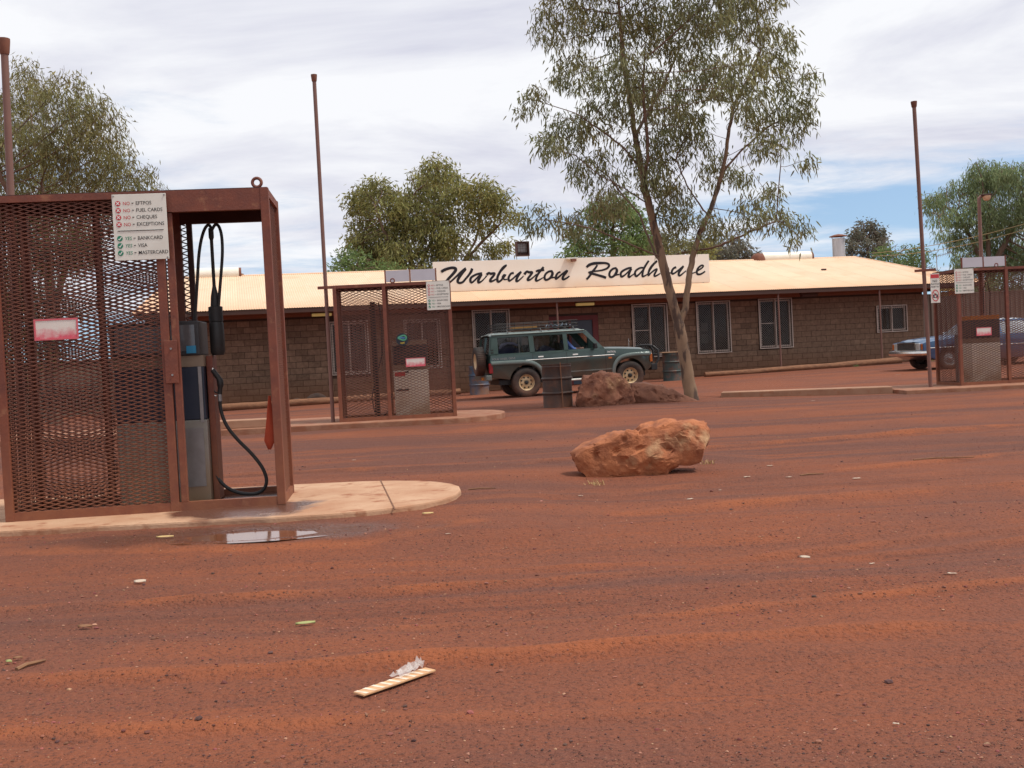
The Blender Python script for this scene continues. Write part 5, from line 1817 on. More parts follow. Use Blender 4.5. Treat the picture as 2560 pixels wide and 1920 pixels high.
    for sg in (-1, 1):
        fl = MB()
        fl.tube([(x, sg * (hw + 0.012), z) for x, z in catmull([(-2.44, 0.965), (-2.1, 0.965), (-1.75, 0.96), (-1.42, 0.945), (-1.2, 0.87), (-1.06, 0.72), (-1.0, 0.50)], 4)], 0.058, 8, flat=((0, 1, 0), 0.75))
        fl.build('wheel_flare', M_carflare, car, sm=True)
        fl = MB()
        fl.tube([(x, sg * (hw + 0.012), z) for x, z in catmull([(1.0, 0.48), (1.03, 0.66), (1.12, 0.82), (1.26, 0.92), (1.5, 0.965), (1.8, 0.97), (2.1, 0.96)], 4)], 0.058, 8, flat=((0, 1, 0), 0.75))
        fl.build('wheel_flare', M_carflare, car, sm=True)
    s = MB(); s.box(-0.9, 0.98, -hw - 0.012, -hw + 0.01, 0.60, 0.625); s.build('sill_trim', M_carflare, car)
    s = MB(); s.tube([(-0.95, -hw - 0.05, 0.385), (0.95, -hw - 0.05, 0.385)], 0.028, 8); s.build('side_step', M_white, car, sm=True)
    MB().box(-2.2, 2.0, -0.62, 0.62, 0.36, 0.50).build('chassis', M_trimblack, car)
    s = MB(); s.cyl((-1.485, -0.8, 0.40), (-1.485, 0.8, 0.40), 0.05, 8); s.cyl((1.485, -0.8, 0.40), (1.485, 0.8, 0.40), 0.05, 8); s.build('axle', M_trimblack, car)
    # ends
    s = MB(); s.box(-2.60, -2.44, -0.86, 0.86, 0.50, 0.66); s.build('rear_bumper', M_carflare, car, bevel=0.03)
    s = MB(); s.box(-2.64, -2.602, -0.55, -0.35, 0.52, 0.60); s.build('tow_hitch', M_orange, car)
    for sg in (-1, 1):
        MB().box(-2.50, -2.40, sg * 0.80 - 0.055, sg * 0.80 + 0.05, 0.70, 0.97).build('tail_light', M_red_lens, car, bevel=0.01)
        MB().box(2.10, 2.165, sg * 0.72 - 0.10, sg * 0.72 + 0.10, 0.78, 0.98).build('headlight', M_clear_lens, car, bevel=0.02)
        MB().box(2.08, 2.15, sg * 0.845 - 0.03, sg * 0.845 + 0.012, 0.74, 0.96).build('corner_light', M_orange_lens, car, bevel=0.008)
    MB().box(2.145, 2.16, -0.58, 0.58, 0.76, 0.99).build('grille', M_trimblack, car)
    MB().box(0.88, 0.98, -hw - 0.008, -hw + 0.005, 0.90, 0.945).build('side_indicator', M_orange_lens, car)
    MB().box(2.12, 2.30, -0.84, 0.84, 0.50, 0.68).build('front_bumper', M_trimblack, car, bevel=0.02)
    s = MB()
    for y in (-0.80, 0.80): s.tube([(2.22, y, 0.60), (2.36, y, 0.80), (2.36, y * 0.97, 1.05), (2.24, y * 0.90, 1.17)], 0.035, 8)
    for y in (-0.36, 0.36): s.tube([(2.25, y, 0.62), (2.36, y, 0.80), (2.36, y, 1.05), (2.26, y, 1.20)], 0.035, 8)
    s.tube([(2.24, -0.72, 1.17), (2.26, -0.36, 1.20), (2.26, 0.36, 1.20), (2.24, 0.72, 1.17)], 0.033, 8); s.tube([(2.36, -0.80, 0.93), (2.36, 0.80, 0.93)], 0.026, 8)
    s.build('bull_bar', M_trimblack, car, sm=True)
    s = MB(); s.cyl((1.95, 0.5, 1.12), (1.95, 0.5, 1.42), 0.006, 6); s.build('aerial', M_chrome, car)
    s = MB(); s.box(0.44, 0.52, -1.04, -0.845, 1.20, 1.35); s.build('side_mirror', M_trimblack, car, bevel=0.02)
    for sg, xx in ((-1, -1.485), (1, -1.485), (-1, 1.485), (1, 1.485)):
        make_wheel(car, (xx, sg * 0.745, 0.395), sg, 0.395, 0.26, 0.21)
    # spare on the tailgate
    sp = MB(); M = Matrix.Rotation(R(-90), 4, 'Y')
    sp.lathe(tyre_profile(0.39, 0.26, 0.21), 40, M, close=True)
    for k in range(44):
        for q in (-1, 1):
            T = M @ Matrix.Rotation(2 * PI * k / 44, 4, 'Z') @ Matrix.Translation((0.39, 0, q * 0.057))
            sp.box(-0.004, 0.008, -0.017, 0.017, -0.045, 0.045, T)
    w = sp.build('spare_wheel', M_tyre, car, sm=True, loc=(-2.66, -0.28, 1.04))
    s = MB(); s.lathe([(0.22, 0.11), (0.20, 0.09), (0.17, 0.04), (0.10, 0.07), (0, 0.07)], 28, M); s.build('rim', M_rim, w, sm=True, recalc=False)
    s = MB(); s.bar((-2.62, -0.28, 1.04), (-2.46, -0.2, 1.04), 0.08); s.build('spare_carrier', M_trimblack, car)
    # lettering
    for nm, tx, x, z, h in (('fender_badge', 'PATROL', 0.86, 1.06, 0.052), ('rear_decal', 'FOUR WHEEL DRIVE', -2.40, 1.05, 0.055)):
        me = text_mesh([(tx, 0, 0, h, 'LEFT')], nm, bold=0.01)
        link(nm, me, M_whiteink if nm == 'fender_badge' else M_steel, car, (x, -hw - 0.003, z))
    s = MB()
    for z in (1.24, 1.31): s.box(-2.42, -2.35, -yw(z) - 0.004, -yw(z) + 0.01, z, z + 0.035)
    s.build('air_vent', M_trimblack, car)
    # interior
    s = MB(); s.box(-2.3, 0.7, -0.72, 0.72, 0.72, 0.80); s.build('cabin_floor', M_dark, car)
    for (x, y) in ((-0.25, -0.38), (-0.25, 0.38), (-1.05, -0.36), (-1.05, 0.36)):
        st = MB(); st.box(x - 0.05, x + 0.42, y - 0.24, y + 0.24, 0.80, 0.95); st.add([(x - 0.06, y - 0.23, 0.92), (x - 0.06, y + 0.23, 0.92), (x - 0.20, y + 0.20, 1.42), (x - 0.20, y - 0.20, 1.42), (x + 0.06, y - 0.23, 0.92), (x + 0.06, y + 0.23, 0.92), (x - 0.09, y + 0.20, 1.42), (x - 0.09, y - 0.20, 1.42)],
                [(0, 1, 2, 3), (4, 7, 6, 5), (0, 4, 5, 1), (1, 5, 6, 2), (2, 6, 7, 3), (3, 7, 4, 0)])
        st.build('seat', M_seat, car, bevel=0.02)
    s = MB(); s.box(0.40, 0.76, -0.74, 0.74, 0.90, 1.17); s.build('dashboard', M_trimblack, car, bevel=0.03)
    s = MB(); s.tube([(0.32 + 0.075 * math.sin(a), -0.38 + 0.19 * math.cos(a), 1.12 + 0.175 * math.sin(a)) for a in np.linspace(0, 2 * PI, 21)[:-1]], 0.014, 6, closed=True); s.bar((0.32, -0.38, 1.12), (0.5, -0.38, 1.05), 0.04); s.build('steering_wheel', M_trimblack, car, sm=True)
    # roof rack with its load
    s = MB()
    for z in (1.86, 1.945, 2.03):
        s.tube([(-2.18, -0.58, z), (0.12, -0.58, z), (0.12, 0.58, z), (-2.18, 0.58, z)], 0.009, 6, closed=True)
    for x in np.linspace(-2.18, 0.12, 10):
        for y in (-0.58, 0.58): s.bar((x, y, 1.86), (x, y, 2.03), 0.009)
        s.bar((x, -0.58, 1.86), (x, 0.58, 1.86), 0.014)
    for y in np.linspace(-0.45, 0.45, 8): s.bar((0.12, y, 1.86), (0.12, y, 2.03), 0.010); s.bar((-2.18, y, 1.86), (-2.18, y, 2.03), 0.010)
    for y in np.linspace(-0.5, 0.5, 12): s.bar((-2.18, y, 1.872), (0.12, y, 1.872), 0.01)
    for x in (-1.9, -0.95, -0.02):
        for y in (-0.60, 0.60): s.bar((x, y * 0.97, 1.86), (x, y * 1.19, 1.745), 0.03, 0.012)
    s.build('roof_rack', M_trimblack, car)


build_patrol()
MC = car.matrix_basis.copy()
MC = Matrix.Translation(car.location) @ car.rotation_euler.to_matrix().to_4x4()


def in_car(p): return MC @ Vector(p)


def free_box(name, label, cat, x0, x1, y0, y1, z0, z1, m, bevel=0.0, group=None):
    o = MB().box(x0, x1, y0, y1, z0, z1).build(name, m, bevel=bevel)
    o.matrix_world = MC
    return set_props(o, label, cat, group)


free_box('yellow_board', 'yellow brown board lying in the roof rack of the four wheel drive', 'board', -1.65, -0.95, -0.25, 0.05, 1.885, 1.93, mat('ochre_board', (0.30, 0.15, 0.04), None, 6, 0.8))
s = MB()
for k in range(7):
    ph = k * 0.9
    s.tube([(-0.75 + 0.11 * k, -0.45 + 0.12 * math.sin(ph), 1.89), (-0.70 + 0.11 * k, -0.4, 1.94 + 0.03 * math.sin(2 * ph)), (-0.60 + 0.10 * k, -0.3 + 0.1 * math.cos(ph), 1.90)], 0.012, 6)
o = s.build('rope_bundle', mat('pale_blue_rope', (0.10, 0.17, 0.25), (0.22, 0.18, 0.16), 12, 0.9), sm=True)
o.matrix_world = MC
set_props(o, 'tangle of pale blue rope in the front of the roof rack', 'rope')


def bundle(name, label, c, r, m, seed, group='bundles behind the car windows'):
    bm = bmesh.new()
    bmesh.ops.create_icosphere(bm, subdivisions=3, radius=1)
    for v in bm.verts:
        k = 1 + 0.22 * noise.noise(v.co * 1.8 + Vector((seed, 0, 0)))
        v.co = Vector((v.co.x * r[0] * k, v.co.y * r[1] * k, v.co.z * r[2] * k))
    me = bpy.data.meshes.new(name); bm.to_mesh(me); bm.free()
    me.polygons.foreach_set('use_smooth', [True] * len(me.polygons))
    o = link(name, me, m)
    o.matrix_world = MC @ Matrix.Translation(c)
    return set_props(o, label, 'luggage', group)


bundle('cloth_bundle', 'big navy bundle behind the rear side window of the car', (-1.80, -0.30, 1.12), (0.34, 0.30, 0.34), M_bag, 1)
s = MB(); s.tube([(-2.12, -0.56, 1.36), (-2.05, -0.58, 1.45), (-1.9, -0.58, 1.49), (-1.75, -0.58, 1.48), (-1.62, -0.56, 1.42)], [0.03, 0.05, 0.03, 0.04, 0.035], 10)
o = s.build('lilac_cushion', M_pillow, sm=True); o.matrix_world = MC; set_props(o, 'curved lilac cushion over the navy bundle in the car', 'cushion')
bundle('cloth_bundle', 'dark blue bundle behind the middle side window of the car', (-0.78, -0.36, 1.12), (0.30, 0.26, 0.24), M_bag, 4)


def make_person(label, M, verts, edges, radii, shirt_z, arms_from=None):
    me = bpy.data.meshes.new('person')
    me.from_pydata(verts, edges, [])
    o = bpy.data.objects.new('person', me)
    COL.objects.link(o)
    sk = o.modifiers.new('skin', 'SKIN')
    sk.use_smooth_shade = True
    for i, r in enumerate(radii):
        me.skin_vertices[0].data[i].radius = r
    me.skin_vertices[0].data[0].use_root = True
    ss = o.modifiers.new('sub', 'SUBSURF'); ss.levels = 2; ss.render_levels = 2
    dg = bpy.context.evaluated_depsgraph_get(); dg.update()
    m2 = bpy.data.meshes.new_from_object(o.evaluated_get(dg))
    bpy.data.objects.remove(o)
    m2.materials.clear()
    m2.materials.append(M_shirt); m2.materials.append(M_skin); m2.materials.append(M_seat)
    for p in m2.polygons:
        c = p.center
        p.material_index = 1 if (c.z > shirt_z or (arms_from and c.x > arms_from and c.z > 0.28)) else (2 if c.z < 0.16 else 0)
        p.use_smooth = True
    o = bpy.data.objects.new('person', m2)
    COL.objects.link(o)
    o.matrix_world = M
    set_props(o, label, 'person')
    return o


# seated driver: pelvis, spine, neck, head, arms to the wheel, thighs and shins
pv = [(0, 0, 0.10), (-0.04, 0, 0.28), (-0.08, 0, 0.46), (-0.09, 0, 0.58), (-0.07, 0, 0.66), (-0.05, 0, 0.74), (-0.05, 0, 0.84), (-0.05, 0, 0.90),
      (-0.07, -0.17, 0.54), (0.10, -0.23, 0.34), (0.36, -0.14, 0.34), (0.43, -0.12, 0.36), (-0.07, 0.17, 0.54), (0.10, 0.23, 0.34), (0.36, 0.14, 0.34), (0.43, 0.12, 0.36),
      (0.08, -0.10, 0.09), (0.42, -0.13, 0.12), (0.58, -0.13, -0.10), (0.08, 0.10, 0.09), (0.42, 0.13, 0.12), (0.58, 0.13, -0.10), (0.045, 0, 0.795)]
pe = [(0, 1), (1, 2), (2, 3), (3, 4), (4, 5), (5, 6), (6, 7), (3, 8), (8, 9), (9, 10), (10, 11), (3, 12), (12, 13), (13, 14), (14, 15), (0, 16), (16, 17), (17, 18), (0, 19), (19, 20), (20, 21), (5, 22)]
pr = [(0.15, 0.12), (0.15, 0.11), (0.17, 0.11), (0.11, 0.09), (0.055, 0.055), (0.075, 0.085), (0.078, 0.092), (0.05, 0.06), (0.065, 0.065), (0.05, 0.05), (0.038, 0.038), (0.04, 0.028), (0.065, 0.065), (0.05, 0.05), (0.038, 0.038), (0.04, 0.028),
      (0.09, 0.09), (0.07, 0.07), (0.05, 0.05), (0.09, 0.09), (0.07, 0.07), (0.05, 0.05), (0.018, 0.022)]
drv = make_person('driver in a blue shirt sitting at the wheel of the four wheel drive', MC @ Matrix.Translation((-0.14, -0.38, 0.88)), pv, pe, pr, 0.625, 0.16)
bm = bmesh.new(); bmesh.ops.create_icosphere(bm, subdivisions=3, radius=1)
bmesh.ops.delete(bm, geom=[v for v in bm.verts if v.co.z < -0.15 or (v.co.x > 0.35 and v.co.z < 0.45)], context='VERTS')
bmesh.ops.scale(bm, vec=(0.112, 0.096, 0.115), verts=bm.verts)
me = bpy.data.meshes.new('hair'); bm.to_mesh(me); bm.free()
link('hair', me, M_hair, drv, (-0.055, 0, 0.835))

# blue sedan at the right
SED = (13.70, 31.6)
sed = thing('blue_sedan', 'old blue sedan with chrome bumper parked behind the right hand cage', 'car', (SED[0], SED[1], base_z(*SED) - 0.02), R(180 + 7.5))


def build_sedan():
    hw = 0.92
    prof = [(-2.4, 0.42), (-1.41 - 0.40, 0.30)] + arc(-1.41, 0.30, 0.37, PI - 0.1, 0.1, 12) + [(-0.98, 0.24), (0.98, 0.24)] + arc(1.41, 0.30, 0.37, PI - 0.1, 0.1, 12) + \
        [(1.82, 0.28), (2.14, 0.40), (2.22, 0.52), (2.22, 0.76), (2.16, 0.80), (1.2, 0.90), (0.75, 0.93), (-1.4, 0.93), (-2.3, 0.86), (-2.42, 0.80), (-2.44, 0.55)]
    MB().prism(prof, -hw, hw).build('body', M_carblue, sed, sm=True, bevel=0.045)
    s = MB()
    nx, ny = 12, 10
    for i in range(nx + 1):
        x = 0.72 + 1.46 * i / nx
        for j in range(ny + 1):
            y = -0.72 + 1.44 * j / ny
            z = 0.945 - 0.115 * (i / nx) ** 1.3 + 0.03 * (1 - (abs(y) / 0.72) ** 4) + 0.012 * math.exp(-((abs(y) - 0.28) / 0.05) ** 2)
            s.v.append((x, y, z - (0.05 if j in (0, ny) or i in (0, nx) else 0)))
    for i in range(nx):
        for j in range(ny):
            a = i * (ny + 1) + j
            s.f.append((a, a + ny + 1, a + ny + 2, a + 1))
    s.build('bonnet', M_carblue, sed, sm=True)

    def yw(z): return 0.86 - 0.22 * ((z - 0.93) / 0.42)
    for pc, nm in zip(([(-1.62, 0.93), (-1.28, 0.93), (-0.98, 1.30), (-1.10, 1.33)], [(-0.22, 0.93), (-0.14, 0.93), (-0.16, 1.31), (-0.24, 1.31)], [(0.66, 0.93), (0.75, 0.93), (0.16, 1.34), (0.10, 1.30)], [(-1.08, 1.295), (0.14, 1.295), (0.14, 1.345), (-1.08, 1.345)]), ('rear_pillar', 'door_pillar', 'windscreen_pillar', 'roof_rail')):
        for sg in (-1, 1):
            fr = MB()
            n = len(pc)
            vs = [(x, sg * yw(z), z) for x, z in pc] + [(x, sg * (yw(z) - 0.04), z) for x, z in pc]
            fr.add(vs, [tuple(range(n)), tuple(range(n, 2 * n))] + [(i, (i + 1) % n, n + (i + 1) % n, n + i) for i in range(n)])
            fr.build(nm, M_carblue, sed)
    s = MB()
    for i in range(9):
        x = -1.12 + 1.28 * i / 8
        for j in range(9):
            y = -0.645 + 1.29 * j / 8
            s.v.append((x, y, 1.385 - 0.045 * (abs(y) / 0.645) ** 4 - 0.03 * (abs(i - 4) / 4) ** 3))
    for i in range(8):
        for j in range(8):
            a = i * 9 + j
            s.f.append((a, a + 9, a + 10, a + 1))
    o = s.build('roof', mat('pale_sedan_roof', (0.55, 0.60, 0.66), None, 5, 0.4), sed, sm=True)  # roof set much paler than the body
    md = o.modifiers.new('thick', 'SOLIDIFY'); md.thickness = 0.02
    s = MB(); s.add([(0.74, -0.78, 0.95), (0.74, 0.78, 0.95), (0.15, 0.64, 1.34), (0.15, -0.64, 1.34)], [(0, 1, 2, 3)]); s.build('windscreen', M_carglass, sed, recalc=False)
    s = MB(); s.add([(-1.60, -0.76, 0.95), (-1.60, 0.76, 0.95), (-1.10, 0.64, 1.33), (-1.10, -0.64, 1.33)], [(0, 1, 2, 3)]); s.build('rear_window', M_carglass, sed, recalc=False)
    for sg in (-1, 1):
        for x0, x1, t0, t1 in ((-1.26, -0.23, -0.97, -0.25), (-0.13, 0.64, -0.15, 0.09)):
            s = MB(); s.add([(x0, sg * (yw(.95) - .02), .94), (x1, sg * (yw(.95) - .02), .94), (t1, sg * (yw(1.3) - .02), 1.30), (t0, sg * (yw(1.3) - .02), 1.30)], [(0, 1, 2, 3)]); s.build('side_window', M_carglass, sed, recalc=False)
    MB().box(-1.5, 0.6, -0.75, 0.75, 0.55, 0.62).build('cabin_floor', M_dark, sed)
    for x in (-0.2, -1.15):
        MB().box(x - 0.1, x + 0.05, -0.7, 0.7, 0.62, 1.08).build('seat', M_seat, sed, bevel=0.03)
    s = MB(); s.tube([(2.10, -0.98, 0.49), (2.26, -0.93, 0.49), (2.33, -0.7, 0.49), (2.35, 0, 0.49), (2.33, 0.7, 0.49), (2.26, 0.93, 0.49), (2.10, 0.98, 0.49)], 0.075, 8, flat=((0, 0, 1), 1.0)); s.build('front_bumper', M_chrome, sed, sm=True)
    s = MB(); s.tube([(-2.3, -0.96, 0.5), (-2.5, -0.9, 0.5), (-2.53, 0, 0.5), (-2.5, 0.9, 0.5), (-2.3, 0.96, 0.5)], 0.07, 8); s.build('rear_bumper', M_chrome, sed, sm=True)
    gr = MB(); gr.box(2.20, 2.235, -0.50, 0.50, 0.58, 0.775); gr = gr.build('grille', M_trimblack, sed)
    s = MB(); frame_ring(s, -0.52, 0.52, 0.565, 0.79, 0.022, 0, 0.045)
    for y in np.linspace(-0.45, 0.45, 15): s.box(y - 0.005, y + 0.005, 0.01, 0.03, 0.58, 0.775)
    o = s.build('grille_bars', M_chrome, gr); o.rotation_euler = (0, 0, R(90)); o.location = (2.262, 0, 0)
    for sg in (-1, 1):
        MB().box(2.19, 2.25, sg * 0.64 - 0.10, sg * 0.64 + 0.10, 0.575, 0.775).build('headlight', M_clear_lens, sed, bevel=0.02)
        MB().box(2.12, 2.235, sg * 0.83 - 0.05, sg * 0.83 + 0.05, 0.585, 0.76).build('corner_light', M_orange_lens, sed, bevel=0.02)
    for x, sg in ((1.41, 1), (1.41, -1), (-1.41, 1), (-1.41, -1)):
        make_wheel(sed, (x, sg * 0.80, 0.315), sg, 0.315, 0.19, 0.185, 0, M_steel, False)
    s = MB()
    for sg in (-1, 1): s.tube([(-2.35, sg * (hw + 0.004), 0.63), (2.1, sg * (hw + 0.004), 0.63)], 0.012, 6)
    s.build('side_moulding', M_chrome, sed, sm=True)
    s = MB(); s.box(0.52, 0.60, 0.90, 1.02, 0.96, 1.05); s.box(0.52, 0.60, -1.02, -0.90, 0.96, 1.05); s.build('side_mirror', M_chrome, sed, bevel=0.015)


build_sedan()


# ------------------------------------------------------------------ trees
def colonize(att, chains, step, dk, infl, iters, grav=0.0, seed=1):
    """space colonisation: chains are ready-made limbs, attractors pull the rest into the crown"""
    r = np.random.default_rng(seed)
    nodes, par = [], []
    for ch in chains:
        ch = np.array(ch, float)
        pts = [ch[0]]
        for a, b in zip(ch[:-1], ch[1:]):
            k = max(1, int(np.linalg.norm(b - a) / step))
            for q in range(1, k + 1): pts.append(a + (b - a) * q / k)
        if not nodes:
            prev = -1
        else:
            d = np.linalg.norm(np.array(nodes) - pts[0], axis=1)
            prev = int(np.argmin(d))
        for i, p in enumerate(pts):
            if prev >= 0 and i == 0: continue
            nodes.append(p + r.normal(0, step * 0.06, 3) * (i > 0)); par.append(prev); prev = len(nodes) - 1
    nodes = [np.array(n_) for n_ in nodes]
    n0 = len(nodes)
    alive = np.ones(len(att), bool)
    near = np.full(len(att), -1)
    nd = np.full(len(att), 1e9)

    def upd(lo):
        arr = np.array(nodes[lo:])
        d = np.linalg.norm(att[:, None, :] - arr[None], axis=2)
        k = d.argmin(1)
        dm = d[np.arange(len(att)), k]
        b = dm < nd
        nd[b] = dm[b]; near[b] = k[b] + lo
    for lo in range(0, n0, 200):
        arr = np.array(nodes[lo:lo + 200])
        d = np.linalg.norm(att[:, None, :] - arr[None], axis=2)
        k = d.argmin(1); dm = d[np.arange(len(att)), k]; b = dm < nd
        nd[b] = dm[b]; near[b] = k[b] + lo
    alive &= nd > dk
    for it in range(iters):
        act = alive & (nd < infl)
        if not act.any(): break
        ids = near[act]
        dv = att[act] - np.array(nodes)[ids]
        dv /= np.linalg.norm(dv, axis=1)[:, None] + 1e-9
        u, inv = np.unique(ids, return_inverse=True)
        acc = np.zeros((len(u), 3)); np.add.at(acc, inv, dv)
        acc += r.normal(0, 0.18, acc.shape)
        acc /= np.linalg.norm(acc, axis=1)[:, None] + 1e-9
        acc[:, 2] -= grav
        acc /= np.linalg.norm(acc, axis=1)[:, None] + 1e-9
        lo = len(nodes)
        for k, a in zip(u, acc):
            nodes.append(nodes[k] + a * step); par.append(int(k))
        upd(lo)
        alive &= nd > dk
        if len(nodes) > 22000: break
    return np.array(nodes), np.array(par)


def tree_radii(par, R0_, e=2.25):
    n = len(par)
    acc = np.zeros(n)
    rad = np.zeros(n)
    for i in range(n - 1, -1, -1):
        rad[i] = acc[i] ** (1 / e) if acc[i] > 0 else 1.0
        if par[i] >= 0: acc[par[i]] += rad[i] ** e
    return rad * (R0_ / rad[0])


def taper_radii(nodes, par, rad, k):
    d = np.zeros(len(par))
    for i in range(1, len(par)):
        d[i] = d[par[i]] + np.linalg.norm(nodes[i] - nodes[par[i]])
    flare = 1 + 0.22 * np.exp(-d / 0.35)
    return rad * np.exp(-k * d) * flare


def branch_mesh(nodes, par, rad, keep, rmin=0.004):
    n = len(par)
    kids = [[] for _ in range(n)]
    for i in range(n):
        if par[i] >= 0: kids[par[i]].append(i)
    vs, qs = [], []
    done = np.zeros(n, bool)
    starts = [0] + [k for i in range(n) for k in (sorted(kids[i], key=lambda c: -rad[c])[1:])]
    for st in starts:
        ch = [st] if par[st] < 0 else [par[st], st]
        while kids[ch[-1]]:
            ch.append(max(kids[ch[-1]], key=lambda c: rad[c]))
        ch = [c for i, c in enumerate(ch) if i == 0 or keep(rad[c])]
        if len(ch) < 2: continue
        r0 = rad[ch[1]] if par[st] >= 0 else rad[ch[0]]
        sides = 10 if r0 > 0.08 else (6 if r0 > 0.025 else (4 if r0 > 0.009 else 3))
        base = len(vs)
        a = None
        for i, c in enumerate(ch):
            p = nodes[c]
            t = nodes[ch[min(i + 1, len(ch) - 1)]] - nodes[ch[max(i - 1, 0)]]
            t = t / (np.linalg.norm(t) + 1e-9)
            if a is None:
                a = np.cross(t, (0.31, 0.85, 0.42))
            a = a - t * a.dot(t)
            a = a / (np.linalg.norm(a) + 1e-9)
            b = np.cross(t, a)
            r = max(rmin, min(rad[c], r0) if i == 0 and par[st] >= 0 else rad[c])
            for q in range(sides):
                w = 2 * PI * q / sides
                vs.append(p + (a * math.cos(w) + b * math.sin(w)) * r)
        for i in range(len(ch) - 1):
            for q in range(sides):
                q2 = (q + 1) % sides
                qs.append((base + i * sides + q, base + i * sides + q2, base + (i + 1) * sides + q2, base + (i + 1) * sides + q))
    return np.array(vs), np.array(qs)


def leaf_mesh(pts, outdir, per, ln, wd, spread, droop, hang, r, simple=False):
    """sprays of narrow leaves hanging round each twig point"""
    n = len(pts) * per
    P = np.repeat(pts, per, 0) + r.normal(0, spread, (n, 3)) * np.array([1, 1, 0.8])
    P[:, 2] -= np.abs(r.normal(0, hang, n))
    d = np.repeat(outdir, per, 0) * 0.45 + r.normal(0, 0.55, (n, 3))
    d[:, 2] -= droop
    d /= np.linalg.norm(d, axis=1)[:, None] + 1e-9
    side = np.cross(d, r.normal(0, 1, (n, 3)))
    side /= np.linalg.norm(side, axis=1)[:, None] + 1e-9
    nrm = np.cross(d, side)
    L_ = ln * r.uniform(0.6, 1.25, n)[:, None]
    W_ = wd * r.uniform(0.7, 1.25, n)[:, None]
    b = np.arange(n)
    if simple:
        v = np.stack([P, P + d * L_ * 0.45 + side * W_ * 0.5 + nrm * W_ * 0.2, P + d * L_, P + d * L_ * 0.45 - side * W_ * 0.5 + nrm * W_ * 0.2], 1).reshape(-1, 3)
        q = np.stack([b * 4, b * 4 + 1, b * 4 + 2, b * 4 + 3], 1)
        return v, q, None
    bend = np.array([0, 0, -1.0]) * L_ * 0.12
    v = np.stack([P, P + d * L_ * 0.3 + side * W_ * 0.5, P + d * L_ * 0.3 - side * W_ * 0.5, P + d * L_ * 0.68 + side * W_ * 0.36 + bend * 0.4, P + d * L_ * 0.68 - side * W_ * 0.36 + bend * 0.4, P + d * L_ + bend], 1).reshape(-1, 3)
    q = np.stack([b * 6 + 1, b * 6 + 3, b * 6 + 4, b * 6 + 2], 1)
    t = np.concatenate([np.stack([b * 6, b * 6 + 1, b * 6 + 2], 1), np.stack([b * 6 + 3, b * 6 + 5, b * 6 + 4], 1)])
    return v, q, t


def make_tree(name, label, depth, blobs, trunk, step, natt, R0_, leaf, m_leaf, m_bark, m_limb, per, seed, dspread=1.0, grav=0.05, leafthr=None, leaforder=2, spread=0.12, droop=0.9, hang=0.05, simple=True,
              limbs=(), infl=None, dk=None, group=None, cat='tree', rfac=1.0, fine=(0.62, 3.4, 1.25), taper=0.04, gaps=-0.22):
    """blobs: (px, py, radius px[, depth offset m]) clumps of the crown; trunk and limbs: lists of (px, py[, depth offset])"""
    r = np.random.default_rng(seed)
    step, natt = step * fine[0], int(natt * fine[1])
    dk = step * fine[2]
    att = []
    area = sum(b[2] ** 2 for b in blobs)
    for b in blobs:
        off = b[3] if len(b) > 3 else r.uniform(-1, 1) * dspread
        c = at(b[0], b[1], depth + off)
        rr = b[2] / FPX * depth * rfac
        n = max(3, int(natt * b[2] ** 2 / area))
        g = r.normal(0, 1, (n, 3)); g /= np.linalg.norm(g, axis=1)[:, None]
        att.append(c + g * rr * (r.uniform(0, 1, n)[:, None] ** 0.45) * np.array([1, 1, 0.85]))
    att = np.concatenate(att)
    ch = [[at(p[0], p[1], depth + (p[2] if len(p) > 2 else 0)) for p in t] for t in [trunk, *limbs]]
    nodes, par = colonize(att, ch, step, dk, infl or step * 14, 140, grav, seed)
    rad = taper_radii(nodes, par, tree_radii(par, R0_), taper)
    base = nodes[0].copy()
    t = thing(name, label, cat, tuple(base), 0, group)
    nodes = nodes - base
    thr = R0_ * 0.28
    for nm, keep, m in (('trunk', lambda q: q > thr, m_bark), ('branches', lambda q: q <= thr, m_limb)):
        pass
    v, q = branch_mesh(nodes, par, rad, lambda x: x >= thr)
    if len(q): link('trunk', mesh_np('trunk', v, q, smooth_shade=True), m_bark, t)
    # branches: everything thinner, each chain starting inside its parent
    rb = rad.copy()
    small = rad < thr
    # re-root: make a forest of the thin chains
    vs_all, qs_all, off = [], [], 0
    v, q = branch_mesh_thin(nodes, par, rad, thr)
    if len(q):
        o = link('branches', mesh_np('branches', v, q, smooth_shade=True), m_limb, t)
    hgt = np.zeros(len(par), int)
    for i in range(len(par) - 1, 0, -1):
        hgt[par[i]] = max(hgt[par[i]], hgt[i] + 1)
    tips = np.where((hgt <= leaforder) & (np.arange(len(par)) > 2))[0]
    tips = np.array([k for k in tips if noise.noise(Vector(nodes[k]) * (2.6 / (step * 10))) > gaps])
    pts = nodes[tips]
    od = nodes[tips] - nodes[par[tips]]
    od /= np.linalg.norm(od, axis=1)[:, None] + 1e-9
    v, q, tr = leaf_mesh(pts, od, per, leaf[0], leaf[1], spread, droop, hang, r, simple)
    o = link('foliage', mesh_np('foliage', v, q, tr), m_leaf, t)
    o['kind'] = 'stuff'
    if DEBUG: print('TREE', name, len(nodes), len(att), (hgt == 0).sum(), len(q))
    return t


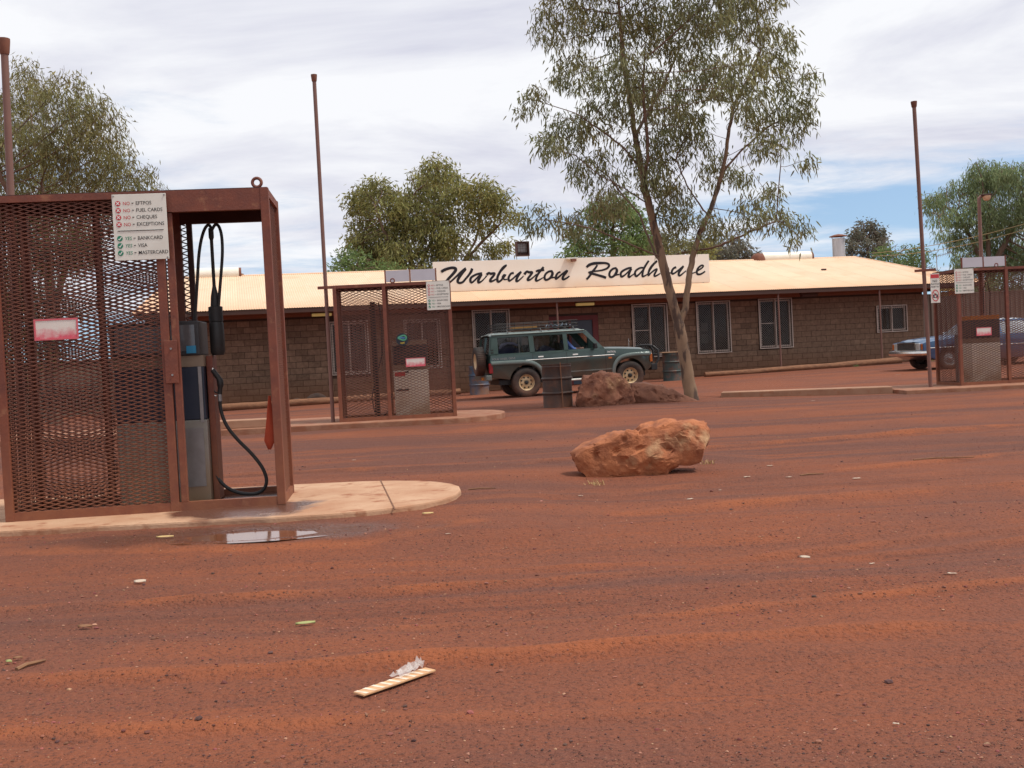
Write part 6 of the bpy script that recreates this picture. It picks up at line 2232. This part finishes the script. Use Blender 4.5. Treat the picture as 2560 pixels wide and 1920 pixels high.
def branch_mesh_thin(nodes, par, rad, thr):
    n = len(par)
    kids = [[] for _ in range(n)]
    for i in range(n):
        if par[i] >= 0: kids[par[i]].append(i)
    vs, qs = [], []
    starts = []
    for i in range(n):
        ks = sorted(kids[i], key=lambda c: -rad[c])
        for j, k in enumerate(ks):
            if rad[k] < thr and (j > 0 or rad[i] >= thr): starts.append(k)
    for st in starts:
        ch = [par[st], st]
        while kids[ch[-1]]: ch.append(max(kids[ch[-1]], key=lambda c: rad[c]))
        r0 = rad[st]
        sides = 6 if r0 > 0.03 else (4 if r0 > 0.010 else 3)
        base = len(vs)
        a = None
        for i, c in enumerate(ch):
            p = nodes[c]
            t = nodes[ch[min(i + 1, len(ch) - 1)]] - nodes[ch[max(i - 1, 0)]]
            t = t / (np.linalg.norm(t) + 1e-9)
            if a is None: a = np.cross(t, (0.31, 0.85, 0.42))
            a = a - t * a.dot(t); a = a / (np.linalg.norm(a) + 1e-9)
            b = np.cross(t, a)
            r = max(0.0035, r0 if i == 0 else rad[c])
            for q in range(sides):
                w = 2 * PI * q / sides
                vs.append(p + (a * math.cos(w) + b * math.sin(w)) * r)
        for i in range(len(ch) - 1):
            for q in range(sides):
                q2 = (q + 1) % sides
                qs.append((base + i * sides + q, base + i * sides + q2, base + (i + 1) * sides + q2, base + (i + 1) * sides + q))
    return np.array(vs), np.array(qs)


# the big gum in front of the roadhouse
GUM = [(1400, 60, 80), (1500, 40, 90), (1600, 60, 100), (1700, 80, 95), (1760, 20, 80), (1850, 50, 85), (1925, 110, 75), (1985, 200, 60), (2010, 270, 45),
       (1340, 245, 42), (1310, 270, 22), (1430, 170, 75), (1420, 330, 70), (1375, 365, 45), (1480, 420, 75), (1560, 200, 100), (1650, 230, 95), (1700, 330, 85), (1620, 380, 75),
       (1760, 190, 85), (1850, 200, 95), (1910, 280, 75), (1345, 545, 45), (1400, 555, 40), (1450, 560, 50), (1520, 510, 50), (1545, 470, 40), (1680, 500, 60), (1720, 560, 60), (1640, 440, 50), (1790, 420, 60), (1850, 430, 45),
       (1880, 515, 45), (1930, 540, 42), (1975, 555, 38), (2010, 575, 28), (2015, 400, 32), (1935, 470, 38), (1860, 560, 42), (1920, 360, 50), (1975, 300, 55), (2030, 270, 22), (1780, 560, 50), (1990, 600, 24), (1660, 590, 40), (1500, 300, 70),
       (1440, -60, 100), (1590, -90, 120), (1750, -100, 120), (1880, -40, 95), (1680, -190, 90)]
trunk = [(1731, 1012), (1727, 985), (1718, 930), (1707, 860), (1698, 815), (1684, 765), (1668, 700), (1655, 650), (1641, 590), (1626, 530), (1612, 470), (1600, 400), (1588, 340), (1578, 270), (1565, 190), (1555, 110), (1548, 20)]
limbs = [
    [(1698, 812), (1714, 770, 0.05), (1720, 710, .1), (1731, 645, .2), (1750, 580, .3), (1774, 530, .4), (1795, 470, .5), (1813, 400, .5), (1820, 340, .5), (1835, 260, .6), (1875, 190, .6), (1910, 110, .7)],
    [(1648, 640), (1627, 632, -.2), (1581, 613, -.6), (1527, 590, -.9), (1480, 571, -1.1), (1430, 560, -1.2)],
    [(1657, 662), (1640, 640, .2), (1615, 580, .5), (1598, 535, .7), (1562, 495, .9), (1520, 440, 1.0)],
    [(1634, 560), (1650, 510, .3), (1670, 482, .4), (1697, 440, .5), (1724, 401, .7), (1760, 340, .8)],
    [(1608, 450), (1619, 405, -.3), (1619, 347, -.4), (1612, 289, -.5), (1608, 231, -.6), (1610, 150, -.6)],
    [(1600, 420), (1560, 370, -.3), (1510, 330, -.5), (1450, 290, -.7)],
    [(1738, 625, .25), (1770, 622, -.1), (1800, 613, -.3), (1881, 577, -.6), (1940, 553, -.8)],
    [(1806, 430, .5), (1858, 372, .6), (1905, 330, .5)],
    [(1620, 510), (1560, 470, -.4), (1500, 440, -.6), (1440, 390, -.7)],
    [(1770, 540, .4), (1720, 470, .0), (1690, 400, -.3)],
    [(1588, 340), (1620, 280, .4), (1660, 210, .7), (1700, 120, .8)]]
make_tree('gum_tree', 'tall forked gum tree with open drooping crown before the roadhouse', 21.7, GUM, trunk, 0.13, 2500, 0.130, (0.15, 0.027), M_leafgum, M_bark, M_limb, 9, 5, gaps=-0.24, taper=0.075, rfac=0.98, leaforder=2, dspread=1.5, grav=0.03, leafthr=0.0085, spread=0.085, droop=1.15, hang=0.05, simple=False, limbs=limbs, infl=1.5, dk=0.22)

# left tree behind the open cage
LT = [(60, 250, 75), (150, 225, 65), (30, 370, 90), (140, 350, 95), (230, 300, 70), (220, 410, 85), (100, 470, 100), (280, 370, 45), (310, 440, 50), (365, 420, 22), (250, 500, 80), (140, 600, 90), (40, 560, 90), (30, 700, 80), (120, 760, 70), (400, 470, 20), (-80, 300, 120), (-100, 500, 120), (60, 170, 40), (200, 610, 60), (90, 850, 60), (340, 480, 35)]
make_tree('willowy_tree', 'large olive green weeping tree behind the left end of the open cage', 25.0, LT, [(135, 1060), (132, 960), (128, 850), (126, 740), (120, 640), (112, 540), (104, 460)], 0.16, 1700, 0.17, (0.17, 0.026), M_leafolive, M_limb, M_limb, 16, 21, taper=0.09, leaforder=3, rfac=1.1, dspread=2.2, grav=0.02, leafthr=0.011, spread=0.13, droop=1.2, hang=0.16, infl=2.0, dk=0.28,
          limbs=[[(127, 800), (170, 650, .5), (220, 500, .8), (270, 420, 1.0)], [(122, 700), (60, 560, -.5), (-20, 400, -1)]])

BT = [(905, 500, 45), (945, 475, 45), (985, 520, 55), (920, 560, 50), (900, 600, 40), (960, 590, 50), (1020, 500, 35), (1050, 450, 40), (1095, 430, 42), (1130, 445, 30), (1075, 500, 55), (1065, 560, 55), (1110, 540, 40), (1020, 570, 45), (1160, 490, 42), (1205, 480, 42), (1180, 540, 45), (1240, 500, 35), (1270, 530, 30), (1295, 535, 18), (1225, 560, 32), (1000, 640, 50), (1080, 630, 55), (1130, 600, 40), (1150, 650, 40), (950, 640, 50), (1230, 625, 25), (1265, 610, 20), (930, 680, 50), (1060, 680, 40)]
make_tree('tall_gum_tree', 'wide bushy gum tree rising behind the roof left of the sign', 54.0, BT, [(1035, 860), (1035, 760), (1032, 690), (1025, 640), (1015, 590), (1010, 540), (1040, 480)], 0.30, 1300, 0.26, (0.30, 0.075), M_leafback, M_limb, M_limb, 20, 31, leaforder=3, dspread=2.2, grav=0.0, leafthr=0.022, spread=0.22, droop=0.8, hang=0.10, infl=3.5, dk=0.5,
          limbs=[[(1034, 720), (1000, 650, -.5), (960, 580, -1), (940, 520, -1)], [(1040, 730), (1150, 670, .3), (1190, 600, .6), (1205, 530, .6), (1215, 480, .5)], [(1150, 670, .3), (1200, 610, .2), (1250, 560, 0)], [(1033, 700), (1080, 600, 1), (1085, 480, 1), (1095, 440, 1)]], group='trees behind the roadhouse')
make_tree('leafy_bush', 'pale green bush at the left foot of the wide gum tree', 50.0, [(865, 645, 28), (885, 670, 35), (850, 680, 25), (915, 660, 28), (960, 680, 30), (990, 690, 25)], [(890, 860), (885, 780), (885, 700)], 0.28, 260, 0.09, (0.24, 0.07), M_leafgreen, M_bark2, M_limb, 18, 33, leaforder=3, dspread=1.0, leafthr=0.02, spread=0.2, droop=0.3, infl=4, dk=0.45, group='trees behind the roadhouse')
make_tree('green_tree', 'fresh green tree behind the roof sign left of the big gum', 52.0, [(1500, 535, 42), (1545, 520, 42), (1520, 580, 45), (1570, 560, 45), (1450, 610, 30), (1480, 620, 35), (1560, 620, 45), (1440, 580, 20), (1600, 600, 40), (1430, 640, 25), (1590, 540, 25)], [(1540, 860), (1540, 740), (1535, 650), (1530, 580)], 0.30, 520, 0.17, (0.26, 0.085), M_leafgreen, M_bark2, M_limb, 16, 35, leaforder=3, dspread=1.5, leafthr=0.022, spread=0.22, droop=0.4, infl=4, dk=0.5, group='trees behind the roadhouse')
make_tree('olive_tree', 'low olive bush showing over the middle of the roof sign', 55.0, [(1560, 630, 28), (1610, 625, 32), (1660, 615, 35), (1710, 620, 35), (1760, 625, 35), (1640, 640, 30), (1740, 645, 30), (1690, 650, 30), (1530, 645, 20)], [(1660, 860), (1660, 760), (1660, 680)], 0.30, 380, 0.12, (0.26, 0.07), M_leafback, M_bark2, M_limb, 16, 37, leaforder=3, dspread=1.3, leafthr=0.022, spread=0.2, droop=0.5, infl=5, dk=0.5, group='trees behind the roadhouse')
make_tree('grey_tree', 'grey green tree over the roof just right of the sign end', 58.0, [(1790, 620, 30), (1830, 610, 30), (1860, 625, 25), (1810, 640, 30), (1875, 640, 16), (1845, 645, 25)], [(1820, 860), (1822, 760), (1822, 680)], 0.30, 260, 0.12, (0.28, 0.07), M_leafgrey, M_bark2, M_limb, 16, 39, leaforder=3, dspread=1.2, leafthr=0.022, spread=0.2, droop=0.6, infl=5, dk=0.5, group='trees behind the roadhouse')
make_tree('round_gum_tree', 'small round dark gum tree behind the flue', 62.0, [(2165, 575, 30), (2140, 595, 24), (2195, 590, 24), (2125, 620, 18), (2160, 620, 26), (2195, 620, 20), (2175, 650, 20), (2205, 610, 14), (2130, 645, 16)], [(2178, 850), (2175, 740), (2172, 670), (2168, 610)], 0.26, 300, 0.11, (0.26, 0.085), M_leafgrey, M_bark2, M_limb, 15, 41, leaforder=3, dspread=1.3, leafthr=0.018, spread=0.17, droop=0.4, infl=4, dk=0.42, group='trees behind the roadhouse')
make_tree('bushy_tree', 'bright green bushy tree right of the flue behind the roof end', 56.0, [(2215, 640, 28), (2250, 630, 32), (2290, 640, 30), (2235, 665, 32), (2280, 670, 32), (2315, 670, 22), (2200, 665, 20), (2330, 690, 20), (2300, 700, 30)], [(2262, 860), (2260, 780), (2258, 700)], 0.28, 380, 0.11, (0.24, 0.06), M_leafgreen, M_bark2, M_limb, 17, 43, leaforder=3, dspread=1.3, leafthr=0.02, spread=0.2, droop=0.3, infl=4, dk=0.45, group='trees behind the roadhouse')
make_tree('pepper_tree', 'tall weeping pepper tree behind the street lamp at the right edge', 47.0, [(2330, 500, 30), (2345, 540, 26), (2375, 480, 38), (2430, 470, 45), (2390, 530, 40), (2460, 430, 45), (2500, 450, 50), (2540, 440, 50), (2450, 530, 60), (2520, 540, 60), (2400, 590, 35), (2470, 610, 55), (2530, 630, 60), (2430, 660, 40), (2500, 690, 50), (2390, 640, 18), (2355, 580, 14), (2580, 520, 60), (2600, 640, 60), (2450, 720, 40), (2530, 730, 45)], [(2478, 880), (2476, 780), (2474, 680), (2470, 590), (2472, 510)], 0.24, 1200, 0.22, (0.24, 0.042), M_leafpepper, M_bark2, M_limb, 22, 45, leaforder=3, dspread=1.8, leafthr=0.018, spread=0.15, droop=1.5, hang=0.22, infl=3.5, dk=0.4, group='trees behind the roadhouse',
          limbs=[[(2475, 700), (2430, 600, .3), (2390, 530, .4), (2350, 510, .4)], [(2474, 680), (2540, 560, -.3), (2560, 480, -.4)]])
make_tree('dark_tree', 'dark leafy tree low behind the fence at the left edge', 34.0, [(-60, 780, 70), (10, 820, 45), (-40, 880, 60), (30, 760, 30)], [(-20, 1010), (-20, 930), (-15, 850)], 0.22, 260, 0.12, (0.2, 0.06), M_leafolive, M_bark2, M_limb, 14, 47, dspread=1.0, leafthr=0.016, spread=0.16, infl=3, dk=0.35)

# a few hanging sprays keep their own twigs: fine litter of leaves under the gum is scattered below

# ------------------------------------------------------------------ fences
def make_fence(label, A, B, h, m, posts=3):
    A, B = Vector(A), Vector(B)
    d = (B - A); ln = d.length
    t = thing('steel_fence', label, 'fence', tuple(A), math.atan2(d.y, d.x), 'brown steel fences')
    np_ = max(2, int(ln / 0.8))
    pw = ln / np_
    pr = []
    pitch = 0.19
    vs = []
    nn = int(pw / pitch)
    us = []
    for k in range(nn):
        b = k * pw / nn
        us += [(b, 0), (b + 0.10, 0), (b + 0.115, 0.035), (b + 0.165, 0.035)]
    us.append((pw, 0))
    for (u, y) in us: vs += [(u, y, 0.03), (u, y, h)]
    fs = [(2 * k, 2 * k + 2, 2 * k + 3, 2 * k + 1) for k in range(len(us) - 1)]
    me = bpy.data.meshes.new('panel'); me.from_pydata(vs, [], fs); me.materials.append(m)
    for k in range(np_):
        o = bpy.data.objects.new('panel', me); COL.objects.link(o); o.parent = t; o.location = (k * pw, 0.002 * (k % 2), 0)
    s = MB(); s.box(0, ln, -0.03, -0.002, h - 0.01, h + 0.03); s.build('top_rail', m, t)
    for k in range(0, np_ + 1, 3):
        MB().box(k * pw - 0.03, k * pw + 0.03, 0.037, 0.09, 0, h).build('post', m, t)
    return t


A = at(2270, 880, 42.5); B = at(2760, 860, 44.0)
make_fence('tall brown steel fence at the right behind the blue sedan', (A[0], A[1], 0.0), (B[0], B[1], 0.0), 2.6, M_fence)
A = at(-160, 1030, 33.5); B = at(352, 1020, 37.5)
make_fence('brown steel fence at the left end of the roadhouse', (A[0], A[1], -0.3), (B[0], B[1], -0.3), 1.9, M_fence)

# hanging yellow board under the verandah end
t = thing('hanging_board', 'faded yellow green board hanging under the right end of the eave', 'board', tuple(at(2335, 742, 40.5)), R(14))
MB().box(0, 0.62, 0, 0.03, 0, 0.17).build('board', mat('yellow_green_paint', (0.36, 0.36, 0.16), (0.40, 0.28, 0.10), 4, 0.6), t)
MB().box(0.62, 1.0, 0.002, 0.028, 0.03, 0.2).build('orange_end', M_orange, t)
s = MB(); s.bar((0.1, 0.015, 0.17), (0.1, 0.015, 0.42), 0.01); s.bar((0.85, 0.015, 0.2), (0.85, 0.015, 0.42), 0.01); s.build('hanger', M_steel, t)

# street lamp, aerial, overhead cable
P = at(2462, 880, 38.0)
t = thing('street_lamp', 'street lamp with a hooded lantern in front of the pepper tree', 'street lamp', (P[0], P[1], 0.0))
s = MB(); s.tube([(0, 0, 0), (0, 0, 5.55)], [0.075, 0.06], 12); s.tube([(0, 0, 5.52), (0, 0, 5.72), (0.08, 0, 5.80), (0.2, 0, 5.82)], [0.06, 0.06, 0.05, 0.04], 10); s.build('pole', M_pole, t, sm=True)
s = MB(); s.box(0.06, 0.42, -0.12, 0.12, 5.80, 5.86); s.build('hood', M_plate, t, bevel=0.025)
s = MB(); s.lathe([(0.0, -0.17), (0.07, -0.165), (0.125, -0.10), (0.14, 0.0), (0.0, 0.0)], 16, Matrix.Translation((0.27, 0, 5.80))); s.build('lantern', mat('lamp_bowl', (0.70, 0.45, 0.28), None, 4, 0.3), t, sm=True)
P = at(2345, 700, 41.0)
t = thing('tv_aerial', 'thin television aerial on a mast at the right end of the roof', 'aerial', (P[0], P[1], P[2] - 0.3))
s = MB(); s.cyl((0, 0, -0.4), (-0.03, 0, 1.35), 0.014, 6); s.build('mast', M_steel, t)
s = MB(); s.bar((-0.05, 0, 1.18), (0.55, 0, 1.32), 0.015)
for k in range(9):
    x = 0.0 + k * 0.065
    s.bar((x, -0.16, 1.195 + k * 0.0155), (x, 0.16, 1.195 + k * 0.0155), 0.010); s.bar((x, 0, 1.13 + k * 0.0155), (x, 0, 1.26 + k * 0.0155), 0.008)
s.build('elements', M_steel, t)
s = MB()
a, b = at(2180, 640, 46), at(2720, 520, 34)
for q, sag in ((0, 0.35), (0.12, 0.25)):
    pts = []
    for k in range(25):
        f = k / 24
        p = Vector(a).lerp(Vector(b), f); p.z += q - sag * 4 * f * (1 - f)
        pts.append(p)
    s.tube(pts, 0.012, 5)
o = s.build('overhead_cable', mat('tan_cable', (0.32, 0.24, 0.12), None, 4, 0.7), sm=True)
set_props(o, 'pair of tan overhead cables sloping across the pepper tree', 'cable')


# ------------------------------------------------------------------ litter, leaves and gravel
def gz(x, y): return ground_z(x, y)


def ground_at(px, py):
    P = on_ground(px, py, 0.0)
    for _ in range(4): P = on_ground(px, py, ground_z(P[0], P[1]))
    return P


# striped packing strip with torn plastic in the foreground
Pa, Pb = ground_at(908, 1748), ground_at(1088, 1684)
ang = math.atan2(Pb[1] - Pa[1], Pb[0] - Pa[0])
ln = math.hypot(Pb[1] - Pa[1], Pb[0] - Pa[0])
zz = max(gz(Pa[0], Pa[1]), gz(Pb[0], Pb[1])) + 0.008
t = thing('packing_strip', 'flattened tan and white striped packing strip with torn plastic', 'litter', (Pa[0], Pa[1], zz), ang)
s = MB(); s.box(0, ln, -0.004, 0.050, 0, 0.007); s.build('card_strip', mat('tan_card', (0.60, 0.36, 0.19), (0.52, 0.28, 0.14), 30, 0.8), t, bevel=0.002)
s = MB()
for k in range(9):
    x = 0.012 + k * ln / 9.2
    s.add([(x, -0.003, 0.0078), (x + 0.014, -0.003, 0.0078), (x + 0.006, 0.049, 0.0078), (x - 0.010, 0.049, 0.0078)], [(0, 1, 2, 3)])
s.build('white_stripe', mat('card_white', (0.74, 0.62, 0.50), (0.66, 0.45, 0.32), 30, 0.8), t, recalc=False)
M_plastic = bpy.data.materials.new('clear_plastic'); M_plastic.use_nodes = True
_b = M_plastic.node_tree.nodes['Principled BSDF']; _b.inputs['Base Color'].default_value = (0.75, 0.72, 0.70, 1); _b.inputs['Alpha'].default_value = 0.36; _b.inputs['Roughness'].default_value = 0.25
s = MB()
n = 12
for i in range(n + 1):
    for j in range(7):
        x = ln * (0.55 + 0.36 * i / n); y = 0.02 + 0.055 * j / 6
        h = 0.012 + 0.045 * abs(noise.noise(Vector((i * 0.55, j * 0.6, 2.2)))) * (0.4 + i / n) + 0.018 * math.sin(j)
        s.v.append((x, y, max(0.009, h)))
for i in range(n):
    for j in range(6):
        a = i * 7 + j
        s.f.append((a, a + 7, a + 8, a + 1))
s.build('torn_plastic', M_plastic, t, recalc=False)


def litter(name, label, cat, px, py, ln, wd, ang, m, th=0.006, kind='leaf', group=None):
    P = ground_at(px, py)
    z = gz(P[0], P[1])
    s = MB()
    if kind == 'stick':
        s.tube([(-ln / 2, 0, 0.006), (-ln * 0.1, 0.01 * ln * 8, 0.010), (ln / 2, 0, 0.007)], [wd, wd * 0.9, wd * 0.6], 6)
    elif kind == 'leaf':
        k = 7
        for i in range(k):
            f = i / (k - 1)
            w = wd * math.sin(PI * min(0.97, max(0.03, f))) ** 0.8
            x = (f - 0.5) * ln
            y = 0.18 * ln * (f - 0.5) ** 2
            s.v += [(x, y - w / 2, 0.012 + 0.4 * wd * (f - 0.5) ** 2), (x, y, 0.006 + 0.02 * f * (1 - f)), (x, y + w / 2, 0.012 + 0.3 * wd)]
        for i in range(k - 1):
            for q in (0, 1): s.f.append((3 * i + q, 3 * i + q + 1, 3 * i + q + 4, 3 * i + q + 3))
    elif kind == 'scrap':
        k = 5
        for i in range(k):
            for j in range(4):
                s.v.append(((i / (k - 1) - 0.5) * ln * (1 + 0.2 * math.sin(j * 2.1)), (j / 3 - 0.5) * wd * (1 + 0.25 * math.sin(i * 1.7)), 0.008 + 0.35 * wd * abs(noise.noise(Vector((i * 0.7 + px, j * 0.8, 0.3))))))
        for i in range(k - 1):
            for j in range(3):
                a = i * 4 + j
                s.f.append((a, a + 4, a + 5, a + 1))
    o = s.build(name, m, sm=True, recalc=False)
    if kind != 'stick':
        md = o.modifiers.new('thick', 'SOLIDIFY'); md.thickness = 0.002
    o.location = (P[0], P[1], z)
    o.rotation_euler = (0, 0, ang)
    return set_props(o, label, cat, group)


G_LEAF, G_STICK, G_SCRAP = 'fallen leaves on the dirt', 'dry sticks on the dirt', 'scraps of paper on the dirt'
litter('dry_leaf', 'pale folded leaf scrap on the dirt at the left below the pump island', 'leaf', 350, 1460, 0.062, 0.03, R(8), M_paper, kind='leaf', group=G_LEAF)
litter('green_leaf', 'long pale green leaf on the dirt left of centre', 'leaf', 764, 1565, 0.085, 0.02, R(12), M_greenleaf, kind='leaf', group=G_LEAF)
litter('bark_flake', 'small brown bark flake in the left foreground dirt', 'bark', 212, 1573, 0.065, 0.022, R(-5), M_stick, kind='leaf')
litter('dry_stick', 'short thick stick pointing away in the left foreground', 'stick', 78, 1666, 0.13, 0.009, R(62), M_stick, kind='stick', group=G_STICK)
litter('green_leaf', 'tiny grey green leaf at the left edge of the foreground', 'leaf', 22, 1661, 0.03, 0.016, R(-20), M_greenleaf, kind='leaf', group=G_LEAF)
litter('bark_flake', 'pair of orange bark bits beside the foreground stick', 'bark', 45, 1652, 0.035, 0.014, R(10), M_stick, kind='leaf')
litter('pale_stick', 'pale split stick lying against the kerb of the near island', 'stick', 835, 1295, 0.15, 0.011, R(10), M_dryleaf, kind='stick', group=G_STICK)
litter('dry_leaf', 'yellow dry leaf left of the puddle', 'leaf', 412, 1347, 0.11, 0.022, R(2), M_dryleaf, kind='leaf', group=G_LEAF)
litter('dry_leaf', 'yellow leaf on the dirt under the rounded island end', 'leaf', 1070, 1288, 0.075, 0.022, R(5), M_dryleaf, kind='leaf', group=G_LEAF)
litter('curled_peel', 'curled pale peel on the dirt right of centre', 'litter', 2012, 1398, 0.055, 0.022, R(-35), M_paper, kind='leaf')
litter('dry_stick', 'long thin dry stick on the dirt at the right', 'stick', 2360, 1151, 0.52, 0.008, R(-3), M_stick, kind='stick', group=G_STICK)
litter('dry_stick', 'short twig on the dirt right of the tilted rock', 'stick', 2030, 1188, 0.20, 0.007, R(8), M_stick, kind='stick', group=G_STICK)
litter('dry_stick', 'thin twig on the dirt right of the island tip', 'stick', 1205, 1224, 0.22, 0.006, R(-4), M_stick, kind='stick', group=G_STICK)
for (x, y, lab, l_) in ((1452, 1242, 'small white scrap just in front of the tilted rock', 0.045), (1800, 1227, 'tiny white scrap right of the tilted rock', 0.03), (1972, 1195, 'cream paper scrap right of the rock near the short twig', 0.06), (1725, 1250, 'thin white scrap below the right end of the rock', 0.06),
                        (1867, 1198, 'bent white scrap between the rock and the twig', 0.07), (2142, 1198, 'pinkish paper scrap on the dirt at the right', 0.08), (2033, 1003, 'white scrap on the dirt before the long kerb slab', 0.08), (2180, 1412, 'tiny pale scrap far right in the wheel tracks', 0.035), (1925, 1166, 'pair of torn white scraps behind the twig', 0.07), (2380, 1437, 'flat white scrap at the right in the wheel tracks', 0.05), (1120, 1338, 'white scrap on the dirt right of the puddle', 0.035), (2245, 937, 'white scrap on the dirt in front of the blue sedan', 0.14), (1652, 953, 'white scrap on the dirt behind the brown rock', 0.09), (2240, 1815, 'small white scrap in the bottom right foreground', 0.022), (885, 1152, 'white pebble like scrap behind the near island', 0.05)):
    litter('paper_scrap', lab, 'litter', x, y, l_ * 0.75, l_ * 0.28, random.uniform(-0.5, 0.5), M_paper, kind='scrap', group=G_SCRAP)


def gravel(name, label, n, m, xr, size, dens, seed):
    r = np.random.default_rng(seed)
    ico = bmesh.new(); bmesh.ops.create_icosphere(ico, subdivisions=1, radius=1)
    iv = np.array([v.co[:] for v in ico.verts]); it = np.array([[v.index for v in f.verts] for f in ico.faces]); ico.free()
    it = it
    V, T = [], []
    k = 0
    tries = 0
    while k < n and tries < n * 6:
        tries += 1
        py = 1010 + (1915 - 1010) * r.uniform(0, 1) ** dens
        px = r.uniform(-40, 2600)
        P = on_ground(px, py, 0.0)
        x, y = P[0], P[1]
        if y > 24: continue
        if (x < -0.3 and 7.2 < y < 9.3) or (x < 0 and 17.8 < y < 20.5) or (x > 4.2 and 20.6 < y < 23.3): continue
        # stones gather on the crests between wheel lines
        g = noise.noise(Vector((x * 0.15, (y - 0.1 * x) * 1.1, 0.7)))
        if g < r.uniform(-0.5, 0.35): continue
        s = size * r.lognormal(0, 0.45) * (0.75 + 0.05 * y)
        A = r.normal(0, 1, (3, 3)); q, _ = np.linalg.qr(A)
        v = (iv * (1 + r.normal(0, 0.16, (len(iv), 1)))) @ q * np.array([1, 0.85, 0.6]) * s
        V.append(v + np.array([x, y, ground_z(x, y) + 0.25 * s])); T.append(it + len(iv) * k)
        k += 1
    me = mesh_np(name, np.concatenate(V), None, np.concatenate(T))
    o = link(name, me, m)
    return set_props(o, label, None, None, 'stuff')


M_stone = mat('loose_stone', (0.23, 0.085, 0.052), (0.15, 0.06, 0.045), 30, 0.9, isl=0.45)
M_stone2 = mat('pale_stone', (0.36, 0.19, 0.12), (0.28, 0.13, 0.08), 30, 0.9, isl=0.3)
M_stone3 = mat('dark_stone', (0.075, 0.04, 0.034), (0.10, 0.05, 0.04), 30, 0.9, isl=0.4)
gravel('gravel', 'loose red gravel scattered over the dirt', 5000, M_stone, None, 0.0030, 1.0, 3)
gravel('gravel', 'dark ironstone grit scattered over the dirt', 5000, M_stone3, None, 0.0024, 1.0, 5)
gravel('gravel', 'small pale stones scattered over the dirt', 3200, M_stone2, None, 0.0027, 0.95, 9)

# dry tufts at the foot of the tilted rock, weeds along the log
def tuft(name, label, P, n, h, m, seed, spread=0.06):
    r = np.random.default_rng(seed)
    s = MB()
    for k in range(n):
        a = r.uniform(0, 2 * PI); rr = r.uniform(0, spread)
        b = Vector((rr * math.cos(a), rr * math.sin(a), 0)); l = h * r.uniform(0.5, 1.2)
        d = Vector((r.normal(0, .5), r.normal(0, .5), 1)).normalized()
        sd_ = d.cross(Vector((r.normal(), r.normal(), 0.2))).normalized() * 0.003
        tip = b + d * l + Vector((d.x, d.y, -0.4)) * l * 0.3
        s.add([b - sd_, b + sd_, b + d * l * 0.6 + sd_ * 0.7, b + d * l * 0.6 - sd_ * 0.7, tip], [(0, 1, 2, 3), (3, 2, 4)])
    o = s.build(name, m, recalc=False)
    o.location = P
    return set_props(o, label, 'grass tuft', 'dry grass tufts by the rock and log')


P = ground_at(1490, 1212); tuft('dry_tuft', 'sparse dry grass tuft under the left end of the tilted rock', (P[0], P[1], gz(P[0], P[1])), 26, 0.05, M_dryleaf, 1, 0.09)
P = ground_at(1770, 1160); tuft('dry_tuft', 'small dry grass tuft right of the tilted rock', (P[0], P[1], gz(P[0], P[1])), 24, 0.055, M_dryleaf, 2, 0.07)
P = wall_pt(12.0, -1.95, 0.0); tuft('green_weed', 'little green weed growing against the right hand log', P, 70, 0.10, M_leafgreen, 3, 0.12)
P = wall_pt(14.9, -1.95, 0.0); tuft('green_weed', 'pale weed clump at the far end of the right hand log', P, 80, 0.12, M_greenleaf, 4, 0.25)
